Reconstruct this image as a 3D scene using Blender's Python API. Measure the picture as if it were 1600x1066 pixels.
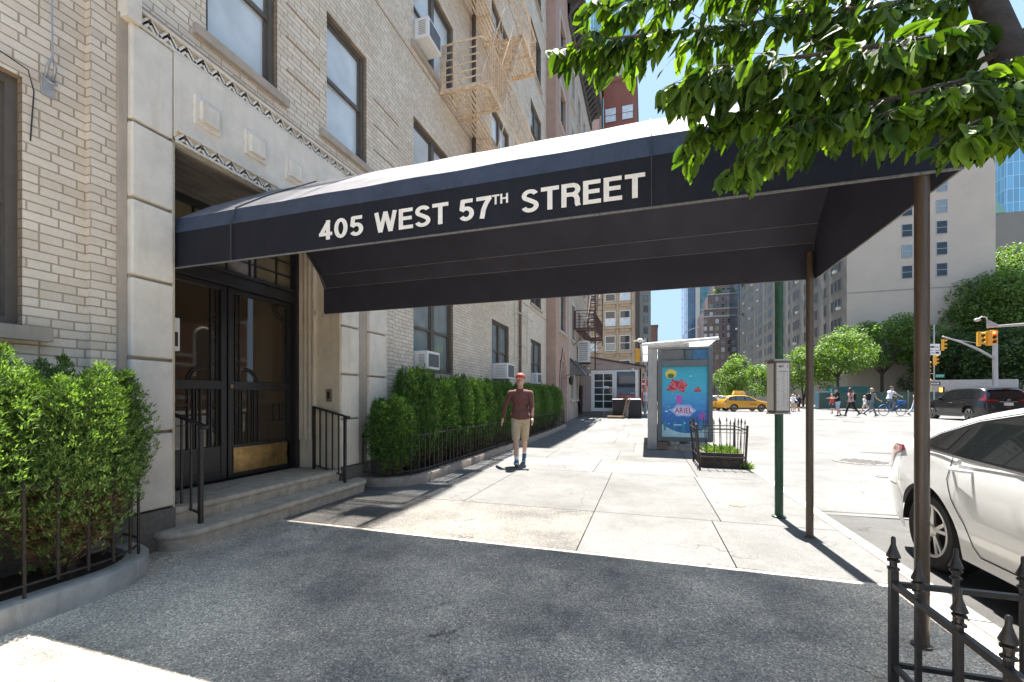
import bpy, bmesh, math, random
import numpy as np
from mathutils import Vector, Matrix
R = math.radians
PI = math.pi
random.seed(7)
rng = np.random.default_rng(11)
SC = bpy.context.scene
for o in list(bpy.data.objects): bpy.data.objects.remove(o)

# ---------------------------------------------------------------- camera
cam_d = bpy.data.cameras.new('camera'); cam = bpy.data.objects.new('camera', cam_d)
SC.collection.objects.link(cam); SC.camera = cam
cam.location = (0, 0, 1.3); cam.rotation_euler = (R(90), 0, R(17.48))
cam_d.sensor_width = 36; cam_d.lens = 667/1600*36; cam_d.shift_y = 89/1600
cam_d.clip_start = .05; cam_d.clip_end = 3000

# ---------------------------------------------------------------- sky, sun, exposure
SUN_EL = R(65.3)
to_sun = Vector((-.058*math.cos(SUN_EL), math.cos(SUN_EL), math.sin(SUN_EL))).normalized()
wd = bpy.data.worlds.new('World'); SC.world = wd; wd.use_nodes = True
nt = wd.node_tree; bg = nt.nodes['Background']
sky = nt.nodes.new('ShaderNodeTexSky'); sky.sky_type = 'NISHITA'; sky.sun_disc = False
sky.sun_elevation = SUN_EL; sky.sun_rotation = math.atan2(to_sun.x, to_sun.y)
sky.air_density = .33; sky.dust_density = .05; sky.ozone_density = 1.5
wb = nt.nodes.new('ShaderNodeMix'); wb.data_type = 'RGBA'; wb.blend_type = 'MULTIPLY'; wb.inputs[0].default_value = 1; wb.inputs[7].default_value = (1.12, 1.0, .86, 1)   # camera white balance for shade
nt.links.new(sky.outputs[0], wb.inputs[6]); hz = nt.nodes.new('ShaderNodeVectorMath'); hz.operation = 'MINIMUM'; hz.inputs[1].default_value = (.42, .62, .90)   # hold back the horizon glare
nt.links.new(wb.outputs[2], hz.inputs[0]); nt.links.new(hz.outputs[0], bg.inputs[0]); bg.inputs[1].default_value = .15
sl = bpy.data.lights.new('sun', 'SUN'); sl.energy = 2.2; sl.angle = R(.5); sl.color = (1, .965, .905)
so = bpy.data.objects.new('sun', sl); SC.collection.objects.link(so)
so.rotation_euler = to_sun.to_track_quat('Z', 'Y').to_euler(); so.location = (0, 10, 40)
SC.view_settings.view_transform = 'Standard'; SC.view_settings.look = 'None'
SC.view_settings.exposure = 3.2; SC.view_settings.gamma = 1
SC.cycles.max_bounces = 9; SC.cycles.diffuse_bounces = 6; SC.cycles.transparent_max_bounces = 8

# ---------------------------------------------------------------- materials
MATS = {}
class NT:
    def __init__(s, name):
        s.m = bpy.data.materials.new(name); s.m.use_nodes = True
        s.t = s.m.node_tree; s.p = s.t.nodes['Principled BSDF']; s.out = s.t.nodes['Material Output']
        MATS[name] = s.m
    def n(s, typ, **kw):
        nd = s.t.nodes.new(typ)
        for k, v in kw.items():
            if k.startswith('i_'):
                key = k[2:]
                key = int(key) if key.isdigit() else key.replace('_', ' ')
                nd.inputs[key].default_value = v
            else: setattr(nd, k, v)
        return nd
    def l(s, a, b): s.t.links.new(a, b)
    def coord(s, kind='Object'): return s.n('ShaderNodeTexCoord').outputs[kind]
    def noise(s, vec, scale, detail=4, rough=.6):
        nd = s.n('ShaderNodeTexNoise'); nd.inputs['Scale'].default_value = scale
        nd.inputs['Detail'].default_value = detail; nd.inputs['Roughness'].default_value = rough
        s.l(vec, nd.inputs['Vector']); return nd.outputs[0]
    def ramp(s, fac, stops):
        nd = s.n('ShaderNodeValToRGB'); e = nd.color_ramp.elements
        while len(e) < len(stops): e.new(.5)
        for i, (p, c) in enumerate(stops):
            e[i].position = p; e[i].color = (*c, 1) if len(c) == 3 else c
        s.l(fac, nd.inputs[0]); return nd.outputs[0]
    def mix(s, fac, a, b, mode='MIX'):
        nd = s.n('ShaderNodeMix', data_type='RGBA', blend_type=mode)
        for sock, v in ((nd.inputs[0], fac), (nd.inputs[6], a), (nd.inputs[7], b)):
            if isinstance(v, (int, float)): sock.default_value = v
            elif isinstance(v, (tuple, list)): sock.default_value = (*v, 1) if len(v) == 3 else v
            else: s.l(v, sock)
        return nd.outputs[2]
    def math(s, op, a, b=0.0, clamp=False):
        nd = s.n('ShaderNodeMath', operation=op); nd.use_clamp = clamp
        for i, v in enumerate((a, b)):
            if isinstance(v, (int, float)): nd.inputs[i].default_value = v
            else: s.l(v, nd.inputs[i])
        return nd.outputs[0]
    def bump(s, h, strength=.3, dist=.01):
        nd = s.n('ShaderNodeBump'); nd.inputs['Strength'].default_value = strength
        nd.inputs['Distance'].default_value = dist; s.l(h, nd.inputs['Height'])
        s.l(nd.outputs[0], s.p.inputs['Normal']); return nd
    def setc(s, c):
        if isinstance(c, (tuple, list)): s.p.inputs['Base Color'].default_value = (*c, 1)
        else: s.l(c, s.p.inputs['Base Color'])
    def par(s, rough=.6, spec=.5, metal=0, coat=0):
        s.p.inputs['Roughness'].default_value = rough; s.p.inputs['Metallic'].default_value = metal
        s.p.inputs['Specular IOR Level'].default_value = spec; s.p.inputs['Coat Weight'].default_value = coat
        s.p.inputs['Coat Roughness'].default_value = .03

def dim(c, k): return tuple(min(1, x*k) for x in c)
def M(name, col, rough=.6, var=.18, scale=6, bump=.0, bscale=60, metal=0, spec=.5, coat=0, dist=.004, streak=0, dirt=None):
    if name in MATS: return MATS[name]
    s = NT(name); s.par(rough, spec, metal, coat)
    v = s.coord()
    f = s.noise(v, scale, 6, .65)
    c = s.ramp(f, [(.28, dim(col, 1-var)), (.72, dim(col, 1+var))])
    if streak:
        mp = s.n('ShaderNodeMapping'); mp.inputs['Scale'].default_value = (1, 1, .12); s.l(v, mp.inputs[0])
        st = s.noise(mp.outputs[0], 22, 5, .7)
        c = s.mix(s.math('MULTIPLY', s.ramp(st, [(.5, (0, 0, 0)), (.75, (1, 1, 1))]), streak), c, dirt or dim(col, .45))
    s.setc(c)
    if bump: s.bump(s.noise(v, bscale, 5, .6), bump, dist)
    return s.m

def brick_mat(name, c1, c2, mortar, bw=.21, bh=.067, stain=.35, offset=.5, bumpd=.006, lift=None):
    s = NT(name); s.par(.85, .25)
    v = s.coord(); sp = s.n('ShaderNodeSeparateXYZ'); s.l(v, sp.inputs[0])
    cb = s.n('ShaderNodeCombineXYZ'); s.l(s.math('ADD', sp.outputs[0], sp.outputs[1]), cb.inputs[0]); s.l(sp.outputs[2], cb.inputs[1])
    nw = s.noise(cb.outputs[0], 14, 2)
    wob = s.n('ShaderNodeVectorMath', operation='MULTIPLY_ADD'); s.l(nw, wob.inputs[0]); wob.inputs[1].default_value = (.006, .004, 0); s.l(cb.outputs[0], wob.inputs[2])
    b = s.n('ShaderNodeTexBrick', offset=offset, offset_frequency=2, squash=.62, squash_frequency=3)
    s.l(wob.outputs[0], b.inputs[0])
    b.inputs['Color1'].default_value = (*c1, 1); b.inputs['Color2'].default_value = (*c2, 1); b.inputs['Mortar'].default_value = (*mortar, 1)
    b.inputs['Scale'].default_value = 1; b.inputs['Brick Width'].default_value = bw; b.inputs['Row Height'].default_value = bh
    b.inputs['Mortar Size'].default_value = .0058; b.inputs['Mortar Smooth'].default_value = .25; b.inputs['Bias'].default_value = -.15
    c = b.outputs[0]
    fine = s.noise(v, 55, 6, .7)
    c = s.mix(.22, c, s.ramp(fine, [(.3, (.25, .25, .25)), (.75, (1, 1, 1))]), 'MULTIPLY')
    big = s.noise(v, 1.1, 5, .7)
    c = s.mix(stain, c, s.ramp(big, [(.35, (.62, .54, .46)), (.62, (1, 1, 1))]), 'MULTIPLY')
    s.setc(c)
    h = s.math('ADD', s.math('MULTIPLY', b.outputs[1], -1), s.math('MULTIPLY', fine, .35))
    s.bump(h, .9, bumpd)
    return s.m

def leaf_mat(name, c_dark, c_light, trans=.45, rough=.45, tcol=None, vein=False):
    s = NT(name); s.par(rough, .35)
    g = s.n('ShaderNodeNewGeometry')
    c = s.ramp(g.outputs['Random Per Island'], [(0, c_dark), (.55, tuple((a+b)/2 for a, b in zip(c_dark, c_light))), (1, c_light)])
    s.setc(c)
    tr = s.n('ShaderNodeBsdfTranslucent')
    s.l(s.mix(1, c, tcol or (1.5, 1.7, .45), 'MULTIPLY'), tr.inputs[0])
    mx = s.n('ShaderNodeMixShader'); mx.inputs[0].default_value = trans
    s.l(s.p.outputs[0], mx.inputs[1]); s.l(tr.outputs[0], mx.inputs[2]); s.l(mx.outputs[0], s.out.inputs[0])
    return s.m

# ---------------------------------------------------------------- objects
C = SC.collection
def put(o, parent=None):
    C.objects.link(o)
    if parent is not None: o.parent = parent
    return o
def rootloc(o):
    v = Vector((0, 0, 0))
    while o is not None: v += o.location; o = o.parent
    return v
def tag(o, label=None, cat=None, group=None, kind=None):
    if label: o['label'] = label
    if cat: o['category'] = cat
    if group: o['group'] = group
    if kind: o['kind'] = kind
    return o
def thing(name, label, cat, loc=(0, 0, 0), group=None):
    o = bpy.data.objects.new(name, None); o.location = loc; o.empty_display_size = .2
    C.objects.link(o); return tag(o, label, cat, group)
def copy_tree(o, parent=None):
    c = o.copy(); C.objects.link(c); c.parent = parent
    for ch in list(o.children): copy_tree(ch, c)
    return c
def dup(o, loc, rz=None, label=None, sc=None):
    c = copy_tree(o); c.location = loc
    if rz is not None: c.rotation_euler = (0, 0, rz)
    if sc: c.scale = (sc,)*3 if isinstance(sc, (int, float)) else sc
    if label: c['label'] = label
    return c

class MB:
    def __init__(s): s.v = []; s.f = []; s.mi = []; s.cur = 0
    def add(s, vs, fs):
        n = len(s.v); s.v.extend([tuple(v) for v in vs]); s.f.extend([tuple(i+n for i in f) for f in fs]); s.mi.extend([s.cur]*len(fs)); return s
    def quad(s, *p): return s.add(p, [tuple(range(len(p)))])
    def hexa(s, p): return s.add(p, [(0, 3, 2, 1), (4, 5, 6, 7), (0, 1, 5, 4), (1, 2, 6, 5), (2, 3, 7, 6), (3, 0, 4, 7)])
    def box(s, x0, x1, y0, y1, z0, z1):
        return s.hexa([(x0, y0, z0), (x1, y0, z0), (x1, y1, z0), (x0, y1, z0), (x0, y0, z1), (x1, y0, z1), (x1, y1, z1), (x0, y1, z1)])
    def fbox(s, F, u0, u1, v0, v1, n0, n1):
        return s.hexa([F(u0, v0, n0), F(u1, v0, n0), F(u1, v0, n1), F(u0, v0, n1), F(u0, v1, n0), F(u1, v1, n0), F(u1, v1, n1), F(u0, v1, n1)])
    def bar(s, a, b, w, h=None, up=(0, 0, 1)):
        h = h or w; a = Vector(a); b = Vector(b); d = (b-a).normalized(); up = Vector(up)
        if abs(d.dot(up)) > .98: up = Vector((0, 1, 0))
        r = d.cross(up).normalized()*w/2; u = r.cross(d).normalized()*h/2
        return s.hexa([a-r-u, a+r-u, b+r-u, b-r-u, a-r+u, a+r+u, b+r+u, b-r+u])
    def tube(s, pts, rad, n=8, cap=True):
        pts = [Vector(p) for p in pts]; k = len(pts)
        rad = rad if isinstance(rad, (list, tuple)) else [rad]*k
        vs = []; ref = None
        for i, p in enumerate(pts):
            d = (pts[min(i+1, k-1)]-pts[max(i-1, 0)]).normalized()
            if ref is None:
                ref = Vector((0, 0, 1)) if abs(d.z) < .9 else Vector((1, 0, 0))
            a = d.cross(ref).normalized(); b = a.cross(d).normalized(); ref = b
            for j in range(n):
                t = 2*PI*j/n; vs.append(p + a*math.cos(t)*rad[i] + b*math.sin(t)*rad[i])
        fs = [(i*n+j, i*n+(j+1) % n, (i+1)*n+(j+1) % n, (i+1)*n+j) for i in range(k-1) for j in range(n)]
        if cap: fs += [tuple(range(n))[::-1], tuple((k-1)*n+j for j in range(n))]
        return s.add(vs, fs)
    def lathe(s, prof, c=(0, 0, 0), n=16, axis='z', cap=True):
        vs = []
        for r, h in prof:
            for j in range(n):
                t = 2*PI*j/n; x, y = r*math.cos(t), r*math.sin(t)
                p = (x, y, h) if axis == 'z' else ((h, x, y) if axis == 'x' else (y, h, x))
                vs.append((c[0]+p[0], c[1]+p[1], c[2]+p[2]))
        k = len(prof)
        fs = [(i*n+j, i*n+(j+1) % n, (i+1)*n+(j+1) % n, (i+1)*n+j) for i in range(k-1) for j in range(n)]
        if cap: fs += [tuple(range(n))[::-1], tuple((k-1)*n+j for j in range(n))]
        return s.add(vs, fs)
    def prism(s, poly, f0, f1):
        a = [f0(*p) for p in poly]; b = [f1(*p) for p in poly]; n = len(poly)
        return s.add(a+b, [tuple(range(n))[::-1], tuple(range(n, 2*n))] + [(i, (i+1) % n, n+(i+1) % n, n+i) for i in range(n)])
    def ell(s, c, r, n=12, m=8):
        if isinstance(r, (int, float)): r = (r, r, r)
        vs = [(c[0], c[1], c[2]-r[2])]
        for i in range(1, m):
            ph = -PI/2+PI*i/m
            for j in range(n):
                t = 2*PI*j/n; vs.append((c[0]+r[0]*math.cos(ph)*math.cos(t), c[1]+r[1]*math.cos(ph)*math.sin(t), c[2]+r[2]*math.sin(ph)))
        vs.append((c[0], c[1], c[2]+r[2])); L = len(vs)-1
        fs = [(0, 1+(j+1) % n, 1+j) for j in range(n)]
        for i in range(m-2):
            for j in range(n): fs.append((1+i*n+j, 1+i*n+(j+1) % n, 1+(i+1)*n+(j+1) % n, 1+(i+1)*n+j))
        fs += [(L, 1+(m-2)*n+j, 1+(m-2)*n+(j+1) % n) for j in range(n)]
        return s.add(vs, fs)
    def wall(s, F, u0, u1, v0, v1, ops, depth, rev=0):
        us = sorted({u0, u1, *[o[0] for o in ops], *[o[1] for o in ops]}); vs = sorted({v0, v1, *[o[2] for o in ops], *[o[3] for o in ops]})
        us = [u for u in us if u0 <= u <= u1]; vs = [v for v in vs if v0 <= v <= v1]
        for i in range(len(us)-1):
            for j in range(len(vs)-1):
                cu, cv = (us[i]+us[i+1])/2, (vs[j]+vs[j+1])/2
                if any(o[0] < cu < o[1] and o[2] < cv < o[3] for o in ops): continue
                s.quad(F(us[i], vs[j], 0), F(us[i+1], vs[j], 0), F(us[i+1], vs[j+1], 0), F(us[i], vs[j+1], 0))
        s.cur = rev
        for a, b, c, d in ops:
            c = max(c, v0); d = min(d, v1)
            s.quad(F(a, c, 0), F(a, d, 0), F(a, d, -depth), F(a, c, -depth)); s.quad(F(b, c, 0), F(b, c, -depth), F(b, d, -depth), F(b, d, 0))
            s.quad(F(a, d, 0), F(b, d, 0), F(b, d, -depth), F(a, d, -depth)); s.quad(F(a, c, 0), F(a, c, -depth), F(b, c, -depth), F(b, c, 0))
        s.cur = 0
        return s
    def build(s, name, mats, parent=None, smooth=False, bevel=0, fix=True):
        off = rootloc(parent) if parent is not None else Vector((0, 0, 0))
        me = bpy.data.meshes.new(name)
        me.from_pydata([(v[0]-off.x, v[1]-off.y, v[2]-off.z) for v in s.v], [], s.f)
        mats = mats if isinstance(mats, (list, tuple)) else [mats]
        for m in mats: me.materials.append(m)
        if len(mats) > 1: me.polygons.foreach_set('material_index', s.mi)
        if fix:
            bm = bmesh.new(); bm.from_mesh(me); bmesh.ops.recalc_face_normals(bm, faces=bm.faces); bm.to_mesh(me); bm.free()
        if smooth is True: me.polygons.foreach_set('use_smooth', [True]*len(me.polygons))
        elif smooth: me.shade_auto(smooth) if hasattr(me, 'shade_auto') else None
        o = bpy.data.objects.new(name, me); put(o, parent)
        if smooth and smooth is not True:
            me.polygons.foreach_set('use_smooth', [True]*len(me.polygons)); me.set_sharp_from_angle(angle=smooth)
        if bevel:
            md = o.modifiers.new('bevel', 'BEVEL'); md.width = bevel; md.segments = 2; md.limit_method = 'ANGLE'; md.angle_limit = R(40)
        return o

def build_each(b, name, mats, parent=None, **k):
    '''each connected piece of the mesh becomes a part of its own'''
    par = list(range(len(b.v)))
    def find(i):
        while par[i] != i: par[i] = par[par[i]]; i = par[i]
        return i
    for f in b.f:
        r = find(f[0])
        for i in f[1:]: par[find(i)] = r
    grp = {}
    for fi, f in enumerate(b.f): grp.setdefault(find(f[0]), []).append(fi)
    out = []
    for fis in grp.values():
        q = MB(); mp = {}
        for fi in fis:
            nf = []
            for i in b.f[fi]:
                if i not in mp: mp[i] = len(q.v); q.v.append(b.v[i])
                nf.append(mp[i])
            q.f.append(tuple(nf)); q.mi.append(b.mi[fi])
        out.append(q.build(name, mats, parent, **k))
    return out
# bold grotesque capitals drawn as strokes (unit height), for the canopy lettering
def _arc(cx, cy, rx, ry, a0, a1, n=12): return [(cx+rx*math.cos(R(a0+(a1-a0)*i/n)), cy+ry*math.sin(R(a0+(a1-a0)*i/n))) for i in range(n+1)]
_w = .178; _h = _w/2
GLY = {
 'E': (.60, [[(_h, 0), (_h, 1)], [(.0, _h), (.60, _h)], [(0, 1-_h), (.585, 1-_h)], [(0, .52), (.55, .52)]]),
 'T': (.64, [[(.32, 0), (.32, 1)], [(0, 1-_h), (.64, 1-_h)]]),
 'H': (.68, [[(_h, 0), (_h, 1)], [(.68-_h, 0), (.68-_h, 1)], [(_h, .52), (.68-_h, .52)]]),
 'W': (.98, [[(.085, 1.0), (.27, 0)], [(.27, 0), (.49, 1.0)], [(.49, 1.0), (.71, 0)], [(.71, 0), (.895, 1.0)]]),
 '4': (.58, [[(.58-.19, 0), (.58-.19, 1)], [(0, .29), (.58, .29)], [(.06, .25), (.43, .97)]]),
 '7': (.56, [[(0, 1-_h), (.56, 1-_h)], [(.50, .93), (.36, .66), (.27, .40), (.21, 0)]]),
 '0': (.58, [_arc(.29, .5, .29-_h, .5-_h+.008, 0, 360, 32)]),
 '5': (.58, [[(.12, 1-_h), (.53, 1-_h)], [(.16, .97), (.115, .50)], _arc(.285, .325, .205, .245, 148, -150, 20)]),
 'S': (.62, [_arc(.31, .735, .215, .185, 18, 235, 16)[:-1]+[(.31, .52)]+_arc(.31, .275, .228, .195, 60, -165, 16)]),
 'R': (.66, [[(_h, 0), (_h, 1)], [(_h, 1-_h), (.38, 1-_h)]+_arc(.38, .715, .185, 1-_h-.715, 80, -80, 10)+[(.38, .518), (_h, .518)]+[], [(.42, .50), (.51, .42), (.545, .30), (.55, .12), (.585, 0)]]),
}
def signtext(name, body, mat, parent, h, w, F):
    # F(u, v, n) places a point; the word is stretched to the measured width
    gap = .085; x = 0; strokes = []
    for ch in body:
        wd_, sts = GLY[ch]
        for s_ in sts: strokes.append([(x+p[0], p[1]) for p in s_])
        x += wd_+gap
    tot = x-gap; kx = w/tot
    for j, ch in enumerate(body): pass
    b = MB()
    for j, s_ in enumerate(strokes):
        n = len(s_); closed = math.dist(s_[0], s_[-1]) < 1e-6; L_, R_ = [], []
        for i, p in enumerate(s_):
            if closed: a, c = s_[(i-1) % (n-1)], s_[(i+1) % (n-1)] if i < n-1 else s_[1]
            else: a, c = s_[max(0, i-1)], s_[min(n-1, i+1)]
            dx, dy = c[0]-a[0], c[1]-a[1]; l = math.hypot(dx, dy); nx, ny = -dy/l*_h, dx/l*_h
            q0 = (p[0]+nx, min(1.012, max(-.012, p[1]+ny))); q1 = (p[0]-nx, min(1.012, max(-.012, p[1]-ny)))
            L_.append(F(q0[0]*kx, q0[1]*h, .00025*(j % 14))); R_.append(F(q1[0]*kx, q1[1]*h, .00025*(j % 14)))
        b.add(L_+R_, [(i, i+1, n+i+1, n+i) for i in range(n-1)])
    return b.build(name, mat, parent)

def arr_mesh(name, V, Fq, mats, parent=None, smooth=False, mi=None):
    """V (n,3) array, Fq (m,k) int array"""
    off = rootloc(parent) if parent is not None else Vector((0, 0, 0))
    V = np.asarray(V, dtype=np.float32) - np.array(off, dtype=np.float32)
    me = bpy.data.meshes.new(name); n = len(V); m, k = Fq.shape
    me.vertices.add(n); me.vertices.foreach_set('co', V.ravel())
    me.loops.add(m*k); me.loops.foreach_set('vertex_index', Fq.astype(np.int32).ravel())
    me.polygons.add(m); me.polygons.foreach_set('loop_start', np.arange(0, m*k, k, dtype=np.int32))
    for mt in (mats if isinstance(mats, (list, tuple)) else [mats]): me.materials.append(mt)
    if mi is not None: me.polygons.foreach_set('material_index', np.asarray(mi, dtype=np.int32))
    if smooth: me.polygons.foreach_set('use_smooth', np.ones(m, dtype=bool))
    me.update(calc_edges=True); me.validate()
    o = bpy.data.objects.new(name, me); put(o, parent); return o

def evaluated(o):
    dg = bpy.context.evaluated_depsgraph_get(); dg.update()
    me = bpy.data.meshes.new_from_object(o.evaluated_get(dg)); o.modifiers.clear(); o.data = me; return o
def remesh(mb, name, mat, parent, vox, smooth=3):
    o = mb.build(name, mat, parent, fix=False)
    md = o.modifiers.new('r', 'REMESH'); md.mode = 'VOXEL'; md.voxel_size = vox; md.use_smooth_shade = True
    if smooth: s = o.modifiers.new('s', 'SMOOTH'); s.iterations = smooth; s.factor = .5
    evaluated(o)
    if not o.data.materials: o.data.materials.append(mat)
    return o
def text(name, body, mat, parent, height, width=None, extrude=.002, origin=(0, 0, 0), xdir=(1, 0, 0), up=(0, 0, 1), bold=0.0, align='LEFT'):
    cu = bpy.data.curves.new(name, 'FONT'); cu.body = body; cu.size = 1; cu.extrude = 0; cu.offset = bold; cu.resolution_u = 4
    t = bpy.data.objects.new(name, cu); C.objects.link(t)
    dg = bpy.context.evaluated_depsgraph_get(); dg.update()
    me = bpy.data.meshes.new_from_object(t.evaluated_get(dg)); bpy.data.objects.remove(t)
    V = np.array([v.co[:] for v in me.vertices]); mn = V.min(0); mx = V.max(0)
    sy = height/(mx[1]-mn[1]); sx = (width/(mx[0]-mn[0])) if width else sy
    X = Vector(xdir).normalized(); U = Vector(up).normalized(); N = X.cross(U)
    w = (mx[0]-mn[0])*sx; ox = -w/2 if align == 'CENTER' else 0
    off = rootloc(parent) if parent is not None else Vector((0, 0, 0))
    for i, v in enumerate(me.vertices):
        v.co = Vector(origin) + X*((V[i, 0]-mn[0])*sx+ox) + U*((V[i, 1]-mn[1])*sy) - off
    bm = bmesh.new(); bm.from_mesh(me)
    bmesh.ops.recalc_face_normals(bm, faces=bm.faces)
    if extrude:
        r = bmesh.ops.extrude_face_region(bm, geom=bm.faces[:])
        bmesh.ops.translate(bm, vec=N*extrude, verts=[g for g in r['geom'] if isinstance(g, bmesh.types.BMVert)])
    bm.to_mesh(me); bm.free(); me.materials.clear(); me.materials.append(mat)
    for p in me.polygons: p.material_index = 0
    o = bpy.data.objects.new(name, me); put(o, parent); return o

def FX(x, sgn=1):   # facade at plane X=x facing +X (u = Y, v = Z, n outward)
    return lambda u, v, n: (x+sgn*n, u, v)
def FY(y, sgn=-1):  # facade at plane Y=y facing -Y (u = X)
    return lambda u, v, n: (u, y+sgn*n, v)
def gz(y):          # the ground climbs a little towards the avenue
    t = min(1, max(0, (y-14)/12)); t = t*t*(3-2*t)
    u = min(1, max(0, (y-32)/16)); u = u*u*(3-2*u)
    return .25*t - .22*u
def P(px, py, d):   # a point seen in direction (px, py) of the photograph at depth d, as world metres
    a = R(17.48); r = (px-800)/667*d
    return Vector((r*math.cos(a)-d*math.sin(a), r*math.sin(a)+d*math.cos(a), 1.3+(622-py)/667*d))
# ================================================================ materials used widely
m_brick = brick_mat('pale_brick', (.84, .755, .63), (.69, .605, .485), (.48, .385, .28), stain=.3)
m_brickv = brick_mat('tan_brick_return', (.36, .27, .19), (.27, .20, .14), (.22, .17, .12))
m_brickr = brick_mat('red_brick', (.30, .10, .065), (.22, .07, .05), (.30, .25, .22))
m_brickb = brick_mat('brown_brick', (.17, .11, .09), (.11, .075, .065), (.2, .17, .15))
def stone_mat(name, col, stain):
    s = NT(name); s.par(.7, .35); v = s.coord()
    f = s.noise(v, 3.2, 6, .7)
    c = s.ramp(f, [(.3, dim(col, .84)), (.7, dim(col, 1.08))])
    mp = s.n('ShaderNodeMapping'); mp.inputs['Scale'].default_value = (1, 1, .1); s.l(v, mp.inputs[0])
    c = s.mix(s.ramp(s.noise(mp.outputs[0], 9, 5, .7), [(.5, (0, 0, 0)), (.8, (.55, .55, .55))]), c, stain)
    c = s.mix(s.ramp(s.noise(v, 120, 3, .6), [(.6, (0, 0, 0)), (.75, (.3, .3, .3))]), c, dim(stain, .6))
    s.setc(c); s.bump(s.noise(v, 90, 4, .6), .25, .002); return s.m
m_stone = stone_mat('cast_stone', (.72, .665, .57), (.52, .43, .32))
m_granite = M('grey_granite', (.14, .128, .11), .75, .3, 30, .3, 140)
m_step = M('worn_stone_step', (.47, .40, .31), .7, .3, 9, .25, 160, streak=.5, dirt=(.20, .145, .10))
m_frame = M('bronze_window_frame', (.105, .09, .075), .5, .15, 12)
m_dark = M('black_painted_metal', (.022, .020, .020), .38, .3, 30, .15, 200)
m_iron = M('brown_black_iron', (.036, .026, .022), .5, .35, 35, .25, 220)
m_bronze = M('dark_bronze', (.045, .035, .028), .35, .3, 12, metal=.55)
m_white = M('white_paint', (.72, .71, .68), .45, .06, 8)
m_grey = M('grey_metal', (.36, .36, .36), .4, .12, 8, metal=.3)
m_soil = M('dark_soil', (.055, .038, .027), .95, .4, 20, .6, 60, dist=.02)
m_farglass = M('far_window_glass', (.030, .040, .048), .28, .4, .5, spec=.45)
def pane_mat(name, col, rough=.04, spec=.9, ns=1.2, c2=None):
    s = NT(name); s.par(rough, spec); v = s.coord()
    f = s.noise(v, ns, 3, .5); s.setc(s.ramp(f, [(.3, dim(col, .82)), (.7, c2 or dim(col, 1.15))]))
    s.bump(s.noise(v, .8, 2), .04, .02); return s.m
m_glass = pane_mat('dark_window_glass', (.035, .045, .05))
m_glassb = pane_mat('window_glass_with_pale_blind', (.55, .60, .62), .08, .8, 2)
m_glassc = pane_mat('window_glass_with_curtain', (.20, .24, .24), .06, .9, 3)

# ================================================================ ground
def sheet(name, xs, ys, zf, mat, kind='structure'):
    b = MB()
    nx, ny = len(xs), len(ys)
    b.add([(x, y, zf(x, y)) for y in ys for x in xs], [(j*nx+i, j*nx+i+1, (j+1)*nx+i+1, (j+1)*nx+i) for j in range(ny-1) for i in range(nx-1)])
    o = b.build(name, mat, smooth=True); return tag(o, kind=kind)
def aggregate(name, tint):
  s = NT(name); s.par(.72, .45); v = s.coord()
  vo = s.n('ShaderNodeTexVoronoi'); vo.inputs['Scale'].default_value = 125; s.l(v, vo.inputs[0])
  vb = s.n('ShaderNodeTexVoronoi'); vb.inputs['Scale'].default_value = 260; s.l(v, vb.inputs[0])
  sepc = s.n('ShaderNodeSeparateColor'); s.l(vo.outputs['Color'], sepc.inputs[0])
  c = s.ramp(sepc.outputs[0], [(0, (.045, .042, .038)), (.25, (.13, .124, .114)), (.6, (.27, .26, .245)), (.88, (.37, .36, .342)), (.96, (.55, .54, .53)), (1, (.66, .65, .64))])
  sb = s.n('ShaderNodeSeparateColor'); s.l(vb.outputs['Color'], sb.inputs[0])
  c = s.mix(.45, c, s.ramp(sb.outputs[1], [(0, (.11, .105, .098)), (1, (.35, .338, .32))]))
  patch = s.noise(v, .9, 5, .65)
  c = s.mix(1, c, s.ramp(patch, [(.38, (.56, .57, .60)), (.5, (.95, .94, .93)), (.62, (1.32, 1.30, 1.27))]), 'MULTIPLY')
  crk = s.n('ShaderNodeTexVoronoi', feature='DISTANCE_TO_EDGE'); crk.inputs['Scale'].default_value = .55
  wv = s.n('ShaderNodeVectorMath', operation='MULTIPLY_ADD'); nz = s.n('ShaderNodeTexNoise'); nz.inputs['Scale'].default_value = 3; nz.inputs['Detail'].default_value = 6; s.l(v, nz.inputs[0])
  s.l(nz.outputs[1], wv.inputs[0]); wv.inputs[1].default_value = (.9, .9, 0); s.l(v, wv.inputs[2]); s.l(wv.outputs[0], crk.inputs[0])
  brk = s.ramp(s.noise(v, 1.7, 2), [(.5, (0, 0, 0)), (.6, (1, 1, 1))])
  cf = s.math('MULTIPLY', s.ramp(crk.outputs[0], [(0, (1, 1, 1)), (.006, (0, 0, 0))]), brk)
  c = s.mix(s.math('MULTIPLY', cf, .75), c, (.03, .027, .025))
  gum = s.n('ShaderNodeTexVoronoi'); gum.inputs['Scale'].default_value = 1.9; s.l(v, gum.inputs[0])
  c = s.mix(s.ramp(gum.outputs[0], [(.035, (.5, .5, .5)), (.05, (0, 0, 0))]), c, (.07, .065, .06))
  c = s.mix(1, c, tint, 'MULTIPLY'); s.setc(c); s.bump(s.math('SUBTRACT', s.math('ADD', vo.outputs[0], s.math('MULTIPLY', vb.outputs[0], .6)), s.math('MULTIPLY', cf, 2)), .75, .006)
  return s.m
m_aggr = aggregate('shade_lifted_aggregate', (2.6, 2.32, 1.98)); m_aggr2 = aggregate('sunlit_tan_aggregate', (.66, .625, .58))  # same aggregate, tint raised against the canopy shade, lowered where sunlit
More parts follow.
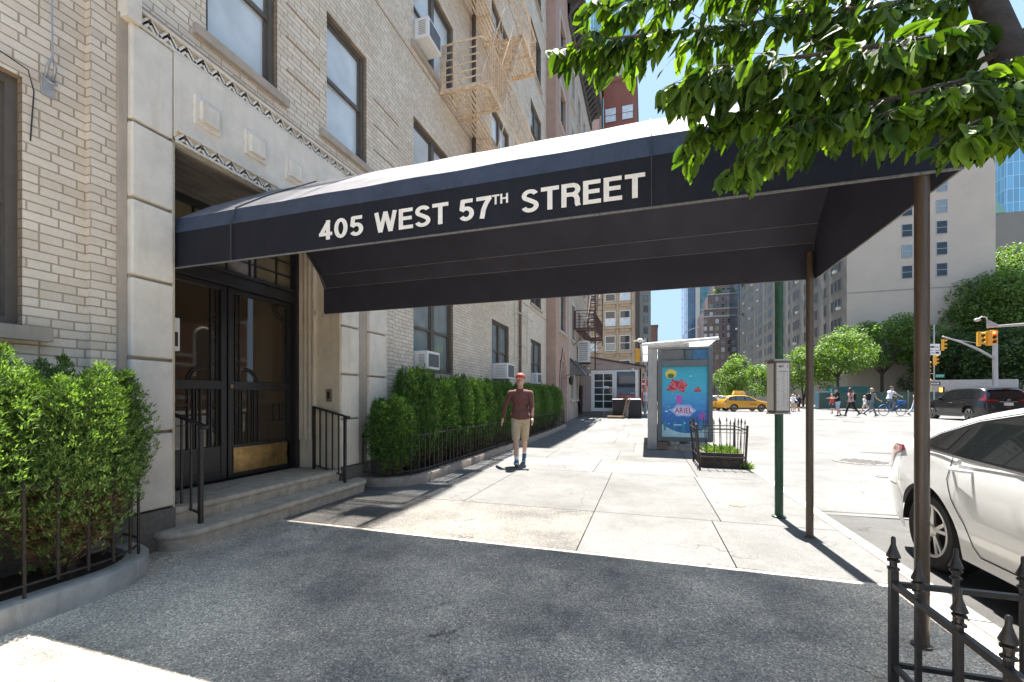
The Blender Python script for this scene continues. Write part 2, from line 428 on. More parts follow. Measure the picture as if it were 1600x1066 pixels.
def concrete(name, col, ns=1.3, spots=True):
    s = NT(name); s.par(.8, .3); v = s.coord()
    c = s.ramp(s.noise(v, ns, 6, .7), [(.3, dim(col, .80)), (.7, dim(col, 1.12))])
    vo = s.n('ShaderNodeTexVoronoi'); vo.inputs['Scale'].default_value = 130; s.l(v, vo.inputs[0])
    se = s.n('ShaderNodeSeparateColor'); s.l(vo.outputs['Color'], se.inputs[0])
    c = s.mix(.35, c, s.ramp(se.outputs[0], [(0, dim(col, .4)), (.5, col), (1, dim(col, 1.5))]))
    if spots:
        g = s.n('ShaderNodeTexVoronoi'); g.inputs['Scale'].default_value = 1.6; s.l(v, g.inputs[0])
        c = s.mix(s.ramp(g.outputs[0], [(.03, (.7, .7, .7)), (.05, (0, 0, 0))]), c, dim(col, .35))
    wv = s.n('ShaderNodeVectorMath', operation='MULTIPLY_ADD'); nz = s.n('ShaderNodeTexNoise'); nz.inputs['Scale'].default_value = 2.2; nz.inputs['Detail'].default_value = 7; s.l(v, nz.inputs[0])
    s.l(nz.outputs[1], wv.inputs[0]); wv.inputs[1].default_value = (1.2, 1.2, 0); s.l(v, wv.inputs[2])
    ck = s.n('ShaderNodeTexVoronoi', feature='DISTANCE_TO_EDGE'); ck.inputs['Scale'].default_value = .38; s.l(wv.outputs[0], ck.inputs[0])
    cf = s.math('MULTIPLY', s.ramp(ck.outputs[0], [(0, (1, 1, 1)), (.0045, (0, 0, 0))]), s.ramp(s.noise(v, .7, 2), [(.48, (0, 0, 0)), (.56, (1, 1, 1))]))
    c = s.mix(s.math('MULTIPLY', cf, .7), c, dim(col, .25))
    c = s.mix(1, c, s.ramp(s.noise(v, .45, 5, .75), [(.34, (.70, .69, .67)), (.55, (1, 1, 1))]), 'MULTIPLY')
    s.setc(c); s.bump(s.noise(v, 160, 4, .7), .35, .003); return s.m
m_conc = concrete('pale_sidewalk_concrete', (.156, .153, .147))
m_conc2 = concrete('grey_sidewalk_concrete', (.138, .135, .129))
m_road = concrete('pale_worn_roadway', (.147, .144, .139), .5)
m_asph = concrete('grey_asphalt', (.085, .082, .079), 1.1)
m_kerb = M('granite_kerb', (.30, .28, .25), .7, .25, 14, .3, 120)
ysr = [-12, -6, 0, 3, 6, 9, 12, 14, 16, 18, 20, 22, 24, 26, 28, 32, 36, 40, 44, 48, 60, 90, 200, 500, 1500]
sheet('ground', [-900, -300, -60, -5, 40, 300, 900], [-300, -60] + ysr, lambda x, y: gz(y)-.30, M('far_ground', (.2, .19, .18), .9))
sheet('road', [1.9, 3.5, 6, 10, 15, 20.3], [-12, -6, 0, 3, 6.16] , lambda x, y: gz(y)-.13, m_asph)
sheet('road', [1.9, 3.5, 6, 10, 15, 20.3], [6.16] + ysr[5:17] , lambda x, y: gz(y)-.13+.06*math.sin(PI*(x-1.9)/18.4), m_road)
sheet('road', [-40, -20, -4, 1.9, 6, 10, 15, 20.3, 40, 80], [32.2, 33, 36, 40, 44, 48, 52], lambda x, y: gz(y)-.13+.02, m_road)
sheet('road', [1.9, 6, 10, 15, 20.3], [52, 60, 90, 200, 600], lambda x, y: gz(y)-.13, m_road)
b = MB()
b.add([(x, y, gz(y)-.13+.06*math.sin(PI*(x-1.9)/18.4)+.006) for x, y in ((5.2, 13.2), (5.9, 13.2), (11.5, 9.4), (11.5, 10.1))], [(0, 1, 3, 2)])
b.add([(x, 6.3+j*.02, gz(6)-.13+.006+.06*math.sin(PI*(x-1.9)/18.4)) for j in (0, 1) for x in (2.0, 3.5, 5)], [(0, 1, 4, 3), (1, 2, 5, 4)])
tag(b.build('asphalt_patch', m_asph), kind='structure')
# sidewalk slabs with real joints
b = MB(); g = .005
def slab(x0, x1, y0, y1, mi):
    b.cur = mi; n = max(1, int((y1-y0)/2)); ys = [y0+g+(y1-y0-2*g)*i/n for i in range(n+1)]; x0 += g; x1 -= g
    for i in range(n):
        a, c = ys[i], ys[i+1]
        b.quad((x0, a, gz(a)), (x1, a, gz(a)), (x1, c, gz(c)), (x0, c, gz(c)))
    for x in (x0, x1): b.quad((x, y0+g, gz(y0)), (x, y1-g, gz(y1)), (x, y1-g, gz(y1)-.03), (x, y0+g, gz(y0)-.03))
    for y in (y0+g, y1-g): b.quad((x0, y, gz(y)), (x1, y, gz(y)), (x1, y, gz(y)-.03), (x0, y, gz(y)-.03))
slab(-4.6, 1.79, -12, 3.63, 0)
slab(-4.6, -.57, 3.63, 4.95, 3); slab(-.57, .66, 3.63, 4.95, 1); slab(.66, 1.79, 3.63, 4.95, 1)
slab(-4.6, -2.2, 4.95, 7.6, 2); slab(-2.2, -.57, 4.95, 7.6, 2); slab(-.57, .75, 4.95, 7.6, 2); slab(.75, 1.79, 4.95, 7.6, 1)
y = 7.6; k = 0
while y < 32:
    h = [1.6, 1.5, 2.0, 1.6][k % 4]; xs = [-4.6, -3.0 + .9*(k % 2), -.9+.3*(k % 3), .8, 1.79]
    for i in range(4): slab(xs[i], xs[i+1], y, min(32.2, y+h), 1 + ((i+k) % 3 == 0))
    y += h; k += 1
tag(b.build('sidewalk', [m_aggr, m_conc, m_conc2, m_aggr2]), kind='structure')
ys2 = [-12, 0, 4, 8, 12] + list(range(14, 33, 2)) + [32.2]
sheet('sidewalk_bed', [-4.7, 1.8], ys2, lambda x, y: gz(y)-.02, M('joint_dirt', (.10, .085, .07), .95))
b = MB(); y = -12
while y < 32:
    y1 = min(32.2, y+1.52)
    b.hexa([(1.8, y+.004, gz(y)-.3), (1.93, y+.004, gz(y)-.3), (1.93, y1-.004, gz(y1)-.3), (1.8, y1-.004, gz(y1)-.3), (1.8, y+.004, gz(y)+.002), (1.92, y+.004, gz(y)-.002), (1.92, y1-.004, gz(y1)-.002), (1.8, y1-.004, gz(y1)+.002)]); y = y1
tag(b.build('kerb', m_kerb, bevel=.012), kind='structure')
b = MB()
for i in range(60):
    yy = 4.2+.25*i; w = random.uniform(.03, .10); b.quad((1.935, yy, -.126+gz(yy)), (1.935+w, yy+.02, -.126+gz(yy)), (1.935+random.uniform(.02, .1), yy+.25, -.126+gz(yy)), (1.935, yy+.25, -.126+gz(yy)))
tag(b.build('gutter_dirt', m_soil), kind='stuff')
# far side pavement and kerb
sheet('far_pavement', [20.5, 23, 26.5], [-12, 0, 8, 14, 18, 22, 26, 30, 32.5], lambda x, y: gz(y)+.02, m_conc)
sheet('far_pavement', [20.5, 26, 32], [52.5, 60, 78, 200, 400], lambda x, y: gz(y)+.02, m_conc)
sheet('plaza', [20.5, 40, 90], [52.5, 60, 78], lambda x, y: gz(y)+.024, m_conc)
sheet('far_pavement', [-30, -10, 1.8], [52.5, 60, 200, 400], lambda x, y: gz(y)+.02, m_conc)
b = MB(); b.box(20.3, 20.5, 52.3, 300, -.25, .056); b.box(20.3, 20.5, -12, 32.5, -.2, .03); b.box(20.3, 90, 52.3, 52.5, -.3, .05); b.box(1.6, 1.8, 52.3, 300, -.3, .05); b.box(-30, 1.6, 52.3, 52.5, -.3, .05)
tag(b.build('far_kerb', m_kerb), kind='structure')
# manhole
c0 = (4.57, 11.3); z0 = gz(11.3)-.13+.06*math.sin(PI*2.67/18.4)
b = MB(); b.lathe([(.57, -.02), (.57, .006), (.50, .010), (.49, .004)], (c0[0], c0[1], z0), 40)
for i in range(9):
    for j in range(9):
        x, y = (i-4)*.105, (j-4)*.105
        if x*x+y*y < .43**2: b.box(c0[0]+x-.03, c0[0]+x+.03, c0[1]+y-.03, c0[1]+y+.03, z0, z0+.014)
tag(b.build('manhole_cover', M('cast_iron_cover', (.13, .12, .11), .55, .3, 20)), 'round cast iron manhole cover set in the bright roadway', 'manhole cover')
for (px_, py_s, d_, lab) in ((1292, 656, 22.5, 'small dark manhole cover in the far roadway just right of the farther canopy pole'), (1333, 660, 20.5, 'small dark manhole cover in the far roadway nearer the pedestrians'), (1378, 746, 7.6, 'tiny dark valve cover in the roadway beside the white car')):
    q = P(px_, 622, d_); zq = gz(q.y)-.13+.06*math.sin(PI*(q.x-1.9)/18.4)+.004; r_ = .42 if d_ > 10 else .09
    b = MB(); b.lathe([(r_, -.01), (r_, .006), (r_*.85, .010), (r_*.82, .005)], (q.x, q.y, zq), 28); tag(b.build('manhole_cover', MATS['cast_iron_cover']), lab, 'manhole cover')
b = MB(); b.lathe([(.09, 0), (.09, .006)], (1.05, 5.75, 0), 20); b.lathe([(.05, .006), (.05, .009)], (1.05, 5.75, 0), 12)
tag(b.build('utility_cap', M('rusty_cap', (.2, .14, .10), .7)), 'small round metal cap let into the sidewalk near the green pole', 'utility cap')
# ================================================================ apartment building at the left
BX = -4.12
apt = thing('apartment_building', 'pale brick apartment building with a cast stone doorway behind the dark blue canopy', 'building', (BX, 0, 0))
F = FX(BX)
wins = []   # (y0,y1,z0,z1,double,glass)
def row(y0, y1, dbl, floors, gl=(0, 1, 2, 1, 0, 2)):
    for k in floors:
        z0 = 1.80 if k == 0 else 4.88+3.0*(k-1); z1 = 3.52 if k == 0 else z0+1.66
        wins.append((y0, y1, z0, z1, dbl, gl[k % 6]))
row(.55, 1.80, 1, [0, 1]); row(3.09, 3.94, 0, [1, 2], (0, 0, 0, 1, 1, 1)); row(4.75, 5.61, 0, [1, 2, 3], (0, 0, 0, 2, 1, 1))
row(7.0, 8.7, 1, range(6), (2, 0, 0, 2, 0, 2)); row(11.2, 12.75, 1, range(6), (2, 2, 0, 0, 1, 2)); row(15.4, 17.05, 1, range(6), (2, 1, 2, 2, 1, 0))
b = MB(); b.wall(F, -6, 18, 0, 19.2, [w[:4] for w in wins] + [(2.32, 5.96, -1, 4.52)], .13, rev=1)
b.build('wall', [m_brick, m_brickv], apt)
b = MB(); b.box(-20, BX-.20, 6.2, 18, 0, 19.2); b.box(-20, BX-.002, 17.9, 17.998, 0, 19.2); b.build('wall', m_brickb, apt)
b = MB(); b.box(-20, -5.3, -6, 6.3, 0, 19.25); b.box(-20, BX-.02, -6, 18.0, 19.2, 20.0); b.build('roof', m_brickb, apt)
b = MB(); b.box(-4.3, -4.06, 2.15, 2.316, 0, 19.0); b.box(-4.3, -4.07, 5.965, 6.30, 0, 4.72)  # brick piers beside the doorway
build_each(b, 'brick_pier', m_brick, apt)
b = MB(); b.box(-4.2, -4.085, -6, 2.14, 0, .42); b.box(-4.2, -4.085, 6.31, 17.99, 0, .42); build_each(b, 'stone_base', m_granite, apt)
b = MB()
for z in (4.80, 7.80, 10.8, 13.8, 16.8):
    for y0, y1 in ((2.96, 4.07), (4.62, 5.74), (6.9, 8.8), (11.1, 12.85), (15.3, 17.15)): b.box(-4.2, -4.065, y0, y1, z-.03, z+.065)
for y0, y1 in ((.4, 1.93), (6.9, 8.8), (11.1, 12.85), (15.3, 17.15)): b.box(-4.2, -4.05, y0, y1, 1.70, 1.795)
build_each(b, 'window_sill', stone_mat('sill_stone', (.42, .36, .29), (.25, .18, .13)), apt)
b = MB()
for k in range(1, 6):
    for dz in (.35, .75, 1.15):
        z = 4.88+3*(k-1)+dz
        for y0, y1 in ((4.07, 4.62), (5.8, 6.5), (9.0, 9.55), (10.3, 10.95), (13.1, 13.7), (14.6, 15.2)): b.box(-4.2, -4.112, y0, y1, z, z+.022)
    z = 4.88+3*(k-1)-.26; b.box(-4.2, -4.108, 2.4, 17.9, z, z+.03)
b.build('projecting_brick_course', M('tan_brick_course', (.40, .30, .21), .85, .2, 20), apt)
panes = (m_glassb, m_glass, m_glassc)
def window(par, F, y0, y1, z0, z1, dbl, gl, n=-.13, fm=None, name='window'):
    fm = fm or m_frame; b = MB(); g = MB()
    b.fbox(F, y0, y0+.06, z0, z1, n, n+.075); b.fbox(F, y1-.06, y1, z0, z1, n, n+.075)
    b.fbox(F, y0+.06, y1-.06, z1-.06, z1, n, n+.073); b.fbox(F, y0+.06, y1-.06, z0, z0+.06, n, n+.073)
    cells = [(y0+.06, y1-.06)]
    if dbl:
        m = (y0+y1)/2; b.fbox(F, m-.06, m+.06, z0+.06, z1-.06, n, n+.071); cells = [(y0+.06, m-.06), (m+.06, y1-.06)]
    zm = (z0+z1)/2
    for a, c in cells:
        b.fbox(F, a, c, zm-.025, zm+.025, n, n+.052)
        for p, q in ((a, a+.035), (c-.035, c)): b.fbox(F, p, q, z0+.06, zm-.025, n, n+.03); b.fbox(F, p, q, zm+.025, z1-.06, n, n+.045)
        b.fbox(F, a+.035, c-.035, z0+.06, z0+.10, n, n+.03); b.fbox(F, a+.035, c-.035, z1-.10, z1-.06, n, n+.045)
        for u0, u1, v0, v1, e in ((a+.035, c-.035, z0+.1, zm-.025, .008), (a+.035, c-.035, zm+.025, z1-.1, .022)):
            g.fbox(F, u0, u1, v0, v1, n+e-.02, n+e)
    w = b.build(name, fm, par); g.build('pane', panes[gl], w); return w
for w in wins: window(apt, F, *w)
# ---- doorway surround: blocks, frieze, chevron bands, square bosses
SX = -3.98; b = MB()
b.box(-4.3, -4.03, 2.317, 2.372, .34, 4.40)          # narrow strip left of the blocks
b.box(-4.3, -4.03, 5.26, 5.50, .34, 3.57)
blocks = [.34, 1.01, 1.63, 2.30, 2.94, 3.57]
b2 = MB()
for (y0, y1) in ((2.375, 2.70), (4.88, 5.25), (5.50, 5.955)):
    for i in range(5):
        b2.box(-4.75 if y0 < 5.4 else -4.3, SX, y0, y1, blocks[i]+.012, blocks[i+1]-.014)
b.box(-4.72, -4.03, 2.38, 2.693, .34, 3.57); b.box(-4.72, -4.03, 4.888, 5.245, .34, 3.57); b.box(-4.2, -4.03, 5.505, 5.95, .34, 3.57)
b2.box(-4.3, SX-.006, 2.377, 2.70, 3.585, 4.36)
build_each(b, 'pilaster_core', MATS['sill_stone'], apt)
build_each(b2, 'stone_block', m_stone, apt, bevel=.015)
b = MB(); b.box(-4.3, SX-.002, 2.706, 5.95, 3.62, 4.37); fr = b.build('stone_frieze', m_stone, apt, bevel=.004)
b = MB(); b.box(-4.32, SX-.03, 2.34, 5.955, 4.371, 4.52)
b.box(-4.3, SX-.03, 2.702, 4.88, 3.562, 3.619); build_each(b, 'grimy_band', stone_mat('grimy_stone', (.58, .52, .42), (.34, .27, .19)), fr)
b = MB()
for i in range(6):
    y = 3.0+.52*i
    if y > 5.9: break
    b.box(-4.0, SX+.020, y-.13, y+.13, 3.84, 4.10); b.box(-4.0, SX+.055, y-.09, y+.09, 3.88, 4.06)
build_each(b, 'square_boss', m_stone, fr, bevel=.010)
b = MB()
def chev(z0, z1, ya, yb, x, st=.15):
    y = ya
    while y < yb:
        for a in (.0, .028):
            b.bar((x, y+a, z0+.012), (x, y+st/2+a*.0, z1-.012-a), .034, .013, up=(1, 0, 0)); b.bar((x, y+st/2, z1-.012-a), (x, y+st-a, z0+.012), .034, .013, up=(1, 0, 0))
        y += st
    b.box(x-.01, x+.02, ya, yb, z1-.012, z1+.014); b.box(x-.01, x+.012, ya, yb, z0-.012, z0+.006)
chev(4.385, 4.505, 2.44, 5.95, SX-.016); chev(3.575, 3.68, 2.71, 4.87, SX+.010)
b.box(-4.1, SX+.03, 2.325, 2.43, 4.36, 4.56)
b.build('chevron_band', m_stone, fr)
b = MB()
for y0, y1 in ((2.25, 2.70), (4.88, 5.30), (5.49, 5.965)): b.box(-4.72, -3.955, y0, y1, 0, .338)
b.box(-4.3, -4.0, 5.30, 5.49, 0, .335)
build_each(b, 'granite_plinth', m_granite, apt, bevel=.008)
# recess: side linings with flutes, soffit, door
m_lin = stone_mat('cream_recess_stone', (.66, .56, .41), (.33, .25, .16)); b = MB()
b.box(-4.37, -4.0, 4.86, 4.879, .33, 3.56)
for i in range(5):
    y = 4.845; b.tube([(-4.41-.075*i, y, .72), (-4.41-.075*i, y, 3.56)], .036, 10)
b.box(-4.76, -4.37, 4.83, 4.88, .33, .72); b.box(-4.76, -4.37, 4.86, 4.88, .72, 3.56)
for i in range(5): b.tube([(-4.41-.075*i, 2.735, .72), (-4.41-.075*i, 2.735, 3.56)], .036, 10)
b.box(-4.76, -4.0, 2.70, 2.72, .33, 3.56)
build_each(b, 'fluted_lining', m_lin, apt, smooth=R(50))
b = MB()
for i in range(7): b.box(-4.74+.10*i, -4.66+.10*i, 2.72, 4.86, 3.47-.0+.012*i, 3.60)
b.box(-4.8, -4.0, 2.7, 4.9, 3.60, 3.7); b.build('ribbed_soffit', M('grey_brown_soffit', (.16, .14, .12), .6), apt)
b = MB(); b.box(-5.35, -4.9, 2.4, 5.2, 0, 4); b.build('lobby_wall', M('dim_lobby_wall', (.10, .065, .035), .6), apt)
DX = -4.75; Fd = FX(DX)
b = MB()
b.fbox(Fd, 2.72, 2.86, .32, 3.5, -.06, .06); b.fbox(Fd, 4.76, 4.86, .32, 3.5, -.06, .10); b.fbox(Fd, 2.86, 4.76, 2.62, 2.76, -.06, .06); b.fbox(Fd, 2.86, 4.76, 3.40, 3.5, -.06, .055)
b.fbox(Fd, 2.86, 4.76, 2.76, 2.80, -.03, .09)
fr = b.build('door_frame', m_dark, apt, bevel=.004)
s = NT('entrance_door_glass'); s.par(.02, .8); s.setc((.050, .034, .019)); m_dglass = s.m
s.p.inputs['Transmission Weight'].default_value = .0
m_brass = M('scuffed_brass', (.42, .28, .12), .33, .45, 9, .15, 80, metal=.9, streak=.3, dirt=(.12, .08, .04))
b = MB(); b.fbox(Fd, 2.86, 4.76, 2.80, 3.40, -.02, 0); b.build('transom_glass', M('amber_transom_glass', (.15, .12, .07), .12, .3, 3, spec=.9), fr)
b = MB()
for u in (3.1, 3.42, 3.50, 3.81, 4.12, 4.20, 4.52): b.fbox(Fd, u-.009, u+.009, 2.8, 3.4, .0, .02)
for v in (2.98, 3.16): b.fbox(Fd, 2.86, 4.76, v-.008, v+.008, .0, .018)
b.build('transom_grille', m_dark, fr)
for k, (y0, y1) in enumerate(((2.865, 3.80), (3.82, 4.755))):
    b = MB(); st = .07
    b.fbox(Fd, y0, y0+st, .345, 2.615, -.04, .02); b.fbox(Fd, y1-st, y1, .345, 2.615, -.04, .02)
    b.fbox(Fd, y0+st, y1-st, 2.56, 2.615, -.04, .018); b.fbox(Fd, y0+st, y1-st, .345, .44, -.04, .018); b.fbox(Fd, y0+st, y1-st, 1.40, 1.50, -.04, .018); b.fbox(Fd, y0+st, y1-st, .44, .74, -.04, .012)
    d = b.build('door', m_dark, apt, bevel=.004)
    b = MB(); b.fbox(Fd, y0+st, y1-st, .74, 1.40, -.03, -.02); b.fbox(Fd, y0+st, y1-st, 1.50, 2.56, -.03, -.02); b.build('glass', m_dglass, d)
    b = MB(); b.fbox(Fd, y0+.05, y1-.03, .40, .70, .013, .020)
    if k: b.build('kick_plate', m_brass, d)
    g = MB(); s_ = 1 if k == 0 else -1; e = y1-st if k == 0 else y0+st     # the meeting edge
    def U(t): return e - s_*t
    def vb(t, z0, z1, w=.012): g.fbox(Fd, min(U(t-w/2), U(t+w/2)), max(U(t-w/2), U(t+w/2)), z0, z1, -.02, .0)
    vb(.10, .74, 2.56, .016); vb(.13, .74, 1.40); 
    for t in (.22, .27, .30, .36): vb(t, .74, 1.42)
    for t in (.04,): vb(t, .74, 2.56, .008)
    for z in (.95, 1.18, 1.72, 1.98, 2.24):
        g.tube([Fd(U(.062)+.034*math.cos(a), z+.034*math.sin(a), -.01) for a in np.linspace(0, 2*PI, 13)], .006, 5, False)
    for r in (.18, .21):
        g.tube([Fd(U(.16+r*math.sin(a)), 1.50+r*math.cos(a)*.9-.02, -.01) for a in np.linspace(0, PI/2, 9)], .008, 5)
    for z in (1.0, 1.22): g.fbox(Fd, min(U(.36), U(.78)), max(U(.36), U(.78)), z-.006, z+.006, -.02, 0)
    for t in (.6, .7): vb(t, 1.0, 1.22)
    for r in (.16, .22):
        g.tube([Fd(U(.80-r*math.sin(a)), 2.56-r*math.cos(a), -.01) for a in np.linspace(0, PI/2, 9)], .008, 5)
    for a in (.4, .8, 1.2): g.bar(Fd(U(.80-.16*math.sin(a)), 2.56-.16*math.cos(a), -.01), Fd(U(.80-.22*math.sin(a)), 2.56-.22*math.cos(a), -.01), .007)
    g.build('grille', m_dark, d)
    if k: b = MB(); b.lathe([(.022, .02), (.022, .035), (.008, .04)], (DX, y0+.035, 1.44), 14, 'x'); b.build('lock', m_brass, d)
# intercom plate on the left reveal, bell plate on the right reveal
b = MB(); b.box(-4.17, -4.08, 2.70, 2.82, 1.73, 2.03); o = b.build('intercom_panel', m_white, bevel=.006)
tag(o, 'white plastic intercom panel fixed inside the left of the stone doorway', 'intercom')
b = MB(); b.box(-4.082, -4.076, 2.745, 2.80, 1.77, 1.90); b.build('speaker_slot', m_dark, o)
b = MB(); b.box(-4.21, -4.12, 4.835, 4.859, 1.25, 1.42); o = b.build('bell_plate', M('tarnished_bell_plate', (.3, .25, .18), .4, metal=.5), bevel=.004)
tag(o, 'small tarnished bell plate on the right side of the stone doorway recess', 'doorbell')
b = MB(); b.box(-4.185, -4.145, 4.83, 4.836, 1.29, 1.38); b.build('button', m_dark, o)
# steps
def step(b, y0, y1, xf, xb, z0, z1, r=.30, lip=.02):
    pts = []
    for x, y, a0, a1 in ((xf-r, y0+r, -PI/2, 0), (xf-r, y1-r, 0, PI/2)):
        for i in range(9):
            a = a0+(a1-a0)*i/8; pts.append((x+r*math.cos(a), y+r*math.sin(a)))
    pts = [(xb, y0)] + pts + [(xb, y1)]
    cx, cy = (xf+xb)/2-.1, (y0+y1)/2
    rings = []
    for off, z in ((-lip-.012, z0), (-lip, z1-.07), (0, z1-.055), (.004, z1-.03), (-.006, z1-.008), (-.028, z1)):
        q = []
        for i, (x, y) in enumerate(pts):
            if i == 0: q.append((xb, y0-off, z)); continue
            if i == len(pts)-1: q.append((xb, y1+off, z)); continue
            c = (xf-r, y0+r) if i <= 9 else (xf-r, y1-r); dx, dy = x-c[0], y-c[1]; l = math.hypot(dx, dy)
            q.append((x+dx/l*off, y+dy/l*off, z))
        rings.append(q)
    n = len(pts); vs = [p for q in rings for p in q]
    fs = [(i*n+j, i*n+(j+1) % n, (i+1)*n+(j+1) % n, (i+1)*n+j) for i in range(len(rings)-1) for j in range(n)] + [tuple((len(rings)-1)*n+j for j in range(n))]
    b.add(vs, fs)
b = MB(); step(b, 2.52, 5.20, -3.70, -4.5, 0, .165, .24); lo = b.build('step', m_step, apt, smooth=R(45))
b = MB(); step(b, 2.69, 4.89, -3.985, -4.85, .165, .325, .03); b.build('step', m_step, apt, smooth=R(45))
b = MB(); b.box(-4.95, -4.70, 2.7, 4.88, .30, .335); b.build('threshold', m_dark, apt)
# drain pipes and conduits fixed to the wall
b = MB(); b.tube([(-4.04, 9.72, 4.0), (-4.04, 9.72, 19)], .05, 10)
for z in (5, 8, 11, 14, 17): b.lathe([(.06, -.03), (.06, .03)], (-4.04, 9.72, z), 10)
tag(b.build('drain_pipe', M('dark_brown_pipe', (.06, .04, .03), .6), smooth=R(40)), 'dark brown drain pipe running up the brick wall beside the cream fire escape', 'drain pipe')
b = MB(); b.tube([(-4.05, 13.8, .5), (-4.05, 13.8, 4.7)], .045, 10); b.lathe([(.055, 0), (.055, .06)], (-4.05, 13.8, 3.0), 10)
tag(b.build('drain_pipe', M('brown_pipe', (.15, .09, .06), .6), smooth=R(40)), 'brown drain pipe on the brick wall between two ground floor windows', 'drain pipe')
b = MB()
for y in (13.2, 14.7): b.tube([(-4.06, y, 2.5), (-4.06, y, 4.4)], .014, 6)
for z in (2.6, 3.1, 3.9): b.tube([(-4.06, 13.2, z), (-4.06, 14.7, z)], .010, 6)
b.tube([(-4.06, 13.0, 3.95), (-3.9, 13.0, 4.05), (-3.9, 14.9, 4.05)], .02, 6)
tag(b.build('conduit_rack', M('cream_conduit', (.50, .44, .34), .6)), 'thin cream conduits crossing the brick wall above the hedge', 'conduit')
# cable anchor at top left
an = thing('cable_anchor', 'galvanised shackle and cable bolted to the brick high beside the left window', 'cable anchor', (-4.1, 1.93, 3.55))
b = MB(); b.box(-4.12, -4.105, 1.89, 1.96, 3.47, 3.62); b.build('plate', m_grey, an, bevel=.004)
b = MB(); b.tube([(-4.10+.05*math.sin(a), 1.93+.03*math.cos(a), 3.64-.05*math.cos(a*.0)+.045*math.cos(a+PI/2)) for a in np.linspace(0, 2*PI, 15)], .008, 6)
b.tube([(-4.10, 1.93-.02, 3.6), (-4.07, 1.91, 3.68), (-4.06, 1.93, 3.74), (-4.07, 1.95, 3.68), (-4.10, 1.95, 3.6)], .010, 6); b.build('shackle', m_grey, an, smooth=True)
b = MB(); b.tube([(-4.06, 1.93, 3.72), (-4.07, 1.93, 4.2), (-4.08, 1.92, 5.2)], .006, 6); b.build('cable', m_grey, an)
b = MB(); b.tube([(-4.10, .9, 3.66), (-4.09, 1.3, 3.63), (-4.09, 1.6, 3.62), (-4.1, 1.82, 3.58), (-4.1, 1.85, 3.45), (-4.12, 1.84, 3.1)], .004, 6)
tag(b.build('wall_cable', m_dark), 'loose black cable looping over the left ground floor window', 'cable')
# handrails
def handrail(yc, xf, xr, zf, zr, label):
    t = thing('handrail', label, 'handrail', (xf, yc, .165), 'black iron handrails beside the entrance steps')
    b = MB(); b.bar((xf, yc, .165), (xf, yc, zf), .034); b.build('post', m_dark, t, bevel=.003)
    b = MB(); b.bar((xr, yc, .325), (xr, yc, zr), .034); b.build('post', m_dark, t, bevel=.003)
    b = MB(); b.bar((xr-.01, yc, zr), (xf+.03, yc, zf), .045, .022); b.lathe([(.02, -.03), (.024, 0), (.02, .03)], (xf+.05, yc, zf-.012), 12, 'y'); b.bar((xr, yc, .385), (xf, yc, .255), .024, .014); build_each(b, 'rail', m_dark, t, bevel=.003)
    b = MB()
    for i in range(1, 5): k = i/5; x = xf+(xr-xf)*k; b.bar((x, yc, .255+.13*k), (x, yc, zf+(zr-zf)*k-.01), .015)
    b.build('baluster', m_dark, t)
handrail(2.84, -3.85, -4.45, 1.05, 1.22, 'black iron handrail at the near left end of the entrance steps')
handrail(4.78, -3.85, -4.36, 1.05, 1.18, 'black iron handrail at the far end of the entrance steps, against fluted stone')

# ================================================================ entrance canopy
CX0, CX1, CY0, CY1, CZ = -4.10, 1.52, 2.735, 4.69, 2.46
can = thing('entrance_canopy', 'long dark blue fabric canopy lettered with the street address above the sidewalk', 'canopy', (1.38, 3.7, 0))
def fabric(name, col, rough, topc):
    s = NT(name); s.par(rough, .25); v = s.coord()
    sp = s.n('ShaderNodeSeparateXYZ'); s.l(v, sp.inputs[0])
    c = s.ramp(s.noise(v, 5, 5, .7), [(.3, dim(col, .8)), (.7, dim(col, 1.3))])
    spk = s.n('ShaderNodeTexNoise'); spk.inputs['Scale'].default_value = 210; spk.inputs['Detail'].default_value = 3; s.l(v, spk.inputs[0])
    c = s.mix(s.ramp(spk.outputs[0], [(.56, (0, 0, 0)), (.74, (.55, .55, .55))]), c, topc)
    mp = s.n('ShaderNodeMapping'); mp.inputs['Scale'].default_value = (1, 1, .06); s.l(v, mp.inputs[0])
    c = s.mix(s.ramp(s.noise(mp.outputs[0], 38, 5, .75), [(.52, (0, 0, 0)), (.78, (.55, .55, .55))]), c, (.030, .021, .014))
    s.setc(c); mw = s.n('ShaderNodeMapping'); mw.inputs['Scale'].default_value = (2.2, .6, 1.2); s.l(v, mw.inputs[0])
    s.bump(s.math('ADD', s.math('MULTIPLY', s.noise(v, 420, 2), .03), s.noise(mw.outputs[0], 2.4, 3, .5)), .16, .02)
    s.p.inputs['Sheen Weight'].default_value = .0; s.p.inputs['Sheen Roughness'].default_value = .4
    return s.m
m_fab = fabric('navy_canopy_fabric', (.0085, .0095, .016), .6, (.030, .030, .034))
m_fabt = fabric('sunlit_canopy_top', (.165, .157, .165), .8, (.24, .23, .23))  # sun glare on the navy fabric, put into a pale base colour
m_fabf = fabric('mid_blue_canopy_fabric', (.042, .056, .088), .5, (.15, .155, .165))  # lower slopes in a lighter blue than the valance
m_fabi = M('dark_canopy_lining', (.031, .030, .047), .8, .25, 3)
prof = [(CY0, CZ), (CY0, 2.775), (CY0+.048, 2.925), (CY0+.36, 3.17), ((CY0+CY1)/2, 3.60), (CY1-.36, 3.17), (CY1-.09, 2.925), (CY1, 2.775), (CY1, CZ-.035)]
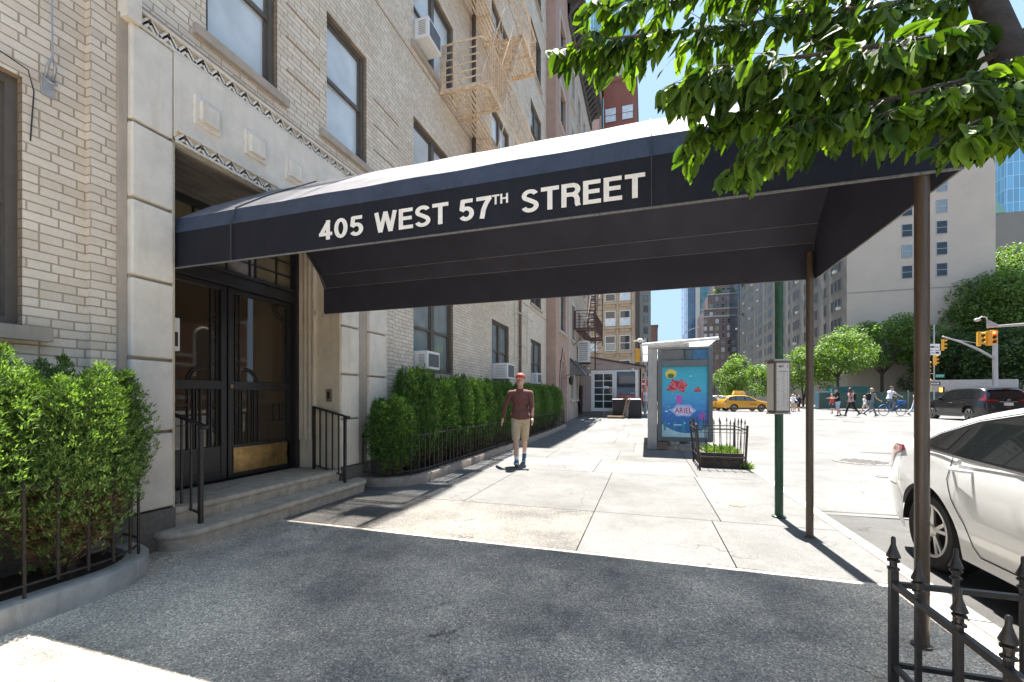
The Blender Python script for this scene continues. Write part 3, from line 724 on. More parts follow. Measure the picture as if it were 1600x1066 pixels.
def strip(i, m, nm, th=.006):
    (y0, z0), (y1, z1) = prof[i], prof[i+1]; L = math.hypot(y1-y0, z1-z0); ny, nz = -(z1-z0)/L*-1, (y1-y0)/L*-1
    b = MB(); N = 48; vs = []
    for s_ in (0, 1):
        for k in range(N+1):
            x = CX0+(CX1-CX0)*k/N; sag = .006*math.sin(k/N*PI*7)**2
            for (yy, zz) in ((y0, z0), (y1, z1)): vs.append((x, yy+ny*(th*s_), zz+nz*(th*s_)-sag*(0 if i in (0, 7) else 1)))
    n = (N+1)*2; fs = []
    for k in range(N):
        a = 2*k; fs += [(a, a+1, a+3, a+2), (n+a, n+a+2, n+a+3, n+a+1)]
        fs += [(a, a+2, n+a+2, n+a), (a+1, n+a+1, n+a+3, a+3)]
    fs += [(0, n, n+1, 1), (2*N, 2*N+1, n+2*N+1, n+2*N)]
    b.add(vs, fs); return b.build(nm, m, can)
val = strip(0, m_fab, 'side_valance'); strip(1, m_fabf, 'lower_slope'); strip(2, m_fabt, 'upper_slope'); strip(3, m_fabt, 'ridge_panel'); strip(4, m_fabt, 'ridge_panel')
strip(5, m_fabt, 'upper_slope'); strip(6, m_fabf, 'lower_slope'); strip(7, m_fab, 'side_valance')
b = MB(); b.prism(prof, lambda y, z: (CX1, y, z), lambda y, z: (CX1+.006, y, z)); b.build('end_panel', m_fab, can)
# inner lining slightly below, with seams
b = MB(); ins = .02
def inner(p): y, z = p; cy = (CY0+CY1)/2; return (cy+(y-cy)*(1-ins), z-.012 if z > CZ+.01 else z)
ip = [inner(p) for p in prof]
for i in range(8): (y0, z0), (y1, z1) = ip[i], ip[i+1]; b.quad((CX0, y0, z0), (CX1-.01, y0, z0), (CX1-.01, y1, z1), (CX0, y1, z1))
b.quad(*[(CX1-.012, y, z) for y, z in ip])
b.build('lining', m_fabi, can)
b = MB()
for i in range(1, 8):
    y, z = ip[i]; b.bar((CX0, y, z-.006), (CX1-.02, y, z-.006), .008, .006)
build_each(b, 'lining_seam', M('pale_seam', (.16, .15, .16), .7), can)
b = MB()
b.bar((CX0, CY0-.002, CZ-.002), (CX1, CY0-.002, CZ-.002), .010, .012); b.bar((CX0, CY1, CZ-.036), (CX1, CY1, CZ-.036), .010, .008); b.bar((CX1+.003, CY0, CZ), (CX1+.003, CY1, CZ-.034), .010, .010)
build_each(b, 'hem', M('frayed_grey_hem', (.13, .125, .12), .9, .4, 60), can)
b = MB()
for x in (-4.05,):
    pts = [(x, y-(.03 if y > 3.7 else -.03), z-.03) for y, z in prof[1:8]]
    b.tube(pts, .014, 6) if x not in (1.45,) else None
build_each(b, 'frame_hoop', m_dark, can)
b = MB()
for x in (-3.35, .03):
    for (ya, za), (yb, zb_) in zip(prof[:4], prof[1:5]): b.bar((x, ya-.008, za+.004), (x, yb-.008, zb_+.004), .012, .004, up=(1, 0, 0))
build_each(b, 'fabric_seam', M('pale_fabric_seam', (.06, .065, .075), .7), can)
m_pole = M('brown_painted_pole', (.075, .05, .032), .38, .2, 6, .1, 60, spec=.6)
for (x, y, zt) in ((1.375, 2.775, 2.52), (1.455, 4.64, 2.66)):
    b = MB(); b.tube([(x, y, 0), (x, y, zt)], .031, 16); b.lathe([(.045, 0), (.045, .012), (.034, .016)], (x, y, 0), 16); b.build('pole', m_pole, can, smooth=R(40))
b = MB()
for y in (4.46, 4.6): b.tube([(-4.05, y, 2.36), (-4.05, y, 2.42)], .015, 8)
build_each(b, 'anchor_bolt', m_grey, can)
m_let = M('worn_white_lettering', (.74, .72, .67), .6, .08, 30, streak=.25, dirt=(.48, .43, .35))
def px_x(px, Y=CY0-.006):
    t = (px-800)/667; return (t*.954-.3004)*Y/(.954+.3004*t)
zb = CZ+.068
for body, p0, p1, h, z in (('405', 499, 568, .150, zb), ('WEST', 585, 701, .150, zb), ('57', 717, 768, .150, zb), ('TH', 769, 794, .066, zb+.084), ('STREET', 815, 1008, .150, zb)):
    x0, x1 = px_x(p0), px_x(p1)
    signtext('lettering', body, m_let, can, h, x1-x0, lambda u, v, n, x0=x0, z=z: (x0+u, CY0-.0078-n, z+v))
# ================================================================ foliage builders
m_jun = leaf_mat('juniper_green', (.038, .085, .024), (.25, .37, .095), .3, .65)
m_jund = leaf_mat('juniper_dark_green', (.026, .068, .018), (.150, .26, .060), .3, .65)
m_twig = leaf_mat('dead_brown_sprays', (.10, .055, .025), (.26, .16, .075), .1, .8, (1, 1, 1))
m_bark = M('grey_brown_bark', (.075, .055, .042), .9, .35, 14, .8, 40, dist=.01)
def unit(a): return a/np.maximum(np.linalg.norm(a, axis=-1, keepdims=True), 1e-6)
def sprays(pts, dirs, n_blade, L, W, spread):
    """fans of thin tapering blades: three vertices each"""
    N = len(pts); d = np.repeat(dirs, n_blade, 0)+rng.normal(0, spread, (N*n_blade, 3)); d = unit(d)
    p = np.repeat(pts, n_blade, 0)+rng.normal(0, L*.28, (N*n_blade, 3))
    s = unit(np.cross(d, rng.normal(0, 1, d.shape))); l = L*rng.uniform(.5, 1.15, (N*n_blade, 1)); w = W*rng.uniform(.7, 1.3, (N*n_blade, 1))
    V = np.stack([p-s*w*.35, p+d*l*.45-s*w, p+d*l, p+d*l*.45+s*w], 1).reshape(-1, 3)
    return V, np.arange(len(V)).reshape(-1, 4)
def juniper(name, H, rx, ry, nsp, nb, L, W, mat, lean=0, lowbare=.45, parent=None, origin=(0, 0, 0)):
    # several upright plumes whose surfaces carry the sprays
    npl = int(24+14*rx/.35); pl = []
    for i in range(npl):
        a = rng.uniform(0, 2*PI); r = math.sqrt(rng.uniform(0, 1)); x, y = rx*.72*r*math.cos(a), ry*.72*r*math.sin(a)
        h = H*rng.uniform(.84, 1.0)*(1-.10*r*r); pl.append((x, y, h, rng.uniform(.12, .19)*(rx/.35)**.5, rng.uniform(.05, .40)*H if r > .4 else 0))
    P_, D_ = [], []
    per = nsp//npl
    for x, y, h, rr, z0 in pl:
        t = rng.uniform(0, 1, per); z = z0+(h-z0)*t**.8; prof_ = np.sin(np.clip((z-z0)/(h-z0), 0, 1)**.75*PI*.93+.2)**.7
        a = rng.uniform(0, 2*PI, per); q = rr*prof_*rng.uniform(.55, 1.05, per)
        lx, ly = x*(.85+.2*z/h), y*(.85+.2*z/h)
        P_.append(np.stack([lx+q*np.cos(a), ly+q*np.sin(a), z], 1)); D_.append(np.stack([np.cos(a)*.55+x*.6, np.sin(a)*.55+y*.6, np.full(per, 1.0)], 1))
    P_ = np.concatenate(P_); D_ = unit(np.concatenate(D_))
    keep = (P_[:, 2] > lowbare) | (rng.uniform(0, 1, len(P_)) < .25+.45*(P_[:, 2]/max(lowbare, .01))**2)
    dead = ~keep & (rng.uniform(0, 1, len(P_)) < .9)
    o = np.array(origin)
    V, Fq = sprays(P_[keep]+o, D_[keep], nb, L, W, .42)
    arr_mesh('foliage', V, Fq, mat, parent)
    V, Fq = sprays(P_[dead]*np.array([.8, .8, 1])+o, unit(D_[dead]*np.array([1.4, 1.4, .5])), max(3, nb-1), L*1.2, W*.8, .5)
    arr_mesh('dead_sprays', V, Fq, m_twig, parent)
    b = MB()
    for i in range(4):
        a = i*1.6; b.tube([(origin[0]+.03*math.cos(a), origin[1]+.03*math.sin(a), origin[2]), (origin[0]+rx*.3*math.cos(a), origin[1]+ry*.3*math.sin(a), origin[2]+H*.4), (origin[0]+rx*.35*math.cos(a+.3), origin[1]+ry*.35*math.sin(a), origin[2]+H*.8)], [.022, .016, .008], 6)
    b.build('stem', m_bark, parent)

# ---- left planting bed
def bed(name, label, y0, y1, xo, r, left_round, right_round, h, mk, rail_z, label_f):
    # outline of the outer kerb from the wall round to the wall
    xi = -4.07; pts = []
    if left_round:
        pts += [(xi, y0)] + [(xo-r+r*math.sin(a), y0+r-r*math.cos(a)) for a in np.linspace(0, PI/2, 8)]
    else: pts += [(xo, y0)]
    if right_round: pts += [(xo-r+r*math.cos(a), y1-r+r*math.sin(a)) for a in np.linspace(0, PI/2, 8)] + [(xi, y1)]
    else: pts += [(xo, y1), (xi, y1)]
    # resample straight runs
    out = [pts[0]]
    for p in pts[1:]:
        q = out[-1]; L = math.dist(p, q); n = max(1, int(L/.9))
        for i in range(1, n+1): out.append((q[0]+(p[0]-q[0])*i/n, q[1]+(p[1]-q[1])*i/n))
    def offs(w):
        res = []
        for i, p in enumerate(out):
            a = out[max(i-1, 0)]; c = out[min(i+1, len(out)-1)]; t = Vector((c[0]-a[0], c[1]-a[1], 0)).normalized(); nn = Vector((-t.y, t.x, 0))
            res.append((p[0]+nn.x*w, p[1]+nn.y*w))
        return res
    inn = offs(.13); b = MB(); n = len(out); vs = []
    for k, (ring, dz) in enumerate(((out, -.03), (out, h-.012), (offs(.012), h), (inn, h), (inn, -.03))):
        vs += [(x, y, gz(y)+dz) for x, y in ring]
    fs = [(k*n+i, k*n+i+1, (k+1)*n+i+1, (k+1)*n+i) for k in range(4) for i in range(n-1)]
    fs += [(0, n, 2*n, 3*n, 4*n), (n-1, 2*n-1, 3*n-1, 4*n-1, 5*n-1)]
    b.add(vs, fs); o = b.build('bed_kerb', mk, smooth=R(50)); tag(o, label, 'planter kerb')
    b = MB(); sp = inn; b.add([(x, y, gz(y)+h-.05) for x, y in sp]+[(-4.1, y, gz(y)+h-.04) for x, y in sp], [(i, i+1, n+i+1, n+i) for i in range(n-1)])
    tag(b.build('planting_soil', m_soil), kind='structure')
    # fence on the kerb
    f = thing('garden_fence', label_f, 'fence', (xo, (y0+y1)/2, 0), 'low brown iron fences round the planting beds')
    mid = offs(.055); pts3 = [Vector((x, y, gz(y))) for x, y in mid]
    S = [0]
    for i in range(1, len(pts3)): S.append(S[-1]+(pts3[i]-pts3[i-1]).length)
    def at(s_):
        for i in range(1, len(S)):
            if s_ <= S[i]: k = (s_-S[i-1])/(S[i]-S[i-1]); return pts3[i-1].lerp(pts3[i], k)
        return pts3[-1]
    for z in (rail_z, h+.075):
        b = MB(); N = int(S[-1]/.12)
        b.tube([at(S[-1]*i/N)+Vector((0, 0, z)) for i in range(N+1)], .0085, 6); b.build('rail', m_iron, f, smooth=True)
    b = MB(); d = .148; k = 0; s_ = .06; posts = MB(); cnt = 0
    while s_ < S[-1]:
        p = at(s_); w = .013
        q = Vector((random.uniform(-.004, .004), random.uniform(-.004, .004), 0))
        pk = MB(); pk.bar(p+Vector((0, 0, h-.02 if k % 5 == 0 else h+.05)), p+q+Vector((0, 0, rail_z+.045)), w)
        if cnt < 100: pk.build('picket', m_iron, f)
        else: b.bar(p+Vector((0, 0, h-.02 if k % 5 == 0 else h+.05)), p+q+Vector((0, 0, rail_z+.045)), w)
        cnt += 1; s_ += d; k += 1
    if b.v: tag(b.build('picket', m_iron, f), kind='stuff')
m_bk = M('smooth_grey_bed_kerb', (.40, .38, .34), .7, .25, 5, .25, 120, streak=.4, dirt=(.16, .14, .12))
m_bk2 = M('rough_tan_bed_kerb', (.30, .24, .19), .85, .3, 8, .5, 70)
bed('bed', 'smooth grey concrete kerb curving round the near left planting bed', -3.0, 2.36, -3.36, .55, False, True, .145, m_bk, .775, 'low brown iron picket fence round the near left planting bed')
bed('bed', 'rough tan stone kerb curving round the long planting bed under the windows', 5.32, 17.9, -3.24, .62, True, False, .13, m_bk2, .73, 'low brown iron picket fence in front of the long juniper hedge')
gj = 'junipers clipped into the hedge along the wall'
for i, (x, y, H, rr, lab) in enumerate(((-3.70, .50, 1.60, .50, 'bright green feathery juniper nearest the left picture edge'), (-3.70, 1.18, 1.64, .50, 'bright green feathery juniper below the left window sill'), (-3.72, 1.84, 1.52, .40, 'bright green feathery juniper at the rounded end of the near left bed'))):
    t = thing('juniper_shrub', lab, 'shrub', (x, y, .1), 'bright green junipers in the near left bed')
    juniper('j', H, .47, rr, 17000 if i else 4500, 8, .034, .0042, m_jun, parent=t, origin=(x, y, .1), lowbare=.62)
protos = []
for i in range(3):
    t = thing('juniper_shrub', 'dense green juniper in the clipped hedge beneath the ground floor windows', 'shrub', (0, 0, 0), gj)
    juniper('j', 1.70, .42, .50, 5200, 6, .056, .0068, m_jund if i != 2 else m_jun, parent=t, lowbare=.35); protos.append(t)
y = 5.62; k = 0; used = set()
ys_ = []
while y < 17.8: ys_.append(y); y += .68
wh = {0: 'low rounded juniper at the near end of the long hedge, closest to the steps', 1: 'juniper second from the near end of the long hedge', 2: 'juniper in the long hedge just left of the nearest window air conditioner',
 3: 'juniper in the long hedge below the nearest window air conditioner', 4: 'juniper in the long hedge below the right half of the nearest double window', len(ys_)-1: 'bright juniper at the far end of the long hedge beside the pink building', len(ys_)-2: 'bright juniper second from the far end of the long hedge'}
for k, y in enumerate(ys_):
    pi_ = k % 3 if y > 13 else k % 2
    if pi_ not in used: o = protos[pi_]; used.add(pi_)
    else: o = copy_tree(protos[pi_])
    o.location = (-3.68, y, .09+gz(y)); o.rotation_euler = (0, 0, rng.uniform(0, 6) if k else 0); o.scale = (1, 1, rng.uniform(.98, 1.06))
    if k == 0: o.scale = (.9, .9, .76)
    o['label'] = wh.get(k, 'dense green juniper in the middle of the long clipped hedge')

# ================================================================ the leafy branch overhead
m_leaf = leaf_mat('green_street_tree_leaf', (.022, .056, .010), (.135, .225, .032), .5, .62, (1.6, 1.7, .32))
LP = [(-.5, 0), (-.36, .17), (-.12, .27), (.12, .25), (.33, .14), (.56, 0)]
def leaves(anchors, dirs, size, name, mat, parent):
    N = len(anchors); d = unit(dirs); up = unit(rng.normal(0, .55, (N, 3))+np.array([0, -.25, 1.0]))
    s = unit(np.cross(d, up)); n = np.cross(s, d); L = size*rng.uniform(.6, 1.12, (N, 1)); fold = rng.uniform(.05, .30, (N, 1)); curl = rng.uniform(.0, .28, (N, 1))
    vs = []
    mid = []; lf = []; rt = []
    for (t, w) in LP:
        c = anchors+d*L*(t+.5)-n*curl*L*(t+.5)**2
        mid.append(c); lf.append(c+s*w*L*1.0+n*fold*w*L); rt.append(c-s*w*L*1.0+n*fold*w*L)
    # per leaf vertices: mid x6, left x4, right x4
    V = np.stack(mid+lf[1:5]+rt[1:5], 1); base = (np.arange(N)*14)[:, None]
    q = []
    for side, o_ in ((6, 0), (10, 1)):
        f = [(0, 1, side+0, side+0), (1, 2, side+1, side+0), (2, 3, side+2, side+1), (3, 4, side+3, side+2), (4, 5, 5, side+3)]
        q += f
    quads = [x for x in q if len(set(x)) == 4]; tris = [(0, 1, 6), (0, 10, 1), (4, 5, 9), (4, 13, 5)]
    me_f = []
    Q = np.concatenate([base+np.array([x]) for x in quads]); T = np.concatenate([base+np.array([x]) for x in tris])
    me = bpy.data.meshes.new(name); off = np.array(rootloc(parent))
    me.from_pydata((V.reshape(-1, 3)-off).tolist(), [], Q.tolist()+T.tolist()); me.materials.append(mat)
    me.polygons.foreach_set('use_smooth', np.ones(len(me.polygons), dtype=bool))
    return put(bpy.data.objects.new(name, me), parent)
tr = thing('street_tree', 'street tree whose broad pointed leaves hang close overhead in front of the canopy', 'tree', (1.55, 1.35, 0))
limb = [Vector((1.55, 1.35, -.1)), Vector((1.52, 1.32, 1.2)), Vector((1.50, 1.36, 1.9)), P(1655, 190, 1.48), P(1575, 85, 1.62), P(1530, -30, 1.8), P(1500, -200, 2.0), P(1450, -420, 2.3)]
b = MB(); b.tube(limb, [.13, .10, .085, .062, .052, .046, .036, .02], 14); b.build('trunk', M('dark_branch_bark', (.040, .030, .022), .9, .35, 14, .8, 40, dist=.01), tr, smooth=True)
boughs = [
 [(1545, 55, 1.65), (1440, 100, 1.7), (1310, 140, 1.75), (1190, 165, 1.8), (1125, 190, 1.85), (1092, 215, 1.86)],
 [(1530, -20, 1.8), (1400, 5, 1.85), (1250, 25, 1.95), (1120, 45, 2.0), (1010, 55, 2.05), (930, 62, 2.08), (885, 78, 2.1)],
 [(1580, 95, 1.6), (1500, 128, 1.55), (1420, 148, 1.55), (1330, 175, 1.6), (1250, 200, 1.65), (1190, 222, 1.7), (1155, 252, 1.72)],
 [(1640, 185, 1.48), (1570, 180, 1.42), (1525, 190, 1.4), (1496, 205, 1.4)],
 [(1515, -120, 1.9), (1380, -70, 1.95), (1230, -40, 2.0), (1090, -15, 2.05), (990, 0, 2.1), (925, 5, 2.12)],
 [(1535, 40, 1.68), (1450, 60, 1.6), (1350, 75, 1.6), (1240, 90, 1.65), (1130, 110, 1.7), (1060, 130, 1.75)],
 [(1590, 60, 1.6), (1640, 20, 1.6), (1700, -40, 1.6)],
 [(1555, 85, 1.6), (1480, 120, 1.75), (1400, 130, 1.8), (1330, 160, 1.85), (1250, 190, 1.9), (1200, 230, 1.9)],
 [(1510, -150, 1.95), (1420, -130, 2.2), (1320, -90, 2.4), (1200, -60, 2.5), (1080, -40, 2.6)],
 [(1600, 100, 1.55), (1575, 125, 1.5), (1500, 150, 1.48), (1440, 160, 1.5), (1380, 180, 1.5)],
]
b = MB(); A = []; D = []
def twig(p, d, L, nl, drop=.55):
    pts = [p.copy()]; v = Vector(d).normalized()
    for i in range(5):
        v = (v+Vector((random.uniform(-.15, .15), random.uniform(-.15, .15), -.16*drop))).normalized(); pts.append(pts[-1]+v*L/5)
    b.tube(pts, [.0022, .002, .0018, .0014, .001, .0007], 4, False)
    for i in range(nl):
        k = (i+.6)/nl*5; j = min(4, int(k)); q = pts[j].lerp(pts[j+1], k-j); t = (pts[j+1]-pts[j]).normalized()
        sd = t.cross(Vector((0, 0, 1))).normalized()*(1 if i % 2 else -1)
        dd = t*.55+sd*.55+Vector((random.gauss(0, .22), random.gauss(0, .22), -.85+random.gauss(0, .3)))
        A.append(q+dd.normalized()*.012); D.append(dd)
for bi, bg_ in enumerate(boughs):
    pts = [P(*p) for p in bg_]; n = len(pts)
    b.tube(pts, [.012-.0095*i/(n-1) for i in range(n)], 6, False)
    L = sum((pts[i+1]-pts[i]).length for i in range(n-1)); st = .020; s_ = .05 if bi not in (3,) else .0
    for i in range(n-1):
        seg = (pts[i+1]-pts[i]); m = max(1, int(seg.length/st))
        for j in range(m):
            t = (i+(j+random.random())/m)/(n-1); p = pts[i]+seg*((j+random.random())/m)
            side = seg.normalized().cross(Vector((0, 0, 1))).normalized()*random.choice((-1, 1))
            edge = t > .8
            d = seg.normalized()*.8+side*random.uniform(.1, .9)+Vector((0, 0, random.uniform(-.35, .30)))
            twig(p, d, random.uniform(.10, .24)*(.5 if edge or bi == 3 else 1), random.randint(3, 6) if not edge else 3)
b.build('twigs', m_bark, tr)
leaves(np.array([a[:] for a in A]), np.array([a[:] for a in D]), .116, 'leaves', m_leaf, tr)

# ================================================================ trees across the avenue
def leafcloud(centres, radii, per, size, origin, squash=.75):
    cs = np.array(centres); out = []
    p = []
    for c, r in zip(cs, radii):
        m = int(per*(r**2)); a = unit(rng.normal(0, 1, (m, 3))); rad = r*(rng.uniform(.35, 1.08, (m, 1))**.5); q = c+a*rad*np.array([1, 1, squash])
        p.append(np.concatenate([q, a], 1))
    p = np.concatenate(p); pos, nrm = p[:, :3], unit(p[:, 3:]+rng.normal(0, .75, (len(p), 3))+np.array([0, 0, .5]))
    t = unit(np.cross(nrm, rng.normal(0, 1, nrm.shape))); u = np.cross(nrm, t); s_ = size*rng.uniform(.5, 1.25, (len(p), 1))
    V = np.stack([pos-t*s_, pos-u*s_*.55, pos+t*s_, pos+u*s_*.55], 1).reshape(-1, 3)
    return V+np.array(origin), np.arange(len(V)).reshape(-1, 4)
m_tl = leaf_mat('light_green_tree_foliage', (.050, .10, .018), (.19, .28, .070), .35, .6)
m_td = leaf_mat('deep_green_tree_foliage', (.030, .062, .020), (.115, .175, .055), .3, .6)
def tree(x, y, H, rx, label, mat, base=.3, per=95, size=.22, tr_r=.16, sq=.8, lean=0, zb=None, n=None):
    z0 = gz(y) if zb is None else zb
    t = thing('broadleaf_tree', label, 'tree', (x, y, z0), 'trees beyond the avenue')
    rz = H*(1-base)/2; cz = H-rz; cs = []; rr = []
    n = n or int(26*max(1, rx/3))
    for i in range(n):
        a = rng.uniform(0, 2*PI); ph = math.asin(rng.uniform(-.75, 1)); q = rng.uniform(.45, .88)
        cs.append((rx*q*math.cos(ph)*math.cos(a), rx*q*math.cos(ph)*math.sin(a), cz+rz*q*math.sin(ph))); rr.append(rng.uniform(.20, .34)*min(rx, rz*1.2)+.12)
    V, Fq = leafcloud(cs, rr, per, size, (x, y, z0), sq); arr_mesh('crown', V, Fq, mat, t)
    b = MB(); top = H*base*1.05
    b.tube([(x, y, z0-.1), (x+lean*.5, y, z0+top*.6), (x+lean, y, z0+top)], [tr_r, tr_r*.8, tr_r*.7], 9)
    for i in range(7):
        c = cs[i*3 % len(cs)]; b.tube([(x+lean, y, z0+top*.95), (x+lean+c[0]*.45, y+c[1]*.45, z0+(top+c[2])/2), (x+c[0]*.9, y+c[1]*.9, z0+c[2])], [tr_r*.5, tr_r*.3, tr_r*.1], 6)
    b.build('trunk', m_bark, t, smooth=True)
    return t
def tree_px(px, d, ytop, ybase_z, wpx, label, mat, **k):
    p = P(px, 622, d); s = 667/d; H = 1.3+(622-ytop)/s-ybase_z
    return tree(p.x, p.y, H, wpx/2/s, label, mat, zb=ybase_z, **k)
tree_px(1163, 60, 556, 0, 96, 'small light green tree behind the yellow taxi', m_tl, base=.12, size=.17, per=170)
tree_px(1255, 62, 540, 0, 84, 'slim light green tree seen right beside the bus timetable pole', m_tl, base=.10, size=.17, per=170)
tree_px(1309, 56, 520, 0, 118, 'light green tree above the pedestrians, its forked trunk behind them', m_tl, base=.40, size=.17, per=170, tr_r=.2)
tree_px(1378, 60, 494, 0, 150, 'spreading green tree above the cyclist', m_tl, base=.36, size=.18, per=150, tr_r=.25)
tree_px(1425, 68, 478, 0, 150, 'tall green tree behind the nearer canopy pole', m_tl, base=.2, size=.2, per=130)
tree_px(1490, 64, 446, 0, 190, 'broad green tree behind the traffic signals', m_tl, base=.2, size=.2, per=120, n=60)
tree_px(1505, 57, 520, 0, 170, 'low dark green tree directly behind the grey signal mast', m_td, base=.1, size=.2, per=120, n=44)
tree_px(1585, 60, 388, 0, 230, 'tallest broad tree at the right edge above the black car', m_tl, base=.3, size=.22, per=105, n=64)
tree_px(1600, 50, 500, 0, 150, 'dark green tree low behind the black car at the right edge', m_td, base=.1, size=.2, per=120)
tree_px(1400, 74, 470, 0, 90, 'dark green treetop showing between the big building and the nearer trees', m_td, base=.2, size=.2, per=110)
b = MB()
V, Fq = leafcloud([(x, 60+random.uniform(-1, 2), random.uniform(.5, 1.4)) for x in np.arange(22, 62, .9)], [1.15]*45, 90, .16, (0, 0, 0), .8)
tag(arr_mesh('shrubbery', V, Fq, m_td), kind='stuff')
# ================================================================ neighbouring and distant buildings
def far_windows(par, F, rects, mf, mg, limit=100, th=.05, gl=None, mull=True, sill=True):
    """individual windows (shared meshes per size); anything past the limit goes into one part"""
    cache = {}; rest = MB(); k = 0
    def make(b, u, v, w, h, gi):
        e = min(.07, w*.09)
        b.cur = 0
        b.fbox(F, u-w/2-e, u-w/2, v-e, v+h+e, -.02, th); b.fbox(F, u+w/2, u+w/2+e, v-e, v+h+e, -.02, th)
        b.fbox(F, u-w/2, u+w/2, v+h, v+h+e, -.02, th); b.fbox(F, u-w/2, u+w/2, v-e, v, -.02, th*1.6)
        if mull: b.fbox(F, u-w/2, u+w/2, v+h*.48, v+h*.52, 0, th*.7)
        b.cur = 1 + gi
        b.fbox(F, u-w/2, u+w/2, v, v+h*.5, -.01, th*.35); b.cur = 1+(gi if random.random() < .6 else 0); b.fbox(F, u-w/2, u+w/2, v+h*.5, v+h, -.01, th*.5)
    mats = [mf] + list(mg)
    for (u, v, w, h) in rects:
        gi = random.randrange(len(mg))
        if k >= limit: make(rest, u, v, w, h, gi); continue
        key = (round(w, 2), round(h, 2), gi)
        base = Vector(F(u, v, 0))
        if key not in cache:
            b = MB(); make(b, u, v, w, h, gi)
            me = b.build('window', mats, par); pl = rootloc(par)
            for vv in me.data.vertices: vv.co = vv.co+pl-base
            me.location = base-pl; cache[key] = me
        else:
            c = cache[key].copy(); C.objects.link(c); c.parent = par; c.location = base-rootloc(par)
        k += 1
    if rest.v: tag(rest.build('window', mats, par), kind='stuff')
gset = (m_glass, m_glassc, m_glassb); gset2 = (m_glass, m_glassc)
m_pink = M('pink_stucco', (.40, .27, .21), .9, .14, 2.5, .3, 60, streak=.3, dirt=(.28, .19, .15))
m_cream = M('cream_stucco', (.46, .385, .31), .9, .14, 2.5, .3, 60, streak=.35, dirt=(.26, .2, .15))
m_trim = M('off_white_stone_trim', (.52, .48, .42), .8, .12, 4)
m_corn = M('weathered_dark_cornice', (.085, .078, .07), .9, .4, 6, .3)
# ---- pink building with the pointed arch
pk = thing('pink_stucco_building', 'pink stucco building with a pointed arch doorway next to the long hedge', 'building', (-3.7, 19.5, 0))
F = FX(-3.7)
wl = [(18.85, 20.3, z, z+1.75) for z in (4.4, 7.5, 10.6, 13.7, 16.8)]
b = MB(); b.wall(F, 18.0, 21.2, -.3, 20.6, wl+[(18.9, 20.5, -.3, 3.0)], .22); b.quad((-4.2, 18, -.3), (-3.7, 18, -.3), (-3.7, 18, 20.6), (-4.2, 18, 20.6)); b.box(-14, -4.3, 18.02, 21.2, -.3, 20.6); b.box(-14, -3.7, 18.0, 21.2, 20.6, 20.9)
b.build('wall', m_pink, pk)
b = MB(); arc = []
for i in range(13):
    t = i/12; a = t*PI
    arc.append((19.7-.8*math.cos(a)*(1 if True else 0), 2.2+1.35*(1-abs(math.cos(a))**1.6)))
arc = [(min(20.488, max(18.912, u)), v) for u, v in arc]; poly = [(18.912, 2.2-2.5)] + arc + [(20.488, -.3)]
outer = [(19.7+(u-19.7)*1.16, v+(.14 if v > 2 else 0)) for u, v in poly]
n = len(poly)
vs = [F(u, v, .05) for u, v in outer]+[F(u, v, .05) for u, v in poly]+[F(u, v, -.2) for u, v in poly]
b.add(vs, [(i, i+1, n+i+1, n+i) for i in range(n-1)]+[(n+i, n+i+1, 2*n+i+1, 2*n+i) for i in range(n-1)])
b.build('arch_moulding', M('pale_pink_moulding', (.50, .38, .32), .85), pk)
b = MB(); b.quad(F(18.7, -.3, -.21), F(20.7, -.3, -.21), F(20.7, 3.7, -.21), F(18.7, 3.7, -.21)); b.prism([(u, v) for u, v in arc if v > 2.99] , lambda u, v: F(u, v, .004), lambda u, v: F(u, v, .012)); b.build('door', M('terracotta_arch_panel', (.30, .155, .115), .8, .2), pk)
# fill spandrels above the arch opening
b = MB()
for w in wl: window(pk, F, *w, 1, 2, n=-.2, fm=m_frame)
for y0, y1, z0, z1 in wl: b.fbox(F, y0-.10, y0, z0-.1, z1+.12, 0, .04); b.fbox(F, y1, y1+.10, z0-.1, z1+.12, 0, .04); b.fbox(F, y0, y1, z1, z1+.12, 0, .039); b.fbox(F, y0-.14, y1+.14, z0-.16, z0-.1, 0, .09)
build_each(b, 'window_trim', m_trim, pk)
lt = thing('wall_lantern', 'black iron wall lantern beside the pointed arch on the pink building', 'lantern', (-3.6, 20.55, 2.3))
b = MB(); b.tube([(-3.7, 20.5, 2.35), (-3.5, 20.45, 2.45), (-3.45, 20.4, 2.3)], .02, 6); b.lathe([(.03, .25), (.12, .12), (.10, -.12), (.03, -.2)], (-3.45, 20.4, 2.12), 8); b.build('lantern_body', m_dark, lt)
# ---- cream building with the heavy dark cornice
cr = thing('cream_stucco_building', 'cream stucco building with a heavy dark cornice and a brown fire escape', 'building', (-3.72, 25, 0))
F = FX(-3.72); wl = [(y, y+1.0, z, z+1.75) for z in (4.4, 7.5, 10.6, 13.7, 16.8) for y in (22.0, 24.1, 26.2, 28.2)] + [(21.75, 22.55, 1.3, 3.1), (23.4, 24.2, 1.3, 3.1)]
b = MB(); b.wall(F, 21.2, 30.0, -.3, 20.7, wl, .22); b.box(-14, -4.3, 21.22, 30.0, -.3, 20.7); b.quad((-4.3, 30, -.3), (-3.72, 30, -.3), (-3.72, 30, 20.7), (-4.3, 30, 20.7)); b.build('wall', m_cream, cr)
for w in wl: window(cr, F, *w, 0, random.choice((0, 1, 2)), n=-.2)
b = MB()
for y0, y1, z0, z1 in wl: b.fbox(F, y0-.12, y0, z0-.1, z1+.15, 0, .05); b.fbox(F, y1, y1+.12, z0-.1, z1+.15, 0, .05); b.fbox(F, y0, y1, z1, z1+.15, 0, .048); b.fbox(F, y0-.16, y1+.16, z0-.18, z0-.1, 0, .11)
build_each(b, 'window_trim', m_trim, cr)
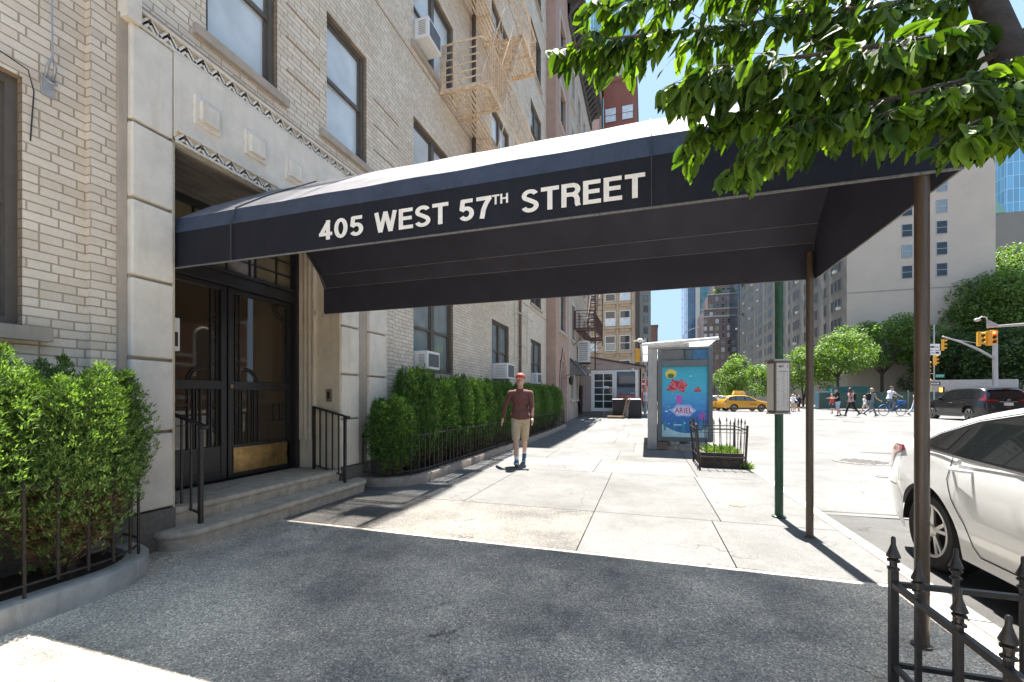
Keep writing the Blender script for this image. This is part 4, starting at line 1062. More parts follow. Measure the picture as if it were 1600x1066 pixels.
b = MB(); b.fbox(F, 20.6, 30.3, 21.0, 21.35, -.6, .80); b.fbox(F, 20.7, 30.2, 20.75, 21.0, -.6, .62); b.fbox(F, 20.9, 30.1, 20.0, 20.75, -.5, .12)
y = 20.9
while y < 30: b.prism([(0, 20.1), (.55, 20.7), (.55, 20.76), (0, 20.76)], lambda n, v: F(y, v, n), lambda n, v: F(y+.16, v, n)); y += .48
b.build('cornice', m_corn, cr)
# awnings
for i, (y0, lab) in enumerate(((21.6, 'small faded grey window awning nearest the pink building'), (23.25, 'small faded grey window awning further from the pink building'))):
    b = MB(); b.prism([(0, 3.35), (.75, 2.55), (.75, 2.50), (0, 3.28)], lambda n, v: F(y0, v, n), lambda n, v: F(y0+1.1, v, n)); b.prism([(0, 3.35), (.75, 2.55), (.75, 2.5), (0, 2.5)], lambda n, v: F(y0, v, n), lambda n, v: F(y0+.01, v, n))
    tag(b.build('window_awning', M('faded_grey_canvas', (.17, .16, .145), .9)), lab, 'awning')
b = MB()
for y in np.arange(24.3, 25.0, .11): b.box(-3.58, -3.55, y, y+.03, .1, 2.0)
b.box(-3.60, -3.53, 24.25, 25.0, 1.95, 2.02); b.box(-3.60, -3.53, 24.25, 25.0, .9, .97); b.box(-3.585, -3.575, 24.3, 24.95, .15, 1.95)
tag(b.build('area_gate', M('rusty_brown_gate', (.07, .035, .025), .7)), 'dark rusty iron gate beside the white cafe door', 'gate')
b = MB(); b.box(-3.7, -2.4, 24.3, 24.99, gz(25)-.02, gz(25)+.14); b.box(-3.7, -2.4, 24.7, 24.99, gz(25)+.14, gz(25)+.28)
tag(b.build('door_step', m_granite, bevel=.01), 'grey stone steps below the white glazed cafe door', 'step')

# ---- cafe vestibule facing the camera
Y0 = 25.0; cf = thing('corner_cafe', 'small corner cafe with a white glazed door and shop window projecting onto the sidewalk', 'cafe', (-1.7, Y0, gz(Y0)))
F = FY(Y0); z0 = gz(Y0); m_caf = M('mauve_painted_wall', (.36, .29, .265), .8, .12, 3)
b = MB(); b.wall(F, -3.7, -.28, z0-.1, 2.95, [(-3.0, -1.72, z0+.28, 2.82), (-1.62, -.52, z0+.0, 2.82)], .12)
b.prism([(-3.7, 2.95), (-.10, 2.95), (-.10, 3.02), (-3.7, 3.75)], lambda u, v: F(u, v, .03), lambda u, v: F(u, v, -4.9)); b.box(-.36, -.28, Y0, 29.9, z0-.1, 2.95)
b.box(-3.7, -.36, Y0+3.2, Y0+3.3, z0, 2.95)
b.build('wall', m_caf, cf)
b = MB(); b.prism([(-3.72, 3.75), (-.02, 3.02), (-.02, 3.10), (-3.72, 3.83)], lambda u, v: F(u, v, .14), lambda u, v: F(u, v, -4.95)); b.build('roof', M('dark_roof_edge', (.08, .06, .05), .8), cf)
b = MB(); b.fbox(F, -3.06, -2.98, z0+.28, 2.88, -.1, .03); b.fbox(F, -1.74, -1.62, z0+.28, 2.88, -.1, .03); b.fbox(F, -2.98, -1.74, 2.8, 2.88, -.1, .03); b.fbox(F, -.60, -.44, z0+.6, 2.88, -.1, .03); b.fbox(F, -1.62, -.6, 2.8, 2.88, -.1, .028); b.fbox(F, -1.62, -.6, z0+.6, z0+.68, -.1, .028); b.fbox(F, -1.62, -.3, z0-.05, z0+.6, -.1, .0)
b.build('white_frame', m_white, cf)
d = MB(); d.fbox(F, -2.97, -2.87, z0+.3, 2.79, -.05, .0); d.fbox(F, -1.86, -1.75, z0+.3, 2.79, -.05, .0); d.fbox(F, -2.87, -1.86, 2.68, 2.79, -.05, 0); d.fbox(F, -2.87, -1.86, z0+.3, z0+.48, -.05, 0)
d.fbox(F, -2.39, -2.34, z0+.48, 2.68, -.045, -.01)
for i in range(1, 5): z = z0+.48+(2.20-z0)*i/5; d.fbox(F, -2.87, -1.86, z-.022, z+.022, -.045, -.012)
d = d.build('door', m_white, cf); b = MB(); b.fbox(F, -2.87, -1.86, z0+.48, 2.68, -.045, -.035); b.build('pane', m_glass, d)
b = MB(); b.tube([F(-1.80, 1.3, .0), F(-1.80, 1.3, .07), F(-1.80, 1.55, .07), F(-1.80, 1.55, .0)], .014, 6); b.build('handle', m_grey, d)
b = MB(); b.fbox(F, -1.62, -.6, z0+.68, 2.8, -.07, -.055); sw = b.build('shop_window', m_glass, cf)
b = MB(); b.fbox(F, -1.62, -.6, z0+1.06, z0+1.24, -.054, -.050); b.build('red_band', M('red_window_band', (.42, .04, .045), .6), sw)
m_pinkl = M('pale_pink_lettering', (.72, .50, .47), .6)
text('lettering', 'PIZZA PASTA ESPRESSO SHOP', m_pinkl, sw, .085, .96, .002, F(-1.59, z0+1.105, -.049), bold=.01)
text('lettering', 'OPEN', m_white, sw, .07, .24, .002, F(-.87, z0+1.30, -.049), bold=.01)
b = MB(); b.fbox(F, -2.35, -2.05, 1.85, 1.98, -.034, -.030); b.build('notice', m_white, d)
b = MB(); b.fbox(F, -3.25, -3.15, 2.95, 3.05, .03, .15); b.lathe([(.05, 0), (.08, .1)], F(-.75, 2.9, .2), 8, 'y'); tag(b.build('wall_floodlight', m_white, cf))
# AC condenser on bracket
ac = thing('condenser_unit', 'white outdoor air conditioner on a bracket above the cafe door', 'air conditioner', (-3.35, 24.3, 3.3))
b = MB(); b.box(-3.68, -3.05, 24.0, 24.5, 3.3, 4.5); b.build('casing', m_white, ac, bevel=.02)
b = MB()
for i in range(9): b.box(-3.6, -3.13, 23.98, 24.0, 3.4+.115*i, 3.46+.115*i)
b.build('grille', m_grey, ac)
b = MB(); b.box(-3.72, -3.0, 24.0, 24.06, 3.22, 3.29); b.box(-3.72, -3.0, 24.4, 24.46, 3.22, 3.29); b.bar((-3.7, 24.03, 2.7), (-3.1, 24.03, 3.22), .04); build_each(b, 'bracket', m_iron, ac)

# ---- window air conditioners
def wac(x, y, z, w, h, d, label, F=None, k=0):
    t = thing('window_air_conditioner', label, 'air conditioner', (x, y, z), 'window air conditioners')
    b = MB(); b.box(x-.12, x+d, y-w/2, y+w/2, z, z+h); b.build('casing', m_white, t, bevel=.012)
    b = MB(); b.box(x+d, x+d+.008, y-w/2+.05, y+w/2-.05, z+.05, z+h-.05); g = b.build('grille', M('dark_ac_grille', (.10, .11, .12), .6), t)
    b = MB()
    for i in range(8): zz = z+.07+(h-.14)*i/7; b.box(x+.06, x+d-.06, y-w/2-.006, y-w/2, zz-.008, zz+.006)
    b.build('side_louvre', m_grey, t)
wac(-4.1, 7.30, 1.84, .50, .34, .24, 'white window air conditioner resting in the nearest ground floor window above the hedge')
wac(-4.1, 11.6, 1.84, .62, .44, .42, 'large cream window air conditioner right behind the head of the walking man')
wac(-4.1, 15.8, 1.84, .6, .40, .22, 'pale window air conditioner in the farthest ground floor window above the hedge')
wac(-4.1, 7.30, 7.98, .52, .38, .27, 'white window air conditioner high beside the cream fire escape')
wac(-3.7, 22.45, 14.0, .62, .50, .5, 'white window air conditioner high on the cream building under the dark cornice')
wac(-3.7, 24.6, 14.0, .62, .45, .4, 'smaller white air conditioner high on the cream building, farther under the dark cornice')

# ---- fire escapes
def fire_escape(label, x0, xo, ya, yb, ye, zs, mat, fh=3.0, name='fire_escape', brk=True):
    t = thing(name, label, 'fire escape', (x0, ya, zs[0]), None)
    for z in zs:
        b = MB()
        def slats(a, c, xa, xb):
            x = xa+.03
            while x < xb: b.box(x, x+.045, a, c, z-.02, z); x += .08
            for yy in np.linspace(a+.08, c-.08, max(2, int((c-a)/.45))): b.box(xa, xb, yy-.02, yy+.02, z-.055, z-.021)
        slats(ya, yb, x0, xo); slats(yb, ye-1.4, x0, x0+.48); slats(ye-1.4, ye, x0, xo)
        b.bar((x0, ya, z-.03), (xo-.15, ya, z-.03), .02, .09); b.bar((xo-.15, ya, z-.03), (xo, ya+.15, z-.03), .02, .09); b.bar((xo, ya+.15, z-.03), (xo, ye, z-.03), .02, .09); b.bar((x0, ye, z-.03), (xo, ye, z-.03), .02, .09)
        b.build('platform', mat, t)
        b = MB()
        for h in (.15, .30, .45, .60, .75): b.tube([(x0, ya, z+h), (xo-.18, ya, z+h)], .013, 6)
        b.tube([(x0, ya, z+.92), (xo-.15, ya, z+.92), (xo, ya+.15, z+.92), (xo, ye, z+.92), (x0, ye, z+.92)], .020, 6)
        b.tube([(xo, ya+.15, z+.1), (xo, ye, z+.1)], .008, 5); b.tube([(x0+.5, yb, z+.9), (x0+.5, ye-1.4, z+.9)], .011, 5)
        y = ya+.15
        while y <= ye: b.tube([(xo, y, z-.05), (xo, y, z+.92)], .0095, 4); y += .125
        for x in (x0+.02, x0+.30): b.box(x, x+(.11 if x < x0+.1 else .02), ya-.02, ya+.02, z-.06, z+.92)
        for x in np.arange(x0+.4, xo-.1, .16): b.tube([(x, ye, z-.05), (x, ye, z+.92)], .007, 4)
        b.build('railing', mat, t)
        b = MB()
        for yy in (ya+.05, ye-.1, (ya+ye)/2): b.bar((x0, yy, z-.9), (xo-.1, yy, z-.08), .03)
        if brk: b.build('bracket', mat, t)
        b = MB(); xa, xb = x0+.56, xo-.06; p0 = (yb+.0, z); p1 = (ye-1.35, z+fh)
        for x in (xa, xb):
            b.bar((x, p0[0], p0[1]), (x, p1[0], p1[1]), .02, .12, up=(1, 0, 0)) ; b.tube([(x, p0[0], p0[1]+.85), (x, p1[0], p1[1]+.85)], .012, 5)
            for k in range(1, 8): yy = p0[0]+(p1[0]-p0[0])*k/8; zz = z+fh*k/8; b.tube([(x, yy, zz), (x, yy, zz+.85)], .007, 4)
        for k in range(1, 12): yy = p0[0]+(p1[0]-p0[0])*k/12; zz = z+fh*k/12; b.box(xa, xb, yy-.09, yy-.05, zz-.01, zz+.01); b.box(xa, xb, yy-.03, yy+.01, zz-.01, zz+.01); b.box(xa, xb, yy+.03, yy+.07, zz-.01, zz+.01)
        b.build('stair', mat, t)
    return t
m_fe = M('rust_streaked_cream_paint', (.66, .51, .35), .7, .3, 10, .2, 60, streak=.55, dirt=(.30, .13, .05))
m_fe2 = M('rusty_brown_paint', (.095, .045, .032), .7, .3, 10)
fire_escape('cream painted fire escape streaked with rust on the pale brick wall', -4.11, -3.05, 8.05, 8.97, 12.0, (4.7, 7.7, 10.7, 13.7), m_fe, brk=False)
fire_escape('dark brown iron fire escape on the cream building above the cafe', -3.70, -2.65, 22.6, 23.6, 27.6, (5.0, 13.2), m_fe2, fh=3.1)
b = MB(); b.bar((-2.75, 24.3, 2.9), (-2.75, 24.3, 7.2), .07); b.bar((-2.35, 24.3, 4.2), (-2.35, 24.3, 7.2), .05)
for z in np.arange(3.2, 7, .3): b.bar((-2.75, 24.3, z), (-2.35, 24.3, z), .025)
tag(b.build('drop_ladder', m_fe2), 'brown iron drop ladder hanging above the cafe roof', 'ladder')

# ---- across the avenue, left side
def block(name, label, x0, x1, y0, y1, h, mat, roof=True, z0=-.3):
    t = thing(name, label, 'building', ((x0+x1)/2, y0, 0)); b = MB(); b.box(x0, x1, y0, y1, z0, h); b.build('wall', mat, t)
    if roof: b = MB(); b.box(x0-.25, x1+.25, y0-.25, y1+.25, h, h+.6); b.build('parapet', mat, t)
    return t
m_beige = M('tan_rendered_wall', (.42, .32, .21), .9, .2, 1.2, streak=.4, dirt=(.24, .17, .11))
tn = block('tan_tenement', 'tan tenement with white window frames facing the avenue behind the cafe', -14, -1.4, 55, 58, 27, m_beige)
F = FY(55); rc = [(u, z, 1.15, 1.75) for z in np.arange(4.2, 25, 3.1) for u in (-12, -9.6, -6.6, -4.35, -2.35-.2)]
far_windows(tn, F, rc, m_white, gset, th=.08)
b = MB()
for z in np.arange(4.2, 25, 3.1):
    for u in (-6.6, -4.35, -2.55): b.fbox(F, u-.8, u+.8, z-.45, z-.2, 0, .28); b.fbox(F, u-.6, u+.6, z-.8, z-.45, 0, .14)
for u in (-3.45, -1.6, -8): b.fbox(F, u-.12, u+.12, -.3, 26, 0, .12)
b.build('stone_lintel', m_beige, tn)
bb = block('brown_brick_building', 'tall brown brick building whose side wall runs along the street behind the tan tenement', -14, -1.45, 58.3, 100, 33, m_brickb)
far_windows(bb, FX(-1.45), [(u, z, 1.1, 1.7) for z in np.arange(4, 31, 3.2) for u in np.arange(61, 99, 5)], m_frame, gset2, th=.06)
rt = block('red_brick_tower', 'red brick tower with a penthouse rising above the end of the canopy', -6.0, -1.48, 64, 80, 47.5, m_brickr)
F = FY(64); far_windows(rt, F, [(u, z, 1.5, 2.0) for z in np.arange(34.5, 45, 3.6) for u in (-5.0, -2.6)], m_frame, gset, th=.06)
b = MB(); b.box(-5.6, -3.6, 65, 72, 48.1, 51.2); b.box(-5.8, -3.4, 64.8, 72.2, 51.2, 51.7); b.build('penthouse', M('green_grey_penthouse', (.24, .30, .27), .7), rt)
b = MB()
for x in np.arange(-3.3, -1.3, .3): b.box(x, x+.05, 64.2, 64.25, 48.1, 50.2)
b.box(-3.4, -1.4, 64.2, 64.26, 50.1, 50.2); b.build('roof_railing', m_trim, rt)
ps = block('pale_pink_building', 'narrow pale pink building left of the red brick tower', -9, -6.3, 60, 66, 47, m_pink)
m_bt = pane_mat('blue_curtain_wall_glass', (.10, .22, .30), .12, .8, .3)
def curtain(name, scale_u, scale_v, col, frame=(.5, .62, .66)):
    s = NT(name); s.par(.12, .9); v = s.coord(); sp = s.n('ShaderNodeSeparateXYZ'); s.l(v, sp.inputs[0])
    cb = s.n('ShaderNodeCombineXYZ'); s.l(s.math('ADD', sp.outputs[0], sp.outputs[1]), cb.inputs[0]); s.l(sp.outputs[2], cb.inputs[1])
    b = s.n('ShaderNodeTexBrick', offset=0); s.l(cb.outputs[0], b.inputs[0]); b.inputs['Scale'].default_value = 1
    b.inputs['Brick Width'].default_value = scale_u; b.inputs['Row Height'].default_value = scale_v; b.inputs['Mortar Size'].default_value = .06
    b.inputs['Color1'].default_value = (*col, 1); b.inputs['Color2'].default_value = (*dim(col, .7), 1); b.inputs['Mortar'].default_value = (*frame, 1)
    s.setc(b.outputs[0]); return s.m
g1 = thing('glass_tower', 'pale blue glass tower high behind the red brick tower', 'building', (-4, 130, 0))
b = MB(); b.box(-16, -2.9, 130, 150, -.3, 175); b.build('curtain_wall', curtain('pale_curtain_wall', 1.6, 3.5, (.20, .42, .48)), g1)
# ---- the gap in the middle: far end of the street
f1 = block('beige_loft_building', 'far beige building seen just left of the strip of sky', -8, 1.4, 150, 200, 58, m_cream)
far_windows(f1, FY(150), [(u, z, 1.3, 1.9) for z in np.arange(5, 55, 3.6) for u in (-6, -3, -.2)], m_frame, gset2, th=.1)
f2 = block('dark_brick_block', 'far dark brick block with a flat top beside the strip of sky', 1.0, 4.9, 205, 230, 34, m_brickb)
f3 = thing('blue_glass_tower', 'tall blue grey glass tower right of the strip of sky', 'building', (22, 260, 0))
b = MB(); b.box(22.4, 26.5, 262, 290, -.3, 120); b.build('curtain_wall', curtain('slate_curtain_wall', 1.4, 3.4, (.07, .13, .20), (.13, .19, .25)), f3)
b = MB(); b.box(26.5, 28.8, 261.5, 290, -.3, 120); b.build('stone_pier', m_trim, f3)
b = MB(); b.box(28.8, 39, 262, 290, -.3, 120); b.build('curtain_wall', curtain('teal_curtain_wall', 2.6, 3.4, (.12, .28, .32), (.3, .36, .38)), f3)
m_mau = M('mauve_brown_brick', (.235, .165, .15), .9, .15, .4)
f4 = thing('setback_brick_tower', 'mauve brown brick tower stepping back in planted terraces', 'building', (33, 215, 0))
b = MB(); b.box(25.2, 41.5, 215, 240, -.3, 42); b.box(27.5, 41.5, 219, 240, 42, 49.5); b.box(31, 41.5, 223, 240, 49.5, 78); b.build('wall', m_mau, f4)
b = MB(); b.box(24.3, 41.7, 214.8, 215.2, 38.5, 39.2); b.box(24.3, 41.7, 214.8, 215.2, 42, 42.6); b.box(27.3, 41.7, 218.7, 219.2, 49.5, 50); b.build('cornice_band', m_trim, f4)
F = FY(215)
rc = [(u, z, 1.3, 1.9) for z in np.arange(41.5-2.6, 2, -3.3) for u in np.arange(26, 41.3, 2.45)]
far_windows(f4, F, rc, m_trim, gset, th=.12, limit=70)
far_windows(f4, FY(219), [(u, z, 1.3, 1.9) for z in (43.3, 46.6) for u in np.arange(29, 41, 2.45)], m_trim, gset2, th=.12)
far_windows(f4, FY(223), [(u, z, 1.3, 1.9) for z in (51.5, 55, 58.5) for u in np.arange(32.5, 41, 2.2)], m_trim, gset2, th=.12)
V, Fq = leafcloud([(28, 217, 43.2), (30, 218, 43), (32, 221, 51.5), (31.5, 221.5, 50.5)], [1.2, 1.0, 2.0, 1.4], 30, .4, (0, 0, 0)); arr_mesh('terrace_plants', V, Fq, m_tl, f4)
f5 = thing('dark_slab_tower', 'narrow dark glass tower beside the long grey apartment house', 'building', (40, 190, 0))
b = MB(); b.box(35.6, 40.2, 195, 212, -.3, 110); b.build('curtain_wall', curtain('dark_curtain_wall', 1.1, 3.2, (.035, .05, .07), (.08, .10, .13)), f5)
cn = thing('tower_crane_mast', 'thin pale lattice mast standing against the strip of sky', 'crane', (16.5, 250, 0))
b = MB()
for dx, dy in ((0, 0), (2.2, 0), (0, 2.2), (2.2, 2.2)): b.bar((18.6+dx, 250+dy, 0), (18.6+dx, 250+dy, 110), .16)
for k in range(44): z = 2.5*k; s_ = k % 2; b.bar((18.6+2.2*s_, 250, z), (20.8-2.2*s_, 250, z+2.5), .12); b.bar((18.6, 250, z), (20.8, 250, z), .12)
b.build('mast', m_trim, cn)
# ---- long grey-beige apartment house on the right
X0, Y0 = 28.6, 76
m_bei = M('shade_grey_brick', (.25, .222, .19), .9, .10, .35, streak=.25, dirt=(.28, .24, .2))  # side wall's shade painted in, greyer and darker than the end wall
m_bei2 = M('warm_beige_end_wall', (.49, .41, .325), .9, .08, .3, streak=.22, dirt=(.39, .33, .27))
lg = thing('long_apartment_house', 'very long grey beige apartment house with a nearly blank end wall, across the street', 'building', (X0+9, Y0, 0))
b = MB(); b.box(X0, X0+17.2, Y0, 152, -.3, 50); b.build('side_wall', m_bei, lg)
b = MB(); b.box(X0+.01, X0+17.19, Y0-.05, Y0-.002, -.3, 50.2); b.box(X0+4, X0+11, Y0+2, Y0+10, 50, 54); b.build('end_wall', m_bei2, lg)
b = MB(); b.box(X0+.0, X0+17.2, Y0-.09, Y0-.05, 16.9, 17.05); b.box(X0-.15, X0, Y0, 152, 5.2, 5.5); b.box(X0-.35, X0+17.5, Y0-.3, 152, 50, 50.5); b.build('string_course', M('grey_string_course', (.3, .27, .24), .9), lg)
zz = [18.6+3.0*i for i in range(10)]
far_windows(lg, FY(Y0-.05), [(X0+7.3, z, 1.15, 1.75) for z in zz] + [(X0+11.3, z, 1.15, 1.75) for z in zz], m_grey, (m_farglass, m_glassc), th=.06)
rc = [(Y0+2.4+1.35*j+9.5*i, z, 1.0, 1.7) for z in np.arange(6, 47, 3.0) for i in range(8) for j in (0, 1, 2, 4.2)]
rc.sort(key=lambda r: r[0]); far_windows(lg, FX(X0, -1), rc, m_bei, (m_farglass,), th=.06, limit=78, mull=False)
wa = MB()
for i in range(60): y = Y0+2.4+random.choice((0, 1, 2))*1.35+9.5*random.randrange(9); z = 6+3*random.randrange(14); wa.box(X0-.45, X0, y-.33, y+.33, z, z+.4)
tag(wa.build('air_conditioner', m_white, lg), kind='stuff')
f6 = thing('glass_office_tower', 'light blue glass tower at the right edge above the tree', 'building', (98, 150, 0))
b = MB(); b.box(92.5, 125, 150, 175, -.3, 75); b.build('curtain_wall', curtain('light_curtain_wall', 1.3, 3.6, (.16, .40, .58), (.40, .60, .72)), f6)
f7 = thing('copper_roofed_building', 'building with a pale green copper roof beside the blue glass tower', 'building', (60, 98, 0))
b = MB(); b.box(56, 72, 98, 110, -.3, 34); b.build('wall', m_bei, f7)
b = MB(); b.prism([(55.7, 34), (60.5, 34), (55.7, 42)], lambda u, v: (u, 97.8, v), lambda u, v: (u, 110, v)); b.build('roof', M('green_copper_roof', (.22, .42, .34), .7), f7)
# ---- across the street to the right: seen in the door glass and the car paint
rb = thing('red_brick_church', 'red brick church with arched windows and white bands, reflected in the entrance doors', 'church', (26.5, 8, 0))
b = MB(); b.box(26.5, 40, -14, 31, -.3, 17); b.build('wall', m_brickr, rb)
b = MB()
for z in (1.2, 3.9, 4.7, 8.2, 9.0, 12.5): b.box(26.42, 26.5, -14, 31, z, z+.28)
b.build('stone_band', m_trim, rb)
for y in np.arange(-11, 30, 4.2):
    b = MB(); poly = [(y-.75, 3.2), (y+.75, 3.2), (y+.75, 6.4)]+[(y+.75*math.cos(a), 6.4+.75*math.sin(a)) for a in np.linspace(0, PI, 9)]+[(y-.75, 6.4)]
    b.prism(poly, lambda u, v: (26.44, u, v), lambda u, v: (26.36, u, v)); w = b.build('window', m_glass, rb)
    b = MB(); pts = [(26.38, y-.85, 3.1), (26.38, y-.85, 6.4)]+[(26.38, y-.85*math.cos(a), 6.4+.85*math.sin(a)) for a in np.linspace(0, PI, 9)]+[(26.38, y+.85, 3.1)]; b.tube(pts, .13, 4); b.build('frame', m_trim, w)
# ================================================================ street furniture
Yb = 11.3; zb0 = gz(11.3)
sh = thing('bus_shelter', 'steel bus shelter with a white roof and a blue advertising panel', 'bus shelter', (.8, 13.5, 0))
m_steel = M('brushed_shelter_steel', (.30, .29, .28), .35, .15, 5, metal=.6); m_slate = M('slate_grey_frame', (.10, .12, .125), .4, .1, 6)
b = MB(); b.box(.03, .26, 11.35, 11.62, 0, 2.62); b.build('post', m_steel, sh, bevel=.01)
b = MB(); b.box(.05, .22, 15.3, 15.5, 0, 2.6); b.build('post', m_steel, sh, bevel=.01)
F = FY(11.3)
b = MB(); ax0, ax1 = .27, 1.53
b.fbox(F, ax0, ax0+.10, .22, 2.56, -.16, .0); b.fbox(F, ax1-.10, ax1, .22, 2.56, -.16, .0); b.fbox(F, ax0+.1, ax1-.1, .22, .33, -.16, -.001); b.fbox(F, ax0+.1, ax1-.1, 2.08, 2.24, -.16, -.001); b.fbox(F, ax0+.1, ax1-.1, 2.50, 2.56, -.16, -.001); b.fbox(F, ax0+.1, ax1-.1, .33, 2.50, -.15, -.09)
pn = b.build('advertising_panel', m_slate, sh, bevel=.006)
b = MB(); b.fbox(F, ax0+.1, ax1-.45, 2.25, 2.49, -.09, -.02); b.build('display_window', m_glass, pn); b = MB(); b.fbox(F, ax1-.44, ax1-.1, 2.25, 2.49, -.09, -.018); b.build('display_window', M('blue_display', (.03, .11, .22), .15, .4, 8), pn)
# poster: an undersea background, logo cloud and the title lettering
s = NT('undersea_poster'); s.par(.35, .5); v = s.coord(); sp = s.n('ShaderNodeSeparateXYZ'); s.l(v, sp.inputs[0])
hgt = s.math('DIVIDE', s.math('SUBTRACT', sp.outputs[2], .33), 1.75)
mp = s.n('ShaderNodeMapping'); mp.inputs['Scale'].default_value = (1, 1, 3.2); s.l(v, mp.inputs[0])
wvn = s.noise(mp.outputs[0], 4.5, 6, .7)
hh = s.math('ADD', hgt, s.math('MULTIPLY', s.math('SUBTRACT', wvn, .5), .55))
c = s.ramp(hh, [(0, (.02, .14, .36)), (.30, (.02, .16, .48)), (.5, (.05, .30, .60)), (.72, (.04, .42, .55)), (1, (.03, .36, .48))])
c = s.mix(s.ramp(s.noise(mp.outputs[0], 11, 6, .75), [(.55, (0, 0, 0)), (.75, (.45, .45, .45))]), c, (.30, .70, .78)); s.setc(c); m_post = s.m
b = MB(); b.fbox(F, ax0+.1, ax1-.1, .33, 2.08, -.09, -.06); b.build('poster', m_post, pn)
def disc(name, u, v, ru, rv, mat, n0, N=28, f=None, rot=0):
    b = MB(); cr_, sr_ = math.cos(rot), math.sin(rot); b.prism([(u+(ru*math.cos(a)*cr_-rv*math.sin(a)*sr_)*(f(a) if f else 1), v+(ru*math.cos(a)*sr_+rv*math.sin(a)*cr_)*(f(a) if f else 1)) for a in np.linspace(0, 2*PI, N, endpoint=False)], lambda u, v: F(u, v, n0), lambda u, v: F(u, v, n0+.003)); return b.build(name, mat, pn)
b = MB(); pts = [(ax0+.101+1.128*i/16, .33+.10+.22*abs(2*i/16-1)**2) for i in range(17)]
b.prism([(ax0+.101, .331)]+[(u, v) for u, v in pts]+[(ax1-.101, .331)], lambda u, v: F(u, v, -.0595), lambda u, v: F(u, v, -.056)); b.build('poster_foot', M('pale_aqua_print', (.45, .66, .68), .4, .2, 3), pn)
disc('poster_badge', ax0+.31, 1.90, .13, .12, M('yellow_print', (.70, .60, .08), .4, .25, 14), -.0592)
disc('poster_badge', ax0+.31, 1.85, .08, .06, M('dark_green_print', (.08, .14, .05), .4), -.0555)
mr = M('coral_red_print', (.60, .055, .07), .4, .35, 12)
reds = [mr, M('dark_red_print', (.30, .02, .05), .4, .3, 14), M('rose_red_print', (.70, .12, .14), .4, .3, 14)]
for i_ in range(30):
    a_ = -.35+(PI+.7)*((i_*7) % 30)/30; L_ = random.uniform(.09, .17); disc('poster_coral', ax0+.47+L_*.85*math.cos(a_), 1.52+L_*1.0*math.sin(a_), L_*.75, random.uniform(.018, .034), reds[i_ % 3], -.0590+.00022*i_, rot=a_, N=14)
for i_ in range(7): a_ = PI*i_/6; disc('poster_coral', ax0+.93+.04*math.cos(a_), 1.47+.06*math.sin(a_), .05, .016, reds[(i_+1) % 3], -.0590+.0002*i_, rot=a_, N=12)
for i_ in range(6): a_ = -.5+.25*i_; disc('poster_fan', ax0+.93+.10*math.cos(a_), .84+.10*math.sin(a_), .09, .022, M('violet_fan_print', (.34, .10, .44), .4, .3, 20), -.0590+.0002*i_, rot=a_, N=12)
disc('poster_shell', ax0+.50, 1.27, .07, .11, M('magenta_print', (.50, .09, .45), .4, .3, 20), -.0548)
for i_ in range(16): disc('poster_bubble', ax0+.16+random.random()*.92, .55+random.random()*1.4, *[random.choice((.008, .013, .02))]*2, MATS.get('bubble_print') or M('bubble_print', (.40, .72, .80), .4), -.0585)
for i_ in range(5): disc('poster_weed', ax0+.2+.2*i_+random.uniform(-.03, .03), .60, .03, random.uniform(.10, .22), MATS.get('weed_print') or M('weed_print', (.02, .30, .34), .4, .3, 12), -.0587, f=lambda a: 1+.2*math.sin(5*a))
disc('logo_cloud', ax0+.60, .99, .27, .15, M('lilac_print', (.42, .45, .74), .4, .2, 10), -.0538, f=lambda a: 1+.10*math.cos(6*a)); disc('logo_cloud', ax0+.60, .985, .235, .105, M('pale_lilac_print', (.66, .66, .84), .4), -.0503)
text('lettering', 'ARIEL', M('crimson_lettering', (.42, .03, .12), .4), pn, .135, .40, .003, F(ax0+.40, .925, -.047), bold=.01)
m_wl = M('white_print', (.75, .8, .82), .4)
for u, v, w in ((.17, .95, .06), (.28, .99, .10), (.38, .62, .18), (.80, .62, .16), (.80, .66, .12)): b = MB(); b.fbox(F, ax0+u, ax0+u+w, v, v+.022, -.0595, -.055); b.build('small_print', m_wl, pn)
# roof: a sloping sheet, higher over the road
b = MB(); b.hexa([(-.10, 11.05, 2.63), (1.62, 11.05, 2.72), (1.62, 15.8, 2.72), (-.10, 15.8, 2.63), (-.10, 11.05, 2.66), (1.62, 11.05, 2.75), (1.62, 15.8, 2.75), (-.10, 15.8, 2.66)])
s = NT('frosted_white_roof'); s.par(.3, .5); s.setc((.80, .80, .80)); tl = s.n('ShaderNodeBsdfTranslucent'); tl.inputs[0].default_value = (.95, .95, .93, 1); mx = s.n('ShaderNodeMixShader'); mx.inputs[0].default_value = .55
s.l(s.p.outputs[0], mx.inputs[1]); s.l(tl.outputs[0], mx.inputs[2]); s.l(mx.outputs[0], s.out.inputs[0])
b.build('roof', s.m, sh)
b = MB()
for y in (11.03, 13.4, 15.8): b.bar((-.11, y, 2.605), (1.63, y, 2.695), .05, .05)
b.bar((-.12, 11.03, 2.605), (-.12, 15.8, 2.605), .05); b.build('roof_frame', m_white, sh)
b = MB(); b.box(.05, 1.0, 11.3, 11.6, 2.56, 2.66); b.box(.10, .14, 11.7, 15.3, 2.35, 2.5); b.box(.10, .14, 11.7, 15.3, .3, .38); b.build('frame', m_steel, sh)
s = NT('clear_shelter_glass'); s.par(.02, .5); s.setc((.8, .9, .88)); s.p.inputs['Alpha'].default_value = .18; b = MB(); b.box(.115, .125, 11.7, 15.3, .38, 2.35); b.build('glass_wall', s.m, sh)
b = MB(); b.box(.25, .65, 12.2, 14.6, .42, .46); b.box(.3, .6, 12.4, 12.5, .0, .42); b.box(.3, .6, 14.2, 14.3, .0, .42); b.build('bench', M('brown_bench', (.20, .12, .07), .6), sh)
